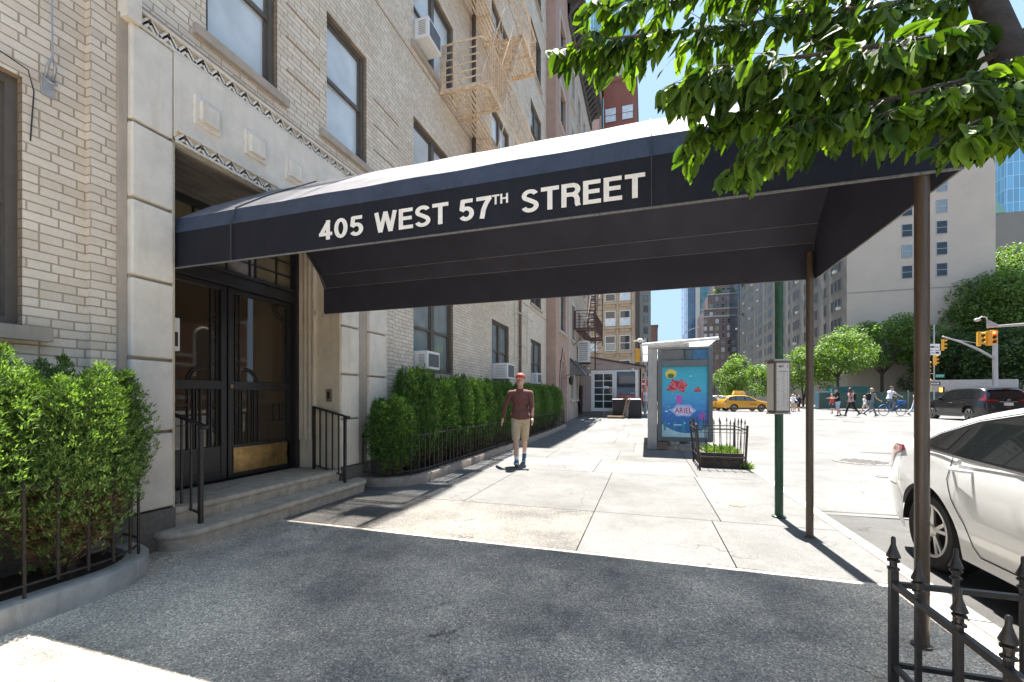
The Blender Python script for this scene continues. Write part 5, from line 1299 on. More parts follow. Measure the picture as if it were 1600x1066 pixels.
b = MB(); b.box(.28, .52, 11.33, 11.46, .015, .20); b.build('base_block', M('brown_base_block', (.22, .14, .10), .6), sh)
# security camera + signal on pole behind the cafe
# tree pit guard with planter in the middle distance
g1 = thing('planter_box', 'weathered wooden planter box with low weeds inside a leaning iron fence beyond the green pole', 'planter', (1.34, 9.05, 0))
m_wood = M('weathered_dark_wood', (.065, .05, .038), .9, .4, 9, .4, 60)
b = MB(); gx0, gx1, gy0, gy1 = .98, 1.70, 8.75, 9.75
for z in (.0, .135):
    b.box(gx0, gx1, gy0, gy0+.04, z+.01, z+.14); b.box(gx0, gx1, gy1-.04, gy1, z+.01, z+.14); b.box(gx0, gx0+.04, gy0+.042, gy1-.042, z+.01, z+.14); b.box(gx1-.04, gx1, gy0+.042, gy1-.042, z+.01, z+.14)
b.build('box', m_wood, g1, bevel=.005); b = MB(); b.box(gx0+.04, gx1-.04, gy0+.04, gy1-.04, .02, .24); b.build('soil', m_soil, g1)
V, Fq = sprays(np.array([(random.uniform(gx0+.1, gx1-.06), random.uniform(gy0+.1, gy1-.1), .24) for _ in range(260)]), unit(rng.normal(0, .6, (260, 3))+np.array([0, 0, 1])), 5, .11, .014, .5)
arr_mesh('weeds', V, Fq, leaf_mat('fresh_weed_green', (.05, .10, .02), (.16, .24, .05), .3, .6), g1)
V, Fq = sprays(np.array([(random.uniform(1.66, 1.82), random.uniform(8.7, 8.95), .01) for _ in range(90)]), unit(rng.normal(0, .6, (90, 3))+np.array([0, 0, 1])), 5, .09, .014, .5)
tag(arr_mesh('weeds', V, Fq, MATS['fresh_weed_green']), 'tuft of green weeds on the sidewalk at the corner of the wooden planter', 'weeds')
g2 = thing('iron_tree_guard', 'low spiked iron fence leaning outwards round the wooden planter', 'tree guard', (1.34, 9.25, 0))
def spike(b, x, y, z, s=1.0, tilt=(0, 0)):
    b.lathe([(.020*s, 0), (.026*s, .012*s), (.010*s, .025*s), (.016*s, .035*s), (.008*s, .075*s), (.001, .115*s)], (x, y, z), 8)
cs_ = [(gx0-.02, gy0-.03), (gx1+.02, gy0-.03), (gx1+.02, gy1+.03), (gx0-.02, gy1+.03)]
cx, cy = 1.34, 9.25
def lean(x, y, z): k = 1+.16*z; return (cx+(x-cx)*k+(-.03*z), cy+(y-cy)*k, z)
b = MB()
for x, y in cs_: b.bar(lean(x, y, 0), lean(x, y, .80), .035)
build_each(b, 'corner_post', m_iron, g2)
for i in range(4):
    (xa, ya), (xb, yb) = cs_[i], cs_[(i+1) % 4]
    b = MB(); b.bar(lean(xa, ya, .72), lean(xb, yb, .72), .018); b.bar(lean(xa, ya, .66), lean(xb, yb, .66), .010); b.bar(lean(xa, ya, .2), lean(xb, yb, .2), .02); build_each(b, 'rail', m_iron, g2)
    for k in range(1, 6):
        t = k/6; x, y = xa+(xb-xa)*t, ya+(yb-ya)*t; b = MB(); q = lean(x, y, .84); j = (random.uniform(-.03, .03), random.uniform(-.03, .03))
        b.bar(lean(x, y, .05), (q[0]+j[0], q[1]+j[1], q[2]), .012); spike(b, q[0]+j[0], q[1]+j[1], .82, .8); b.build('picket', m_iron, g2)
# near tree pit guard
ng = thing('iron_tree_guard', 'black spearhead iron tree guard in the near right corner of the photograph', 'tree guard', (1.45, 1.6, 0))
GX, GY = 1.07, 2.37; m_blk = M('worn_black_ironwork', (.030, .026, .024), .42, .35, 40, .35, 180, dist=.002)
def spear(b, x, y, z, s=1.0):
    b.lathe([(.013*s, 0), (.022*s, .004), (.022*s, .012*s), (.014*s, .016*s), (.014*s, .034*s), (.023*s, .038*s), (.023*s, .046*s), (.013*s, .05*s), (.0255*s, .058*s), (.0255*s, .063*s), (.015*s, .092*s), (.009*s, .112*s), (.0085*s, .14*s), (.004*s, .146*s)], (x, y, z), 10)
def gpost(x, y, w, zt, nm='picket', s=1.0):
    b = MB(); b.bar((x, y, 0), (x, y, zt), w); b.build(nm, m_blk, ng, bevel=.0015)
    b = MB(); spear(b, x, y, zt-.002, s); b.build('spearhead', m_blk, ng, smooth=R(35))
gpost(GX, GY, .030, .520, 'corner_post', 1.05)
for i in range(1, 12): gpost(GX+.003*math.sin(i*3), GY-.215*i+.03*(i == 1), .019, .49+.008*math.sin(i*2.1), s=.95)
for i in range(1, 4): gpost(GX+.225*i, GY, .019, .50+.006*math.sin(i*2.3), s=.95)
gpost(1.78, GY, .03, .52, 'corner_post', 1.05)
b = MB(); b.bar((GX, GY, .455), (GX, GY-2.6, .455), .026, .026); b.build('rail', m_blk, ng, bevel=.002)
b = MB(); b.bar((GX, GY, .455), (1.78, GY, .455), .024, .024); b.build('rail', m_blk, ng, bevel=.002)
b = MB(); b.bar((GX, GY, .09), (GX, GY-2.6, .09), .02, .02); b.bar((GX, GY, .09), (1.78, GY, .09), .02, .02); build_each(b, 'rail', m_blk, ng)
b = MB(); b.box(1.10, 1.76, -.3, 2.34, .004, .03); tag(b.build('tree_pit_soil', m_soil), kind='structure')
# bus stop pole with timetable
bs = thing('bus_stop_pole', 'green bus stop pole carrying a three sided metal timetable box', 'bus stop', (1.38, 5.32, 0))
b = MB(); b.tube([(1.38, 5.32, 0), (1.38, 5.32, 4.2)], .041, 14); b.lathe([(.07, 0), (.07, .015), (.045, .025)], (1.38, 5.32, 0), 14); b.build('pole', M('chipped_dark_green_paint', (.012, .060, .030), .45, .3, 20, .2, 90, streak=.5, dirt=(.10, .12, .08)), bs, smooth=R(40))
m_tb = M('brown_timetable_frame', (.13, .10, .075), .5, .2, 10)
tx0, tx1, ty = 1.325, 1.478, 5.25
tri = [(tx0, ty), (tx1, ty+.03), ((tx0+tx1)/2-.03, ty+.22), (tx0-.045, ty+.14)]
b = MB(); b.prism(tri, lambda x, y: (x, y, 1.14), lambda x, y: (x, y, 1.70)); b.build('timetable_box', m_tb, bs, bevel=.004)
b = MB(); b.prism([(x+(x-1.39)*.06, y+(y-5.36)*.06) for x, y in tri], lambda x, y: (x, y, 1.702), lambda x, y: (x, y, 1.72)); b.prism([(x+(x-1.39)*.06, y+(y-5.36)*.06) for x, y in tri], lambda x, y: (x, y, 1.125), lambda x, y: (x, y, 1.138)); b.build('cap', m_steel, bs)
def TF(u, v, n): return (tx0+(tx1-tx0)*u+.1*n, ty+.03*u-n, v)
m_paper = M('sun_faded_paper', (.50, .475, .43), .6, .08, 6)
b = MB(); b.fbox(TF, .09, .91, 1.165, 1.675, 0, .003); pp = b.build('timetable', m_paper, bs)
b = MB(); b.hexa([(tx0-.048, ty+.125, 1.165), (tx0-.010, ty+.02, 1.165), (tx0-.008, ty+.022, 1.165), (tx0-.046, ty+.127, 1.165), (tx0-.048, ty+.125, 1.675), (tx0-.010, ty+.02, 1.675), (tx0-.008, ty+.022, 1.675), (tx0-.046, ty+.127, 1.675)]); b.build('timetable', m_paper, bs)
m_ink = M('grey_print', (.07, .07, .08), .6); m_ink2 = M('faint_grey_print', (.26, .25, .25), .6)
text('lettering', 'M57', m_ink, pp, .024, .05, .001, TF(.24, 1.628, .0045), bold=.01)
b = MB(); b.fbox(TF, .22, .82, 1.583, 1.589, .003, .0045); b.fbox(TF, .80, .82, 1.20, 1.583, .003, .0045); b.build('route_line', m_ink, pp)
b = MB(); b.fbox(TF, .78, .86, 1.62, 1.66, .003, .0045); random.seed(3)
for i in range(22): v = 1.565-.0165*i; u = .42+random.uniform(0, .06); b.fbox(TF, u, u+random.uniform(.15, .28), v, v+.005, .003, .0045)
for i in range(6): b.fbox(TF, .16, .26, 1.20+.06*i, 1.205+.06*i, .003, .0045)
b.build('small_print', m_ink2, pp)
# rubbish bins and hand truck by the cafe
def bin_(x, y, label):
    z = gz(y); t = thing('wheelie_bin', label, 'bin', (x, y, z), 'black wheelie bins outside the cafe')
    b = MB(); b.hexa([(x-.27, y-.25, z+.04), (x+.27, y-.25, z+.04), (x+.27, y+.25, z+.04), (x-.27, y+.25, z+.04), (x-.33, y-.33, z+.98), (x+.33, y-.33, z+.98), (x+.33, y+.33, z+.98), (x-.33, y+.33, z+.98)]); b.build('body', M('black_bin_plastic', (.022, .022, .024), .6, .2, 10), t, bevel=.02)
    b = MB(); b.hexa([(x-.36, y-.38, z+.98), (x+.36, y-.38, z+.98), (x+.36, y+.36, z+1.0), (x-.36, y+.36, z+1.0), (x-.30, y-.30, z+1.03), (x+.30, y-.30, z+1.03), (x+.30, y+.32, z+1.09), (x-.30, y+.32, z+1.09)]); b.build('lid', MATS['black_bin_plastic'], t, bevel=.01)
    for dx in (-.28, .28): b = MB(); b.lathe([(.11, -.03), (.11, .03)], (x+dx, y+.22, z+.11), 12, 'x'); b.build('wheel', m_dark, t)
bin_(-1.45, 24.15, 'black wheelie bin standing partly behind the hand truck'); bin_(-.62, 23.95, 'black wheelie bin at the right, below the cafe window')
ht = thing('hand_truck', 'worn wooden hand truck leaning in front of the black bins', 'hand truck', (-1.15, 23.4, gz(23.4)))
z = gz(23.4); b = MB(); b.box(-2.0, -1.12, 23.1, 23.7, z+.03, z+.12); b.build('platform', M('scuffed_tan_wood', (.30, .20, .12), .8, .3, 10), ht, bevel=.01)
b = MB(); b.bar((-1.18, 23.2, z+.1), (-1.0, 23.5, z+1.1), .05); b.bar((-1.0, 23.1, z+.1), (-.85, 23.4, z+1.02), .05); b.bar((-1.1, 23.2, z+.6), (-.9, 23.25, z+.6), .04); b.bar((-1.2, 23.5, z+1.0), (-.8, 23.4, z+1.12), .05); b.build('handle', MATS['scuffed_tan_wood'], ht)
# ---- traffic signals
m_yel = M('signal_yellow', (.72, .36, .02), .45, .12, 8); m_gal = M('galvanised_grey', (.40, .39, .38), .5, .12, 4, metal=.2)
def lamp_mat(n, c, e): s = NT(n); s.par(.3); s.setc(c); s.p.inputs['Emission Color'].default_value = (*c, 1); s.p.inputs['Emission Strength'].default_value = e; return s.m
m_redon = lamp_mat('lit_red_lamp', (.9, .06, .02), 1.5); m_off = M('unlit_lamp', (.02, .015, .012), .3); m_hand = lamp_mat('lit_orange_hand', (.9, .16, .02), 1.2)
def signal(x, y, z, yaw, label, lit=None, s=1.0, g='yellow traffic signals over the avenue'):
    t = thing('traffic_signal', label, 'traffic signal', (0, 0, 0), g)
    b = MB(); b.box(-.17, .17, -.02, .18, 0, 1.05); b.build('housing', m_yel, t, bevel=.02)
    for i in range(3):
        zz = .18+.345*i
        b = MB(); b.lathe([(.115, -.035), (.115, -.02)], (0, 0, zz), 14, 'y'); b.build('lens', m_redon if lit == 'red' and i == 2 else m_off, t)
        b = MB(); n = 9; vs = []
        for r_ in (.15, .135):
            for yy in (-.20, -.02):
                for k in range(n): a = -.2+(PI+.4)*k/(n-1); vs.append((r_*math.cos(a), yy if k not in (0, n-1) else max(yy, -.10), zz+r_*math.sin(a)))
        f = []
        for q in (0, 2): f += [(q*n+k, q*n+k+1, (q+1)*n+k+1, (q+1)*n+k) for k in range(n-1)]
        f += [(k, k+1, 2*n+k+1, 2*n+k) for k in range(n-1)]
        b.add(vs, f); b.build('visor', m_yel, t)
    t.location = (x, y, z); t.rotation_euler = (0, 0, yaw); t.scale = (s, s, s); return t
def at(px, py, d): return P(px, py, d)
# main mast beyond the black car
D = 42; p = at(1555, 622, D); zg = gz(50)-.1
mast = thing('signal_mast', 'grey signal mast with a long curved arm reaching left over the avenue', 'signal mast', (p.x, p.y, zg))
b = MB(); b.tube([(p.x, p.y, zg), (p.x, p.y, at(0, 520, D).z)], [.22, .17], 12); b.build('mast', m_gal, mast, smooth=R(40))
b = MB(); b.tube([at(1553, 560, D), at(1530, 547, D), at(1500, 534, D), at(1473, 526, D)], [.13, .12, .10, .07], 8); b.tube([at(1551, 540, D), at(1500, 532, D), at(1475, 528, D)], .03, 5); b.build('arm', m_gal, mast, smooth=True)
arm2 = thing('signal_mast', 'grey signal arm coming in from the right edge with a small street lamp on it', 'signal mast', tuple(at(1660, 622, 30)))
q = at(1660, 622, 30); b = MB(); b.tube([(q.x, q.y, -.2), (q.x, q.y, at(0, 480, 30).z)], [.2, .15], 10); b.build('mast', m_gal, arm2)
b = MB(); b.tube([at(1660, 503, 30), at(1600, 507, 30), at(1543, 511, 30)], [.12, .10, .07], 8); b.prism([(1545, 500), (1545, 511), (1568, 511)], lambda u, v: at(u, v, 30), lambda u, v: at(u, v, 30.1)); b.build('arm', m_gal, arm2)
b = MB(); b.tube([at(1543, 513, 30), at(1543, 502, 30), at(1541, 496, 30), at(1534, 495, 30), at(1529, 498, 30)], .05, 6); pl = at(1527, 500, 30); b.ell(pl, (.18, .18, .12), 10, 6); b.build('street_lamp', m_gal, arm2)
for (px, py, yaw, lit, lab) in ((1532, 541, R(70), None, 'leftmost of the three yellow signals clustered under the grey arm'), (1543, 540, R(200), None, 'middle of the three yellow signals clustered under the grey arm'), (1553, 538, R(-10), 'red', 'rightmost of the clustered yellow signals, its red light lit')):
    v = at(px, py, 30); signal(v.x, v.y, v.z, yaw, lab, lit, .95)
v = at(1475, 548, 42); signal(v.x, v.y, v.z, R(60), 'yellow signal hanging alone at the tip of the curved arm', None, 1.05)
# corner pole with signs
D = 42; p = at(1459.5, 622, D); zg = gz(p.y)-.15
cp = thing('sign_pole', 'grey corner pole with truck route signs, a green street sign and a one way sign', 'sign pole', (p.x, p.y, zg))
b = MB(); b.tube([(p.x, p.y, zg), (p.x, p.y, at(0, 508, D).z)], .055, 10); b.tube([at(1459.5, 584, D), at(1448, 584, D)], .03, 6); b.build('pole', m_gal, cp, smooth=R(40))
fw = Vector((-math.sin(R(17.48+0)), math.cos(R(17.48)), 0)); rt_ = Vector((math.cos(R(17.48)), math.sin(R(17.48)), 0))
def plate(px0, px1, py0, py1, mat, nm, d=D-.15, par=cp, off=0):
    a = at(px0, py1, d-off); c = at(px1, py0, d-off); w = (at(px1, py1, d-off)-a); h = c.z-a.z; b = MB()
    F_ = lambda u, v, n: a+w*u+Vector((0, 0, h*v))-fw*n
    b.fbox(F_, 0, 1, 0, 1, 0, .012); return b.build(nm, mat, par)
def ptext(s_, px, py, hpx, wpx, mat, par, d=D-.165, off=0): 
    text('lettering', s_, mat, par, hpx*d/667, wpx*d/667, .002, at(px, py, d-off), xdir=rt_, bold=.01)
s1 = plate(1452, 1468.5, 537.5, 547, m_white, 'truck_route_sign'); s2 = plate(1452, 1469.5, 548, 555, m_white, 'truck_route_sign')
b = plate(1454, 1460, 541, 543.6, m_dark, 'truck_symbol', D-.18, s1); ptext('TRUCKS', 1461, 543.5, 1.8, 6.5, m_dark, s1, D-.17); ptext('LOCAL', 1454, 552.6, 1.8, 6.5, m_dark, s2, D-.17); plate(1462, 1467, 550, 552.6, m_dark, 'truck_symbol', D-.18, s2)
s3 = plate(1461.5, 1475.5, 585, 590, M('street_sign_green', (.01, .26, .16), .4), 'street_name_sign'); ptext('W 57 ST', 1462.8, 588.9, 2.6, 11, m_white, s3, D-.17)
s4 = plate(1454, 1469.5, 596.5, 602.5, m_dark, 'one_way_sign'); b = plate(1455, 1467, 598.4, 600.6, m_white, 'arrow_shaft', D-.175, s4)
ptext('ONE WAY', 1456, 600.2, 1.4, 9, m_dark, s4, D-.19)
s5 = plate(1466, 1476, 605, 613.5, m_iron, 'walk_signal_box'); plate(1467.5, 1472.5, 606, 612.5, m_hand, 'orange_hand', D-.18, s5)
v = at(1462.5, 571, D); signal(v.x, v.y, v.z, R(75), 'yellow signal halfway up the corner pole with the truck route signs', None, 1.0)
v = at(1449.5, 584, D); signal(v.x, v.y, v.z, R(75), 'yellow signal just right of the nearer canopy pole, upper of two', None, 1.15)
v = at(1449.5, 611, D); signal(v.x, v.y, v.z, R(75), 'yellow signal just right of the nearer canopy pole, lower of two', None, 1.15)
# left corner signal pole behind the shelter
p = at(1008.5, 622, 29); z = gz(p.y)
lp = thing('signal_pole', 'slim grey signal pole rising behind the corner cafe and the bus shelter', 'signal pole', (p.x, p.y, z))
b = MB(); b.tube([(p.x, p.y, z-.1), (p.x, p.y, at(0, 528, 29).z)], .075, 10); b.build('pole', m_gal, lp)
b = MB()
for py in (537, 565, 600): b.tube([at(1003, py, 29), at(1011, py, 29)], .06, 6)
b.tube([at(1008, 533, 29), at(990, 533, 29)], .05, 6); b.ell(at(1000, 532, 29), (.2, .2, .14), 8, 6); b.build('bracket', m_white, lp)
v = at(996.5, 566, 29); signal(v.x, v.y, v.z, R(180), 'yellow traffic signal seen from behind beside the cafe roof', None, .85)
v = at(1005.5, 607, 29); b = MB(); b.box(v.x-.3, v.x+.35, v.y, v.y+.3, v.z-.3, v.z+.6); tag(b.build('news_box', M('red_metal', (.45, .05, .04), .5, .2, 10), bevel=.02), 'small red box by the corner behind the cafe', 'news box')
# far street lamp on the strip of sky
p = at(1068, 622, 120); lm = thing('street_lamp', 'slender street lamp with a long thin arm seen over the shelter roof', 'street lamp', (p.x, p.y, 0))
b = MB(); b.tube([(p.x, p.y, 0), (p.x, p.y, at(0, 524, 120).z), at(1072, 518, 120)], .12, 6); b.build('pole', m_gal, lm); b = MB(); b.tube([at(1072, 518, 120), at(1082, 514, 120), at(1092, 511.5, 120)], [.12, .14, .2], 6); b.build('lamp_arm', m_gal, lm)
# green hoarding and kiosk behind the pedestrians
hd = thing('park_fence', 'long dark green panel fence behind the pedestrians across the avenue', 'fence', (30, 55, 0)); zf = gz(55)
b = MB(); x = 18
while x < 44: b.box(x, x+.12, 54.9, 55.0, zf, zf+2.1); x += 1.6
b.build('post', M('tan_fence_post', (.22, .18, .12), .8), hd)
b = MB(); x = 18.12
while x < 44: b.box(x, x+1.48, 54.94, 54.97, zf+.1, zf+1.9); x += 1.6
b.build('panel', M('dark_green_panel', (.03, .075, .06), .7, .3, .6), hd)
b = MB(); v = at(1293, 622, 52); b.box(v.x-.9, v.x+1.1, v.y, v.y+1.2, zf, zf+2.0); tag(b.build('kiosk', M('bright_blue_panel', (.03, .22, .42), .5, .2, 1), bevel=.03), 'bright blue kiosk panel behind the pedestrian in the black top', 'kiosk')
b = MB(); v = at(1336, 622, 53); b.prism([(0, 1.9), (4.4, 1.9), (4.0, 2.7), (.4, 2.7)], lambda u, w: (v.x-2.5+u, v.y, zf+w), lambda u, w: (v.x-2.5+u, v.y+2.4, zf+w)); b.box(v.x-2.4, v.x-2.3, v.y, v.y+.1, zf, zf+1.9); b.box(v.x+1.7, v.x+1.8, v.y, v.y+.1, zf, zf+1.9)
tag(b.build('market_tent', M('teal_awning', (.02, .12, .11), .7)), 'dark teal tent awning behind the pedestrians', 'tent')
b = MB(); b.box(*sorted((at(1456, 622, 46).x, at(1519, 622, 46).x+3)), at(1456, 622, 46).y, at(1456, 622, 46).y+.4, -.1, at(0, 594, 46).z); tag(b.build('site_wall', m_trim, bevel=.02), 'pale blank wall behind the black car', 'wall')
# ================================================================ cars (local: x right, y forward, z up)
m_tyre = M('black_tyre_rubber', (.016, .015, .015), .8, .2, 30); m_rim = M('machined_alloy', (.55, .52, .49), .3, .1, 8, metal=.8); m_rimd = M('dark_alloy_back', (.03, .028, .026), .5)
m_trimb = M('gloss_black_trim', (.012, .012, .013), .22, .1, 5, spec=.6); m_chrome = M('satin_chrome', (.45, .45, .45), .2, .05, 5, metal=.9)
s = NT('tinted_car_glass'); s.par(.02, .75); s.setc((.010, .012, .012)); m_cg = s.m
s = NT('clear_car_glass'); s.par(.02, .8); s.setc((.06, .09, .085)); m_cg2 = s.m
m_tail = M('red_tail_lens', (.22, .006, .008), .15, .25, 12, spec=.5, coat=.6); m_under = M('dark_underbody', (.012, .012, .012), .9); m_seam = M('dark_panel_gap', (.015, .013, .012), .8)
def lerp_prof(pr, y):
    if y <= pr[0][0]: return pr[0][1]
    for (a, za), (b_, zb_) in zip(pr, pr[1:]):
        if y <= b_: t = (y-a)/(b_-a); return za+(zb_-za)*t
    return pr[-1][1]
def smooth_prof(pr, n=3):
    for _ in range(n):
        q = [pr[0]]
        for a, c in zip(pr, pr[1:]): q += [(a[0]*.75+c[0]*.25, a[1]*.75+c[1]*.25), (a[0]*.25+c[0]*.75, a[1]*.25+c[1]*.75)]
        pr = q+[pr[-1]]
    return pr
def car(name, label, cat, W, prof, belt, wy, wr, paint, side_glass, rear_glass, front_glass, sill=.22, tuck=.9, arch=None, group=None, tail=None, spokes=10, details=True, clad=None, handles=(), seams=(), twin=True, glassm=None, tumble=.42, rimmat=None):
    t = thing(name, label, cat, (0, 0, 0), group); y0, y1 = prof[0][0], prof[-1][0]; pr = smooth_prof(prof, 2)
    arch = arch or wr+.055
    def top(y): return lerp_prof(pr, y)
    def beltz(y): return lerp_prof(belt, y)
    def plan(y):
        k = 1.0
        for e, s_ in ((y0, 1), (y1, -1)):
            d = (y-e)*s_
            if d < .75: k -= .15*((.75-d)/.75)**2.4
        return W*k
    def hw(y, z):
        w = plan(y); zb_ = beltz(y)
        w *= 1-.10*max(0, (.34-z)/.34)**1.3
        w *= 1-.018*math.cos((z-.30)/(zb_-.30)*PI*2) if z < zb_ else 1-.018
        if z > zb_-.03: w -= (z-zb_+.03)*tumble
        return max(w, .25)
    def bottom(y):
        b0 = sill+.16*max(0, (y0+.45-y)/.45)+.10*max(0, (y-y1+.4)/.4)
        for w_ in wy:
            d = abs(y-w_)
            if d < arch: b0 = max(b0, wr-.0+math.sqrt(arch*arch-d*d))
        return b0
    st = set(np.round(np.arange(y0, y1+.001, .05), 3))
    for w_ in wy:
        for a in np.linspace(0, PI, 25): st.add(round(w_+arch*math.cos(a), 3))
    st = sorted(st); fr = [0, .03, .12, .24, .36, .48, .6, .72, .82, .9, .95, .98, 1.0]; rd = .085
    rows = []
    for y in st:
        zt = top(y); zb_ = min(bottom(y), zt-.12); r = []
        for f in fr:
            z = zb_+(zt-zb_)*f; w = hw(y, z)
            if z > zt-rd: q = (z-(zt-rd))/rd; w -= rd*.9*(1-math.sqrt(max(0, 1-q*q)))
            r.append((w, y, z))
        we = r[-1][0]
        for f in (.85, .6, .3, 0): r.append((we*f, y, zt+.030*(1-f*f)))
        rows.append(r)
    L = len(rows[0]); b = MB(); vs = []
    for r in rows: vs += r+[(-x, y, z) for x, y, z in r[:-1][::-1]]
    K = 2*L-1
    fs = [(i*K+j, i*K+j+1, (i+1)*K+j+1, (i+1)*K+j) for i in range(len(rows)-1) for j in range(K-1)]
    fs += [tuple(range(K)), tuple((len(rows)-1)*K+j for j in range(K))[::-1]]
    b.add(vs, fs); body = b.build('body', paint, t, smooth=R(38))
    # wheel wells and floor
    b = MB(); b.box(-W*.80, W*.80, y0+.25, y1-.25, sill+.05, .55)
    for w_ in wy:
        for s_ in (-1, 1):
            n = 16; vv = [(s_*(W-.03-.30*k), w_+arch*1.0*math.cos(a), wr+arch*1.0*math.sin(a)) for k in (0, 1) for a in np.linspace(0, PI, n)]
            b.add(vv, [(i, i+1, n+i+1, n+i) for i in range(n-1)])
    b.build('underbody', m_under, t)
    def S(s_, off): return lambda u, v: (s_*(hw(u, v)+off), u, v)
    def patch(poly, mp, step=.07):
        bm = bmesh.new(); f = bm.faces.new([bm.verts.new((p[0], p[1], 0)) for p in poly]); us = [p[0] for p in poly]; vv = [p[1] for p in poly]
        for ax, lo, hi in ((0, min(us), max(us)), (1, min(vv), max(vv))):
            q = lo+step
            while q < hi-.01:
                nrm = (1, 0, 0) if ax == 0 else (0, 1, 0); co = (q, 0, 0) if ax == 0 else (0, q, 0)
                bmesh.ops.bisect_plane(bm, geom=bm.faces[:]+bm.edges[:]+bm.verts[:], plane_co=co, plane_no=nrm); q += step
        vs = [mp(v.co.x, v.co.y) for v in bm.verts]; bm.verts.index_update(); fs = [tuple(v.index for v in f.verts) for f in bm.faces]; bm.free(); return vs, fs
    def sidep(nm, poly, mat, par=body, off=.004, sides=(-1, 1)):
        for s_ in sides: b = MB(); b.add(*patch(poly, S(s_, off))); b.build(nm, mat, par, smooth=True)
    def strip_(pts, w): # thin ribbon polygon along pts in (y,z)
        out = []; inn = []
        for i, p in enumerate(pts):
            a, c = pts[max(0, i-1)], pts[min(len(pts)-1, i+1)]; dx, dy = c[0]-a[0], c[1]-a[1]; l = math.hypot(dx, dy); out.append((p[0]-dy/l*w/2, p[1]+dx/l*w/2)); inn.append((p[0]+dy/l*w/2, p[1]-dx/l*w/2))
        return out, inn
    def ribbon(nm, pts, w, mat, off=.003, sides=(-1, 1), par=body):
        dens = [pts[0]]
        for p in pts[1:]:
            q = dens[-1]; n = max(1, int(math.dist(p, q)/.06))
            for i in range(1, n+1): dens.append((q[0]+(p[0]-q[0])*i/n, q[1]+(p[1]-q[1])*i/n))
        o_, i_ = strip_(dens, w); n = len(dens)
        for s_ in sides:
            m = S(s_, off); b = MB(); b.add([m(*p) for p in o_]+[m(*p) for p in i_], [(k, k+1, n+k+1, n+k) for k in range(n-1)]); b.build(nm, mat, par)
    gm = glassm or m_cg
    for poly, mat in side_glass: sidep('side_window' if mat is not m_trimb else 'pillar_trim', poly, gm if mat is None else mat, off=.006 if mat is not m_trimb else .003)
    def T(off): return lambda u, v: (u, v, top(v)+.030*(1-(u/max(.3, hw(v, top(v))-.07))**2)+off)
    for nm, poly in (('rear_window', rear_glass), ('windscreen', front_glass)):
        if poly: b = MB(); b.add(*patch(poly, T(.006))); b.build(nm, gm, body, smooth=True)
    if clad: sidep('sill_cladding', clad, m_trimb, off=.006)
    for pts, w in seams: ribbon('panel_gap', pts, w, m_seam, .0025)
    for (hy, hz) in handles:
        for s_ in (-1, 1):
            x = s_*(hw(hy, hz)); b = MB(); b.tube([(x-s_*.005, hy-.115, hz), (x+s_*.035, hy-.08, hz+.004), (x+s_*.040, hy+.06, hz+.006), (x-s_*.005, hy+.10, hz+.004)], [.012, .015, .015, .010], 8); b.build('door_handle', paint, body, smooth=True)
    if tail:
        for s_ in (-1, 1):
            b = MB(); b.add(*patch(tail['side'], S(s_, .010), .05))
            if 'rear' in tail:
                n = len(tail['rear']); pts = [(s_*x, y0-.012, z) for x, z in tail['rear']]; b.add(pts, [tuple(range(n))])
            b.build('tail_light', m_tail, body)
    # wheels
    for w_ in wy:
        for s_ in (-1, 1):
            xo = s_*(W-.035); tw = .21
            b = MB(); pr_ = [(wr-.115, 0), (wr-.04, -.008), (wr-.006, .03), (wr, .06), (wr, tw-.06), (wr-.006, tw-.03), (wr-.05, tw), (wr-.115, tw)]
            b.lathe([(r_, -s_*h) for r_, h in pr_], (xo, w_, wr), 40, 'x', False); ty = b.build('wheel', m_tyre, t, smooth=R(40))
            b = MB(); b.lathe([(wr-.112, -s_*.002), (wr-.125, -s_*.004), (wr-.13, -s_*.05), (wr-.16, -s_*.12), (.01, -s_*.12)], (xo, w_, wr), 36, 'x', False); b.build('rim_barrel', m_rimd, ty, smooth=R(40))
            b = MB(); R1 = wr-.118
            b.lathe([(R1+.012, 0), (R1+.012, s_*.004), (R1-.012, s_*.002), (R1-.014, -s_*.02)], (xo, w_, wr), 40, 'x', False)
            for k in range(5):
                for dk in (-.17, .17):
                    a = 2*PI*k/5+dk+.3; a0 = 2*PI*k/5+.3+dk*.5
                    p = Vector((xo-s_*.022, w_+.045*math.cos(a0), wr+.045*math.sin(a0))); q = Vector((xo-s_*.004, w_+R1*math.cos(a), wr+R1*math.sin(a))); b.bar(p, q, .030, .020, up=(1, 0, 0))
            b.lathe([(.055, -s_*.04), (.055, -s_*.012), (.03, -s_*.006), (.001, -s_*.006)], (xo, w_, wr), 20, 'x', False)
            b.build('rim', rimmat or m_rim, ty, bevel=.003 if details else 0)
    t['_'] = 0; del t['_']
    return t, body, hw, top, ribbon, sidep
def paint(name, col, rough=.28, coat=1, flake=.0):
    s = NT(name); s.par(rough, .5, flake, coat); v = s.coord(); s.setc(s.ramp(s.noise(v, 1.3, 4, .6), [(.3, dim(col, .93)), (.7, dim(col, 1.04))])); return s.m
pw = paint('pearl_white_car_paint', (.76, .76, .75), .3)
prof = [(-2.13, .62), (-2.12, .90), (-2.06, .985), (-1.92, 1.02), (-1.72, 1.06), (-1.25, 1.24), (-.85, 1.35), (-.35, 1.405), (.1, 1.415), (.5, 1.37), (.95, 1.19), (1.40, .98), (1.85, .88), (2.15, .76), (2.30, .58), (2.31, .45)]
belt = [(-2.13, .95), (-1.7, 1.02), (-.9, .985), (.2, .915), (1.1, .87), (2.31, .62)]
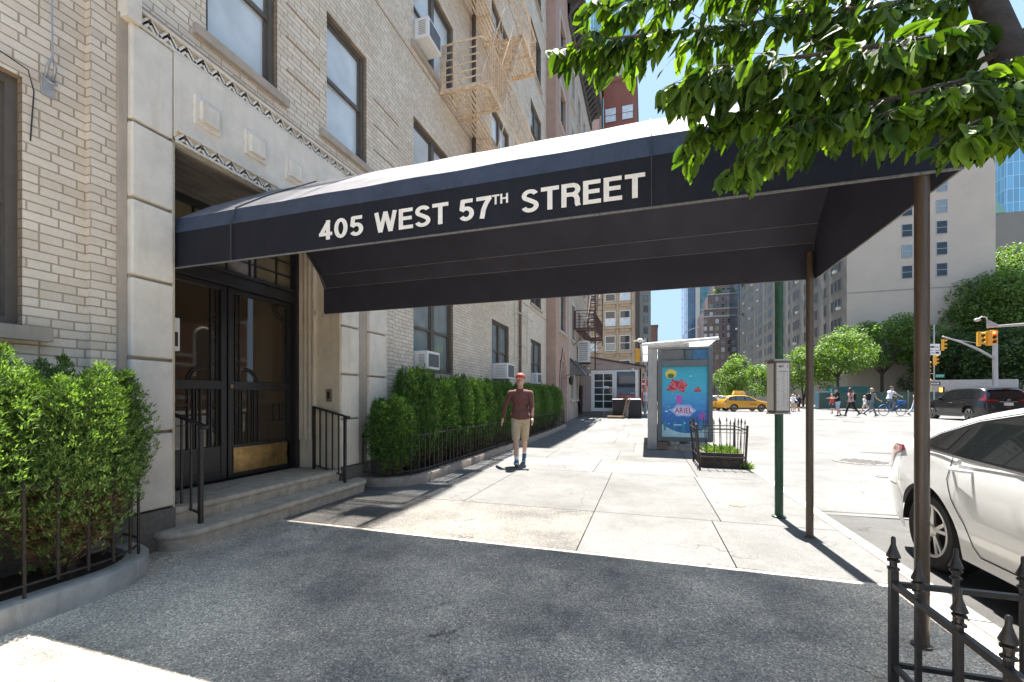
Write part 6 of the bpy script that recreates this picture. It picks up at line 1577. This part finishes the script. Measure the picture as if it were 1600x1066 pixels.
wc, body, hw, top, rib, sidep = car('parked_car', 'white sedan parked at the kerb beside the canopy poles, its rear towards the bus stop', 'car', .90, prof, belt, (-1.33, 1.37), .325, pw,
    [([(-1.50, 1.015), (-.98, .985), (-.2, .94), (.6, .905), (1.05, .895), (.78, 1.12), (.45, 1.29), (0, 1.345), (-.5, 1.335), (-.95, 1.25), (-1.28, 1.135)], m_trimb),
     ([(-1.36, 1.035), (-1.12, 1.02), (-1.00, 1.20), (-1.20, 1.13)], None),
     ([(-1.04, .995), (-.22, .965), (-.20, 1.325), (-.5, 1.315), (-.90, 1.235)], None), ([(-.12, .962), (.55, .935), (.92, .92), (.70, 1.11), (.42, 1.265), (0, 1.325), (-.10, 1.326)], None)],
    [(-.60, -1.68), (.60, -1.68), (.56, -.98), (-.56, -.98)], [(-.62, 1.36), (.62, 1.36), (.54, .60), (-.54, .60)], arch=.385,
    tail={'side': [(-2.125, .73), (-2.05, .74), (-1.93, .89), (-1.64, .965), (-1.68, 1.0), (-2.0, .985), (-2.125, .955)], 'rear': [(.45, .86), (.70, .80), (.71, .93), (.45, .92)]},
    seams=[([(-.16, .955), (-.15, .60), (-.13, .34)], .010), ([(-1.02, .975), (-1.05, .80), (-.98, .66), (-.86, .50), (-.80, .36), (-.74, .30), (.95, .30)], .010), ([(.98, .89), (1.0, .6), (.96, .34)], .010), ([(-1.75, 1.0), (-1.74, .86)], .006), ([(-2.10, .60), (-1.78, .62)], .008)],
    handles=((-.90, .885), (.04, .845)))
rib('window_trim', [(-1.50, 1.008), (-.98, .978), (-.2, .937), (.6, .902), (1.06, .892)], .016, m_chrome, .009)
rib('window_trim', [(-1.50, 1.02), (-1.28, 1.14), (-.95, 1.257), (-.5, 1.343), (0, 1.353), (.45, 1.298), (.78, 1.128), (1.06, .9)], .010, m_chrome, .008)
b = MB(); b.add([(-(hw(-1.30, 1.05)+.008), -1.28+.06*i, 1.045+.04*j+.04*i) for j in (0, 1) for i in (0, 1)], [(0, 1, 3, 2)]); b.build('window_sticker', m_paper, body)
wc.location = (2.22+.90, 3.11, -.125); wc.rotation_euler = (0, 0, PI)
# black SUV
pb = paint('black_car_paint', (.005, .005, .006), .3, .6)
prof = [(-2.28, .55), (-2.27, .95), (-2.22, 1.08), (-2.10, 1.40), (-1.90, 1.60), (-1.4, 1.66), (-.5, 1.68), (.1, 1.64), (.45, 1.52), (1.05, 1.13), (1.5, 1.06), (2.0, .96), (2.24, .78), (2.28, .5)]
belt = [(-2.28, 1.08), (-1, 1.04), (1, .98), (2.28, .8)]
sv, body, hw, top, rib, sidep = car('black_car', 'black compact SUV seen from behind driving away in the middle of the roadway', 'car', .925, prof, belt, (-1.33, 1.33), .36, pb,
    [([(-1.95, 1.12), (1.0, 1.02), (.45, 1.48), (.1, 1.58), (-1.3, 1.58), (-1.75, 1.48)], m_trimb), ([(-1.75, 1.16), (-1.25, 1.12), (-1.22, 1.50), (-1.5, 1.46)], None), ([(-1.15, 1.12), (-.32, 1.09), (-.30, 1.55), (-1.12, 1.53)], None), ([(-.24, 1.09), (.85, 1.05), (.42, 1.43), (.08, 1.54), (-.22, 1.55)], None)],
    None, [(-.66, 1.02), (.66, 1.02), (.56, .48), (-.56, .48)], arch=.42, details=False,
    tail={'side': [(-2.265, .98), (-1.98, 1.02), (-1.95, 1.10), (-2.08, 1.16), (-2.10, 1.36), (-2.17, 1.28)], 'rear': [(.38, 1.0), (.78, .98), (.785, 1.09), (.38, 1.06)]},
    clad=[(-2.1, .26), (2.1, .26), (2.0, .42), (-2.0, .42)], handles=((-.95, .93), (-.1, .91)), seams=[([(-.28, 1.05), (-.26, .45)], .012), ([(-1.18, 1.08), (-1.22, .85), (-.95, .6), (-.9, .45)], .012)], tumble=.34, rimmat=m_rim)
b = MB(); b.hexa([(-.60, -2.235, 1.12), (.60, -2.235, 1.12), (.52, -2.02, 1.50), (-.52, -2.02, 1.50), (-.60, -2.26, 1.13), (.60, -2.26, 1.13), (.52, -2.06, 1.52), (-.52, -2.06, 1.52)]); b.build('rear_window', m_cg, body)
b = MB(); b.box(-.60, .60, -2.16, -1.95, 1.585, 1.615); b.build('spoiler', pb, body); b = MB(); b.box(-.14, .14, -2.175, -2.155, 1.56, 1.58); b.build('brake_light', m_tail, body)
b = MB(); b.box(-.17, .17, -2.295, -2.283, .80, .93); b.build('number_plate', m_paper, body); b = MB(); b.box(-.35, .35, -2.29, -2.275, .955, .985); b.build('chrome_strip', m_chrome, body)
b = MB(); b.prism([(-.07, 1.03), (.07, 1.03), (.055, 1.10), (-.055, 1.10)], lambda u, v: (u, -2.30, v), lambda u, v: (u, -2.285, v)); b.build('badge', m_chrome, body)
b = MB(); b.box(-.8, .8, -2.31, -2.2, .36, .62); b.build('bumper', m_trimb, body, bevel=.03)
for s_ in (-1, 1): b = MB(); b.hexa([(s_*.90, .62, 1.02), (s_*1.08, .60, 1.04), (s_*1.08, .48, 1.04), (s_*.90, .50, 1.02), (s_*.90, .62, 1.16), (s_*1.07, .60, 1.17), (s_*1.07, .48, 1.17), (s_*.9, .5, 1.16)]); b.build('door_mirror', pb, body, bevel=.02)
sv.location = (15.85, 27.9, gz(27.9)-.13+.03); sv.rotation_euler = (0, 0, R(1.5))
# red car peeping beyond it at the right edge
rc_ = copy_tree(sv); rc_.name = 'red_car'; rc_['label'] = 'red car just showing at the right edge beyond the black SUV'
m_redp = paint('red_car_paint', (.45, .03, .03))
for ch in rc_.children_recursive:
    if ch.data.materials and ch.data.materials[0] == pb: ch.data = ch.data.copy(); ch.data.materials[0] = m_redp
rc_.location = (24.2, 36.5, gz(36)-.15); rc_.rotation_euler = (0, 0, R(-80))
# yellow taxi
py_ = paint('taxi_yellow_paint', (.62, .30, .02), .35)
prof = [(-2.3, .5), (-2.28, .95), (-2.2, 1.12), (-2.0, 1.38), (-1.75, 1.54), (-1.1, 1.62), (-.3, 1.62), (.25, 1.54), (1.05, 1.10), (1.6, 1.03), (2.1, .90), (2.3, .68), (2.32, .45)]
tx, body, hw, top, rib, sidep = car('yellow_taxi', 'yellow taxi with a roof sign crossing the avenue between the shelter and the timetable pole', 'taxi', .92, prof, [(-2.3, 1.06), (1, .99), (2.3, .8)], (-1.35, 1.35), .35, py_,
    [([(-1.9, 1.12), (.98, 1.03), (.25, 1.47), (-.3, 1.55), (-1.2, 1.54), (-1.7, 1.42)], m_trimb), ([(-1.75, 1.15), (-1.2, 1.13), (-1.2, 1.47), (-1.5, 1.42)], None), ([(-1.1, 1.12), (-.3, 1.10), (-.3, 1.50), (-1.08, 1.49)], None), ([(-.2, 1.10), (.82, 1.06), (.22, 1.43), (-.2, 1.50)], None)],
    [(-.6, -2.12), (.6, -2.12), (.54, -1.85), (-.54, -1.85)], [(-.66, 1.0), (.66, 1.0), (.56, .3), (-.56, .3)], details=False, arch=.41,
    tail={'side': [(-2.27, .95), (-2.05, 1.0), (-2.08, 1.12), (-2.22, 1.08)]}, clad=[(-2.1, .26), (2.1, .26), (2.0, .40), (-2.0, .40)], handles=((-.9, .95), (0, .93)), tumble=.34, glassm=m_cg2)
b = MB(); b.prism([(-.62, 1.70), (.62, 1.70), (.46, 2.08), (-.46, 2.08)], lambda u, v: (-.14, u-.45, v), lambda u, v: (.14, u-.45, v)); b.box(-.12, .12, -1.0, .1, 1.62, 1.7); b.build('roof_sign', M('pale_yellow_roof_sign', (.66, .45, .10), .4, .25, 5), body)
for s_ in (1, -1): text('lettering', 'NYC TAXI', m_dark, body, .13, .55, .004, (s_*(hw(.5, .72)+.012), .25 if s_ > 0 else .8, .66), xdir=(0, s_, 0), bold=.01)
v = P(1161, 622, 43); tx.location = (v.x, v.y, gz(v.y)-.11+.03); tx.rotation_euler = (0, 0, R(-90+17))
t2 = copy_tree(tx); t2.name = 'yellow_taxi'; t2['label'] = 'second yellow taxi half hidden by the bus shelter, behind the first'
v = P(1114, 622, 46.5); t2.location = (v.x-.4, v.y, gz(v.y)-.11+.03); t2.rotation_euler = (0, 0, R(-90+17))
wcar = copy_tree(tx); wcar.name = 'white_car'; wcar['label'] = 'white car crossing the avenue directly behind the yellow taxi'; wcar['category'] = 'car'
for ch in list(wcar.children_recursive):
    if ch.name.startswith('roof_sign') or ch.name.startswith('lettering'): bpy.data.objects.remove(ch); continue
    if ch.data.materials[0] == py_: ch.data = ch.data.copy(); ch.data.materials[0] = pw
v = P(1128, 622, 50); wcar.location = (v.x, v.y, gz(v.y)-.1+.03); wcar.rotation_euler = (0, 0, R(-90+17))
# ================================================================ people (local: x right, y forward, z up)
m_skin = M('light_skin', (.56, .33, .24), .5, .1, 20, spec=.4); m_skin2 = M('dark_skin', (.10, .055, .035), .5, .1, 20, spec=.4)
m_hair = M('brown_hair', (.09, .05, .03), .7, .3, 60); m_hairb = M('black_hair', (.012, .010, .010), .6, .3, 60); m_blond = M('blond_hair', (.42, .28, .14), .6, .3, 60)
def cap(b, p, q, r0, r1, n=12):
    p, q = Vector(p), Vector(q); d = (q-p); L = d.length; dn = d.normalized(); pts = []; rr = []
    for i in range(5): a = PI/2*i/4; pts.append(p-dn*r0*math.cos(a)*.999); rr.append(max(.0015, r0*math.sin(a)))
    for i in range(5): a = PI/2*i/4; pts.append(q+dn*r1*math.sin(a)*.999); rr.append(max(.0015, r1*math.cos(a)))
    b.tube(pts, rr, n)
def person(label, loc, yaw, pose, top_, bottom_, shoe, skin=None, hair=None, hat=None, H=1.76, vox=.03, fat=1.0, bag=None, name='person', group=None, shorts=True, sleeve='long', long_hair=False, sit=False):
    skin = skin or m_skin; hair = hair or m_hair; k = H/1.76
    t = thing(name, label, 'person', (0, 0, 0), group)
    def ang(a): return Vector((0, math.sin(R(a)), -math.cos(R(a))))
    J = {}
    hip = Vector((0, 0, .93)); lean = R(pose.get('lean', 3))
    up = Vector((0, math.sin(lean), math.cos(lean)))
    for s_, n in ((-1, 'L'), (1, 'R')):
        h, kn = pose['leg'+n]; J['hip'+n] = hip+Vector((s_*.085, 0, 0)); J['knee'+n] = J['hip'+n]+ang(h)*.44-Vector((s_*.018, 0, 0)); J['ank'+n] = J['knee'+n]+ang(h-kn)*.42-Vector((s_*.032, 0, 0))
        ft = pose.get('foot'+n, 0)+0; fa = R(pose.get('foot'+n, 0)); J['toe'+n] = J['ank'+n]+Vector((0, math.cos(fa)*.17, -.05+math.sin(fa)*.17)); J['heel'+n] = J['ank'+n]+Vector((0, -.05*math.cos(fa)+.0, -.055-.05*math.sin(fa)))
    ch = hip+up*.50; J['neck'] = hip+up*.56; J['head'] = hip+up*.705+Vector((0, .015, 0))
    for s_, n in ((-1, 'L'), (1, 'R')):
        a, e, ab = pose['arm'+n]; J['sh'+n] = hip+up*.475+Vector((s_*.178*fat**.5, 0, 0)); dv = ang(a); dv.x += s_*math.tan(R(ab)); dv.normalize(); J['el'+n] = J['sh'+n]+dv*.29
        dw = ang(a+e); dw.x += s_*math.tan(R(ab))*.5-s_*pose.get('in', 0); dw.normalize(); J['wr'+n] = J['el'+n]+dw*.26; J['dir'+n] = dw
    zmin = min(min(J['toe'+n].z, J['heel'+n].z) for n in 'LR')-.028
    for kx in J:
        if not kx.startswith('dir'): J[kx].z -= zmin
    hip.z -= zmin; ch.z -= zmin; f = fat
    def Q(v): return Vector(v)*k
    def torso(b, e=0.0, full=True):
        b.ell(Q(hip+up*.0), ((.155*f+e)*k, (.105*f+e)*k, (.12+e)*k)); b.ell(Q(hip+up*.17), ((.148*f+e)*k, (.102*f+e)*k, (.15+e)*k)); b.ell(Q(hip+up*.36), ((.158*f**.6+e)*k, (.112*f+e)*k, (.17+e)*k)); cap(b, Q(J['shL']*.8+J['shR']*.2), Q(J['shR']*.8+J['shL']*.2), (.066+e)*k, (.066+e)*k)
    def hand(b, n):
        w = Q(J['wr'+n]); d = J['dir'+n]; s_ = -1 if n == 'L' else 1
        side = Vector((0, 1, 0)); side = (side-d*side.dot(d)).normalized(); nn = d.cross(side)*s_
        cap(b, w, w+d*.05*k, .026*k, .028*k); cap(b, w+d*.05*k+side*.02*k, w+d*.085*k+side*.026*k, .018*k, .016*k); cap(b, w+d*.05*k-side*.02*k, w+d*.085*k-side*.026*k, .018*k, .016*k)
        for i, L in enumerate((.058, .068, .062, .048)):
            o = w+d*.088*k+side*(.030-.020*i)*k; m_ = o+(d-nn*.15*s_*-1).normalized()*L*.5*k; e_ = m_+(d*.8+nn*s_*-.0+Vector((-s_*.45, 0, 0))).normalized()*L*.5*k; cap(b, o, m_, .0098*k, .009*k, 8); cap(b, m_, e_, .009*k, .0075*k, 8)
        th = w+d*.03*k+side*.030*k; m_ = th+(d*.6+side*.8).normalized()*.035*k; cap(b, th, m_, .012*k, .011*k, 8); cap(b, m_, m_+(d*.95+side*.2).normalized()*.03*k, .011*k, .009*k, 8)
    b = MB(); torso(b, -.012)
    cap(b, Q(J['neck']-up*.04), Q(J['head']-up*.06), .058*k, .052*k)
    hd = J['head']; 
    b.ell(Q(hd+Vector((0, -.005, .035))), (.082*k, .100*k, .102*k), 20, 14); b.ell(Q(hd+Vector((0, .022, -.035))), (.066*k, .074*k, .078*k), 16, 12); b.ell(Q(hd+Vector((0, .055, -.078))), (.028*k, .026*k, .022*k))
    cap(b, Q(hd+Vector((0, .088, .015))), Q(hd+Vector((0, .106, -.020))), .009*k, .014*k, 8)
    for s_ in (-1, 1): b.ell(Q(hd+Vector((s_*.078, -.005, -.005))), (.012*k, .02*k, .032*k)); b.ell(Q(hd+Vector((s_*.03, .072, .035))), (.024*k, .016*k, .009*k))
    b.ell(Q(hd+Vector((0, .088, -.048))), (.024*k, .010*k, .008*k))
    for n in 'LR':
        cap(b, Q(J['sh'+n]), Q(J['el'+n]), .047*k, .038*k); cap(b, Q(J['el'+n]), Q(J['wr'+n]), .038*k, .025*k); hand(b, n)
        cap(b, Q(J['hip'+n]), Q(J['knee'+n]), .078*k*f, .052*k); mid = J['knee'+n].lerp(J['ank'+n], .32)+Vector((0, -.012, 0)); cap(b, Q(J['knee'+n]), Q(mid), .050*k, .055*k); cap(b, Q(mid), Q(J['ank'+n]), .054*k, .034*k)
        cap(b, Q(J['ank'+n]), Q(J['toe'+n]), .036*k, .028*k)
    body = remesh(b, 'body', skin, t, min(vox, .011) if vox < .02 else vox*.55, 2)
    # eyes, hair, hat
    b = MB()
    for s_ in (-1, 1): b.ell(Q(hd+Vector((s_*.030, .080, .017))), (.010*k, .008*k, .006*k), 8, 6)
    b.build('eyes', m_dark, body)
    b = MB(); b.ell(Q(hd+Vector((0, -.022, .052))), (.088*k, .098*k, .096*k), 16, 12)
    if long_hair: b.ell(Q(hd+Vector((0, -.06, -.05))), (.08*k, .055*k, .14*k))
    remesh(b, 'hair', hair, t, max(.012, vox*.4), 2)
    if hat:
        b = MB(); n = 18; rings = [(.96, .005), (.97, .03), (.88, .065), (.68, .092), (.35, .108), (.02, .112)]; b.add([tuple(Q(hd+Vector((.096*r_*math.cos(2*PI*j/n), -.008+.116*r_*math.sin(2*PI*j/n), .052+h)))) for r_, h in rings for j in range(n)], [(i*n+j, i*n+(j+1) % n, (i+1)*n+(j+1) % n, (i+1)*n+j) for i in range(len(rings)-1) for j in range(n)])
        br = [(.075*math.cos(a), .085+.095*math.sin(a)) for a in np.linspace(0, PI, 10)]; b.prism(br, lambda u, v: Q(hd+Vector((u, v, .060-.10*max(0, v-.08)))), lambda u, v: Q(hd+Vector((u, v, .050-.10*max(0, v-.08))))); b.build('cap', hat, t, smooth=R(50))
    # shirt
    b = MB(); torso(b, .010)
    b.ell(Q(hip+up*.03), ((.182*f)*k, (.132*f)*k, .13*k)); cap(b, Q(J['neck']-up*.07), Q(J['neck']-up*.01), .075*k, .066*k)
    for n in 'LR':
        cap(b, Q(J['sh'+n]), Q(J['el'+n]) if sleeve == 'long' else Q(J['sh'+n].lerp(J['el'+n], .6)), .064*k, .052*k)
        if sleeve == 'long': cap(b, Q(J['el'+n]), Q(J['el'+n].lerp(J['wr'+n], .88)), .051*k, .036*k)
    remesh(b, 'shirt', top_, t, max(.012, vox*.6), 9)
    b = MB(); b.ell(Q(hip-up*.005), ((.168*f)*k, (.122*f)*k, .115*k))
    for n in 'LR':
        if shorts: e_ = J['hip'+n].lerp(J['knee'+n], .92); cap(b, Q(J['hip'+n]), Q(e_), .096*k*f, .079*k)
        else: cap(b, Q(J['hip'+n]), Q(J['knee'+n]), .092*k*f, .066*k); cap(b, Q(J['knee'+n]), Q(J['knee'+n].lerp(J['ank'+n], .93)), .066*k, .050*k)
    remesh(b, 'shorts' if shorts else 'trousers', bottom_, t, max(.012, vox*.6), 3)
    for n in 'LR':
        b = MB(); a, he, to = J['ank'+n], J['heel'+n], J['toe'+n]
        cap(b, Q(he+Vector((0, 0, .02))), Q(to+Vector((0, 0, .005))), .042*k, .036*k); cap(b, Q(a+Vector((0, -.01, -.0))), Q(a.lerp(to, .5)), .046*k, .040*k); sho = remesh(b, 'shoe', shoe, t, max(.012, vox*.5), 2)
        b = MB(); d_ = (to-he).normalized(); b.bar(Q(he-d_*.03+Vector((0, 0, -.016))), Q(to+d_*.03+Vector((0, 0, -.022))), .076*k, .022*k); b.build('sole', m_white, sho, bevel=.008)
    if vox < .02:
        for n in 'LR': b = MB(); cap(b, Q(J['ank'+n]+Vector((0, 0, .01))), Q(J['ank'+n].lerp(J['knee'+n], .16)), .041*k, .041*k); b.build('sock', m_white, t, smooth=True)
    if bag:
        b = MB(); c = ch+Vector((0, -.19, -.08)); cap(b, Q(c), Q(c+Vector((0, -.01, -.22))), .13*k, .13*k); remesh(b, 'backpack', bag, t, max(.02, vox*.6), 4)
        b = MB()
        for s_ in (-1, 1): b.tube([Q(J['neck']+Vector((s_*.11, -.12, .0))), Q(J['neck']+Vector((s_*.12, .03, .02))), Q(J['neck']+Vector((s_*.12, .125, -.10))), Q(J['neck']+Vector((s_*.14, .03, -.32)))], .016*k, 6)
        b.build('strap', bag, t)
    t.location = loc; t.rotation_euler = (0, 0, yaw); return t, J
m_maroon = M('maroon_knit', (.15, .058, .048), .9, .18, 14, .3, 220, dist=.003); m_khaki = M('khaki_cotton', (.46, .36, .23), .9, .12, 10, .2, 120)
m_blue = M('blue_suede_shoe', (.05, .13, .22), .7, .2, 20); m_red = M('orange_red_cap', (.30, .055, .03), .7, .1, 10)
man, J = person('man in maroon long sleeved shirt, khaki shorts and orange cap walking beside the hedge', (-2.36, 8.05, gz(8)), PI+R(10),
    {'legL': (-18, 22), 'legR': (25, 5), 'footR': 18, 'footL': -18, 'armL': (16, 22, 8), 'armR': (-22, 14, 24), 'lean': 2}, m_maroon, m_khaki, m_blue, hat=m_red, H=1.79, vox=.014, fat=1.12)
m_blk2 = M('black_cotton', (.014, .013, .014), .9); m_denim = M('washed_denim', (.13, .17, .22), .9, .2, 12); m_pinkc = M('pink_cotton', (.62, .36, .33), .9); m_greyc = M('grey_cotton', (.22, .23, .24), .9); m_whitec = M('white_cotton', (.70, .72, .74), .9); m_ltb = M('light_blue_denim', (.36, .43, .52), .9); m_navy = M('navy_nylon', (.02, .03, .07), .6); m_redc = M('red_cotton', (.50, .06, .05), .9)
W1 = {'legL': (-24, 22), 'legR': (24, 4), 'armL': (22, 28, 6), 'armR': (-16, 14, 6), 'lean': 5, 'footR': 8, 'footL': -25}
W2 = {'legL': (26, 6), 'legR': (-22, 26), 'armL': (-18, 12, 8), 'armR': (24, 32, 6), 'lean': 5, 'footL': 8, 'footR': -25}
W3 = {'legL': (6, 6), 'legR': (-8, 12), 'armL': (30, 50, 8), 'armR': (26, 60, 6), 'lean': 7}
ST = {'legL': (2, 2), 'legR': (-2, 2), 'armL': (4, 10, 6), 'armR': (-4, 16, 6), 'lean': 0}
def pp_(px, d, yaw, pose, lab, *a, **k):
    v = P(px, 622, d); z = gz(v.y)-.13+.02+(.06*math.sin(PI*(v.x-1.9)/18.4) if v.y < 32 else 0)
    k.setdefault('vox', .035); person(lab, (v.x, v.y, max(z, -.2)), yaw, pose, *a, **k)
lx, rx_ = R(90+17.5), R(-90+17.5)
pp_(1309, 25.5, lx, W3, 'person in black top, pale shorts and cap, leftmost of the three walkers crossing', m_blk2, m_ltb, m_dark, hat=m_blk2, sleeve='short', H=1.68)
pp_(1330, 25.5, lx, W1, 'person in pale pink top and black trousers with a dark backpack, striding across', m_pinkc, m_blk2, m_dark, skin=m_skin2, hair=m_hairb, bag=m_blk2, shorts=False, sleeve='short', H=1.74)
pp_(1361, 25.8, rx_, W2, 'person in grey shirt and washed jeans with a black bag, walking the other way', m_greyc, m_denim, m_dark, hair=m_blond, bag=m_blk2, shorts=False, sleeve='short', H=1.74)
pp_(1431, 27.5, rx_, W1, 'person in pale pink shirt partly hidden behind the nearer canopy pole', m_pinkc, m_ltb, m_dark, hair=m_blond, shorts=False, H=1.70)
pp_(1300, 36, lx, ST, 'person in a red top with a navy backpack beyond the person in black', m_redc, m_navy, m_dark, bag=m_navy, H=1.68)
pp_(1352, 37, lx, W1, 'person in a white top and tan shorts far behind the walkers', m_whitec, m_khaki, m_dark, hair=m_blond, H=1.6)
pp_(1238.5, 42, R(180), W3, 'person in a white top standing just right of the timetable pole, in the distance', m_whitec, m_khaki, m_dark, hair=m_blond, H=1.75)
pp_(1242.5, 43, R(170), W1, 'person in navy beside the one in white just right of the timetable pole', m_navy, m_khaki, m_dark, H=1.7)
pp_(1248, 44, R(190), ST, 'person in black shorts in the distant group right of the timetable pole', m_blk2, m_blk2, m_dark, H=1.65)
pp_(1122, 45, R(90), ST, 'person in white clothes standing behind the yellow taxi', m_whitec, m_blk2, m_dark, hair=m_hairb, shorts=False, H=1.7)
for px, d, a in ((1004, 26, ('person in black trousers at the corner beside the red box', m_redc, m_blk2)), (1011, 24.5, ('person in pale shirt and grey trousers half hidden by the shelter post', m_whitec, m_greyc))):
    v = P(px, 622, d); person(a[0], (v.x, v.y, gz(v.y)), R(160), W1, a[1], a[2], m_dark, shorts=False, vox=.03, H=1.72)
# seated passenger inside the shelter: only the shoes show under the panel
SIT = {'legL': (88, 84), 'legR': (80, 92), 'armL': (30, 60, 5), 'armR': (30, 60, 5), 'lean': -4}
person('person sitting in the shelter, shoes showing under the advertising panel', (.62, 12.75, 0), R(-90+8), SIT, m_greyc, m_blk2, M('olive_shoe', (.08, .11, .07), .8), shorts=False, vox=.03)
# cyclist and bicycle
def bicycle(x, y, z, yaw, label):
    t = thing('bicycle', label, 'bicycle', (0, 0, 0)); mb = M('blue_bicycle_paint', (.03, .13, .38), .4, .1, 5)
    for wy_ in (-.53, .55):
        b = MB(); b.tube([(0, wy_+.32*math.cos(a), .34+.32*math.sin(a)) for a in np.linspace(0, 2*PI, 29)], .021, 6, False); w = b.build('wheel', m_tyre, t, smooth=True)
        b = MB()
        for k in range(14): a = 2*PI*k/14; b.tube([(0, wy_, .34), (0, wy_+.31*math.cos(a), .34+.31*math.sin(a))], .003, 4)
        b.lathe([(.03, -.05), (.03, .05)], (0, wy_, .34), 8, 'x'); b.build('spokes', m_rim, w)
        b = MB(); b.tube([(0, wy_+.36*math.cos(a), .34+.36*math.sin(a)) for a in np.linspace(.3, 2.6, 12)], .028, 6); b.build('mudguard', mb, t)
    b = MB(); b.tube([(0, .55, .34), (0, .42, .72), (0, .38, 1.02)], .022, 8); b.tube([(0, .42, .66), (0, .05, .40), (0, -.12, .34)], .045, 8); b.tube([(0, -.53, .34), (0, -.12, .34), (0, -.22, .80)], .022, 8); b.tube([(0, -.53, .34), (0, -.20, .66)], .018, 8); b.build('frame', mb, t, smooth=True)
    b = MB(); b.tube([(-.28, .28, 1.08), (-.2, .36, 1.06), (0, .38, 1.02), (.2, .36, 1.06), (.28, .28, 1.08)], .015, 8); b.build('handlebar', m_dark, t)
    b = MB(); b.ell((0, -.24, .84), (.09, .14, .04)); b.build('saddle', m_dark, t); b = MB(); b.box(-.15, .15, .45, .75, .78, .98); b.build('basket', mb, t, bevel=.02)
    b = MB(); b.lathe([(.09, .04), (.09, .05)], (0, -.12, .34), 14, 'x'); b.bar((.06, -.12, .34), (.06, -.02, .22), .02); b.bar((-.06, -.12, .34), (-.06, -.22, .46), .02); b.build('crank', m_grey, t)
    t.location = (x, y, z); t.rotation_euler = (0, 0, yaw); return t
v = P(1394, 622, 26.8); zc = gz(v.y)-.13+.05
bicycle(v.x, v.y, zc, rx_, 'blue city bicycle ridden by the person in white')
v2 = v+Vector((math.cos(R(17.5)), math.sin(R(17.5)), 0))*-.20
person('cyclist in a white T-shirt and grey blue trousers riding a blue city bicycle', (v2.x, v2.y, zc+.30), rx_, {'legL': (62, 62), 'legR': (48, 68), 'armL': (52, 12, 4), 'armR': (52, 12, 4), 'lean': 14}, m_whitec, m_denim, m_dark, hair=m_hair, shorts=False, sleeve='short', vox=.035, H=1.74)
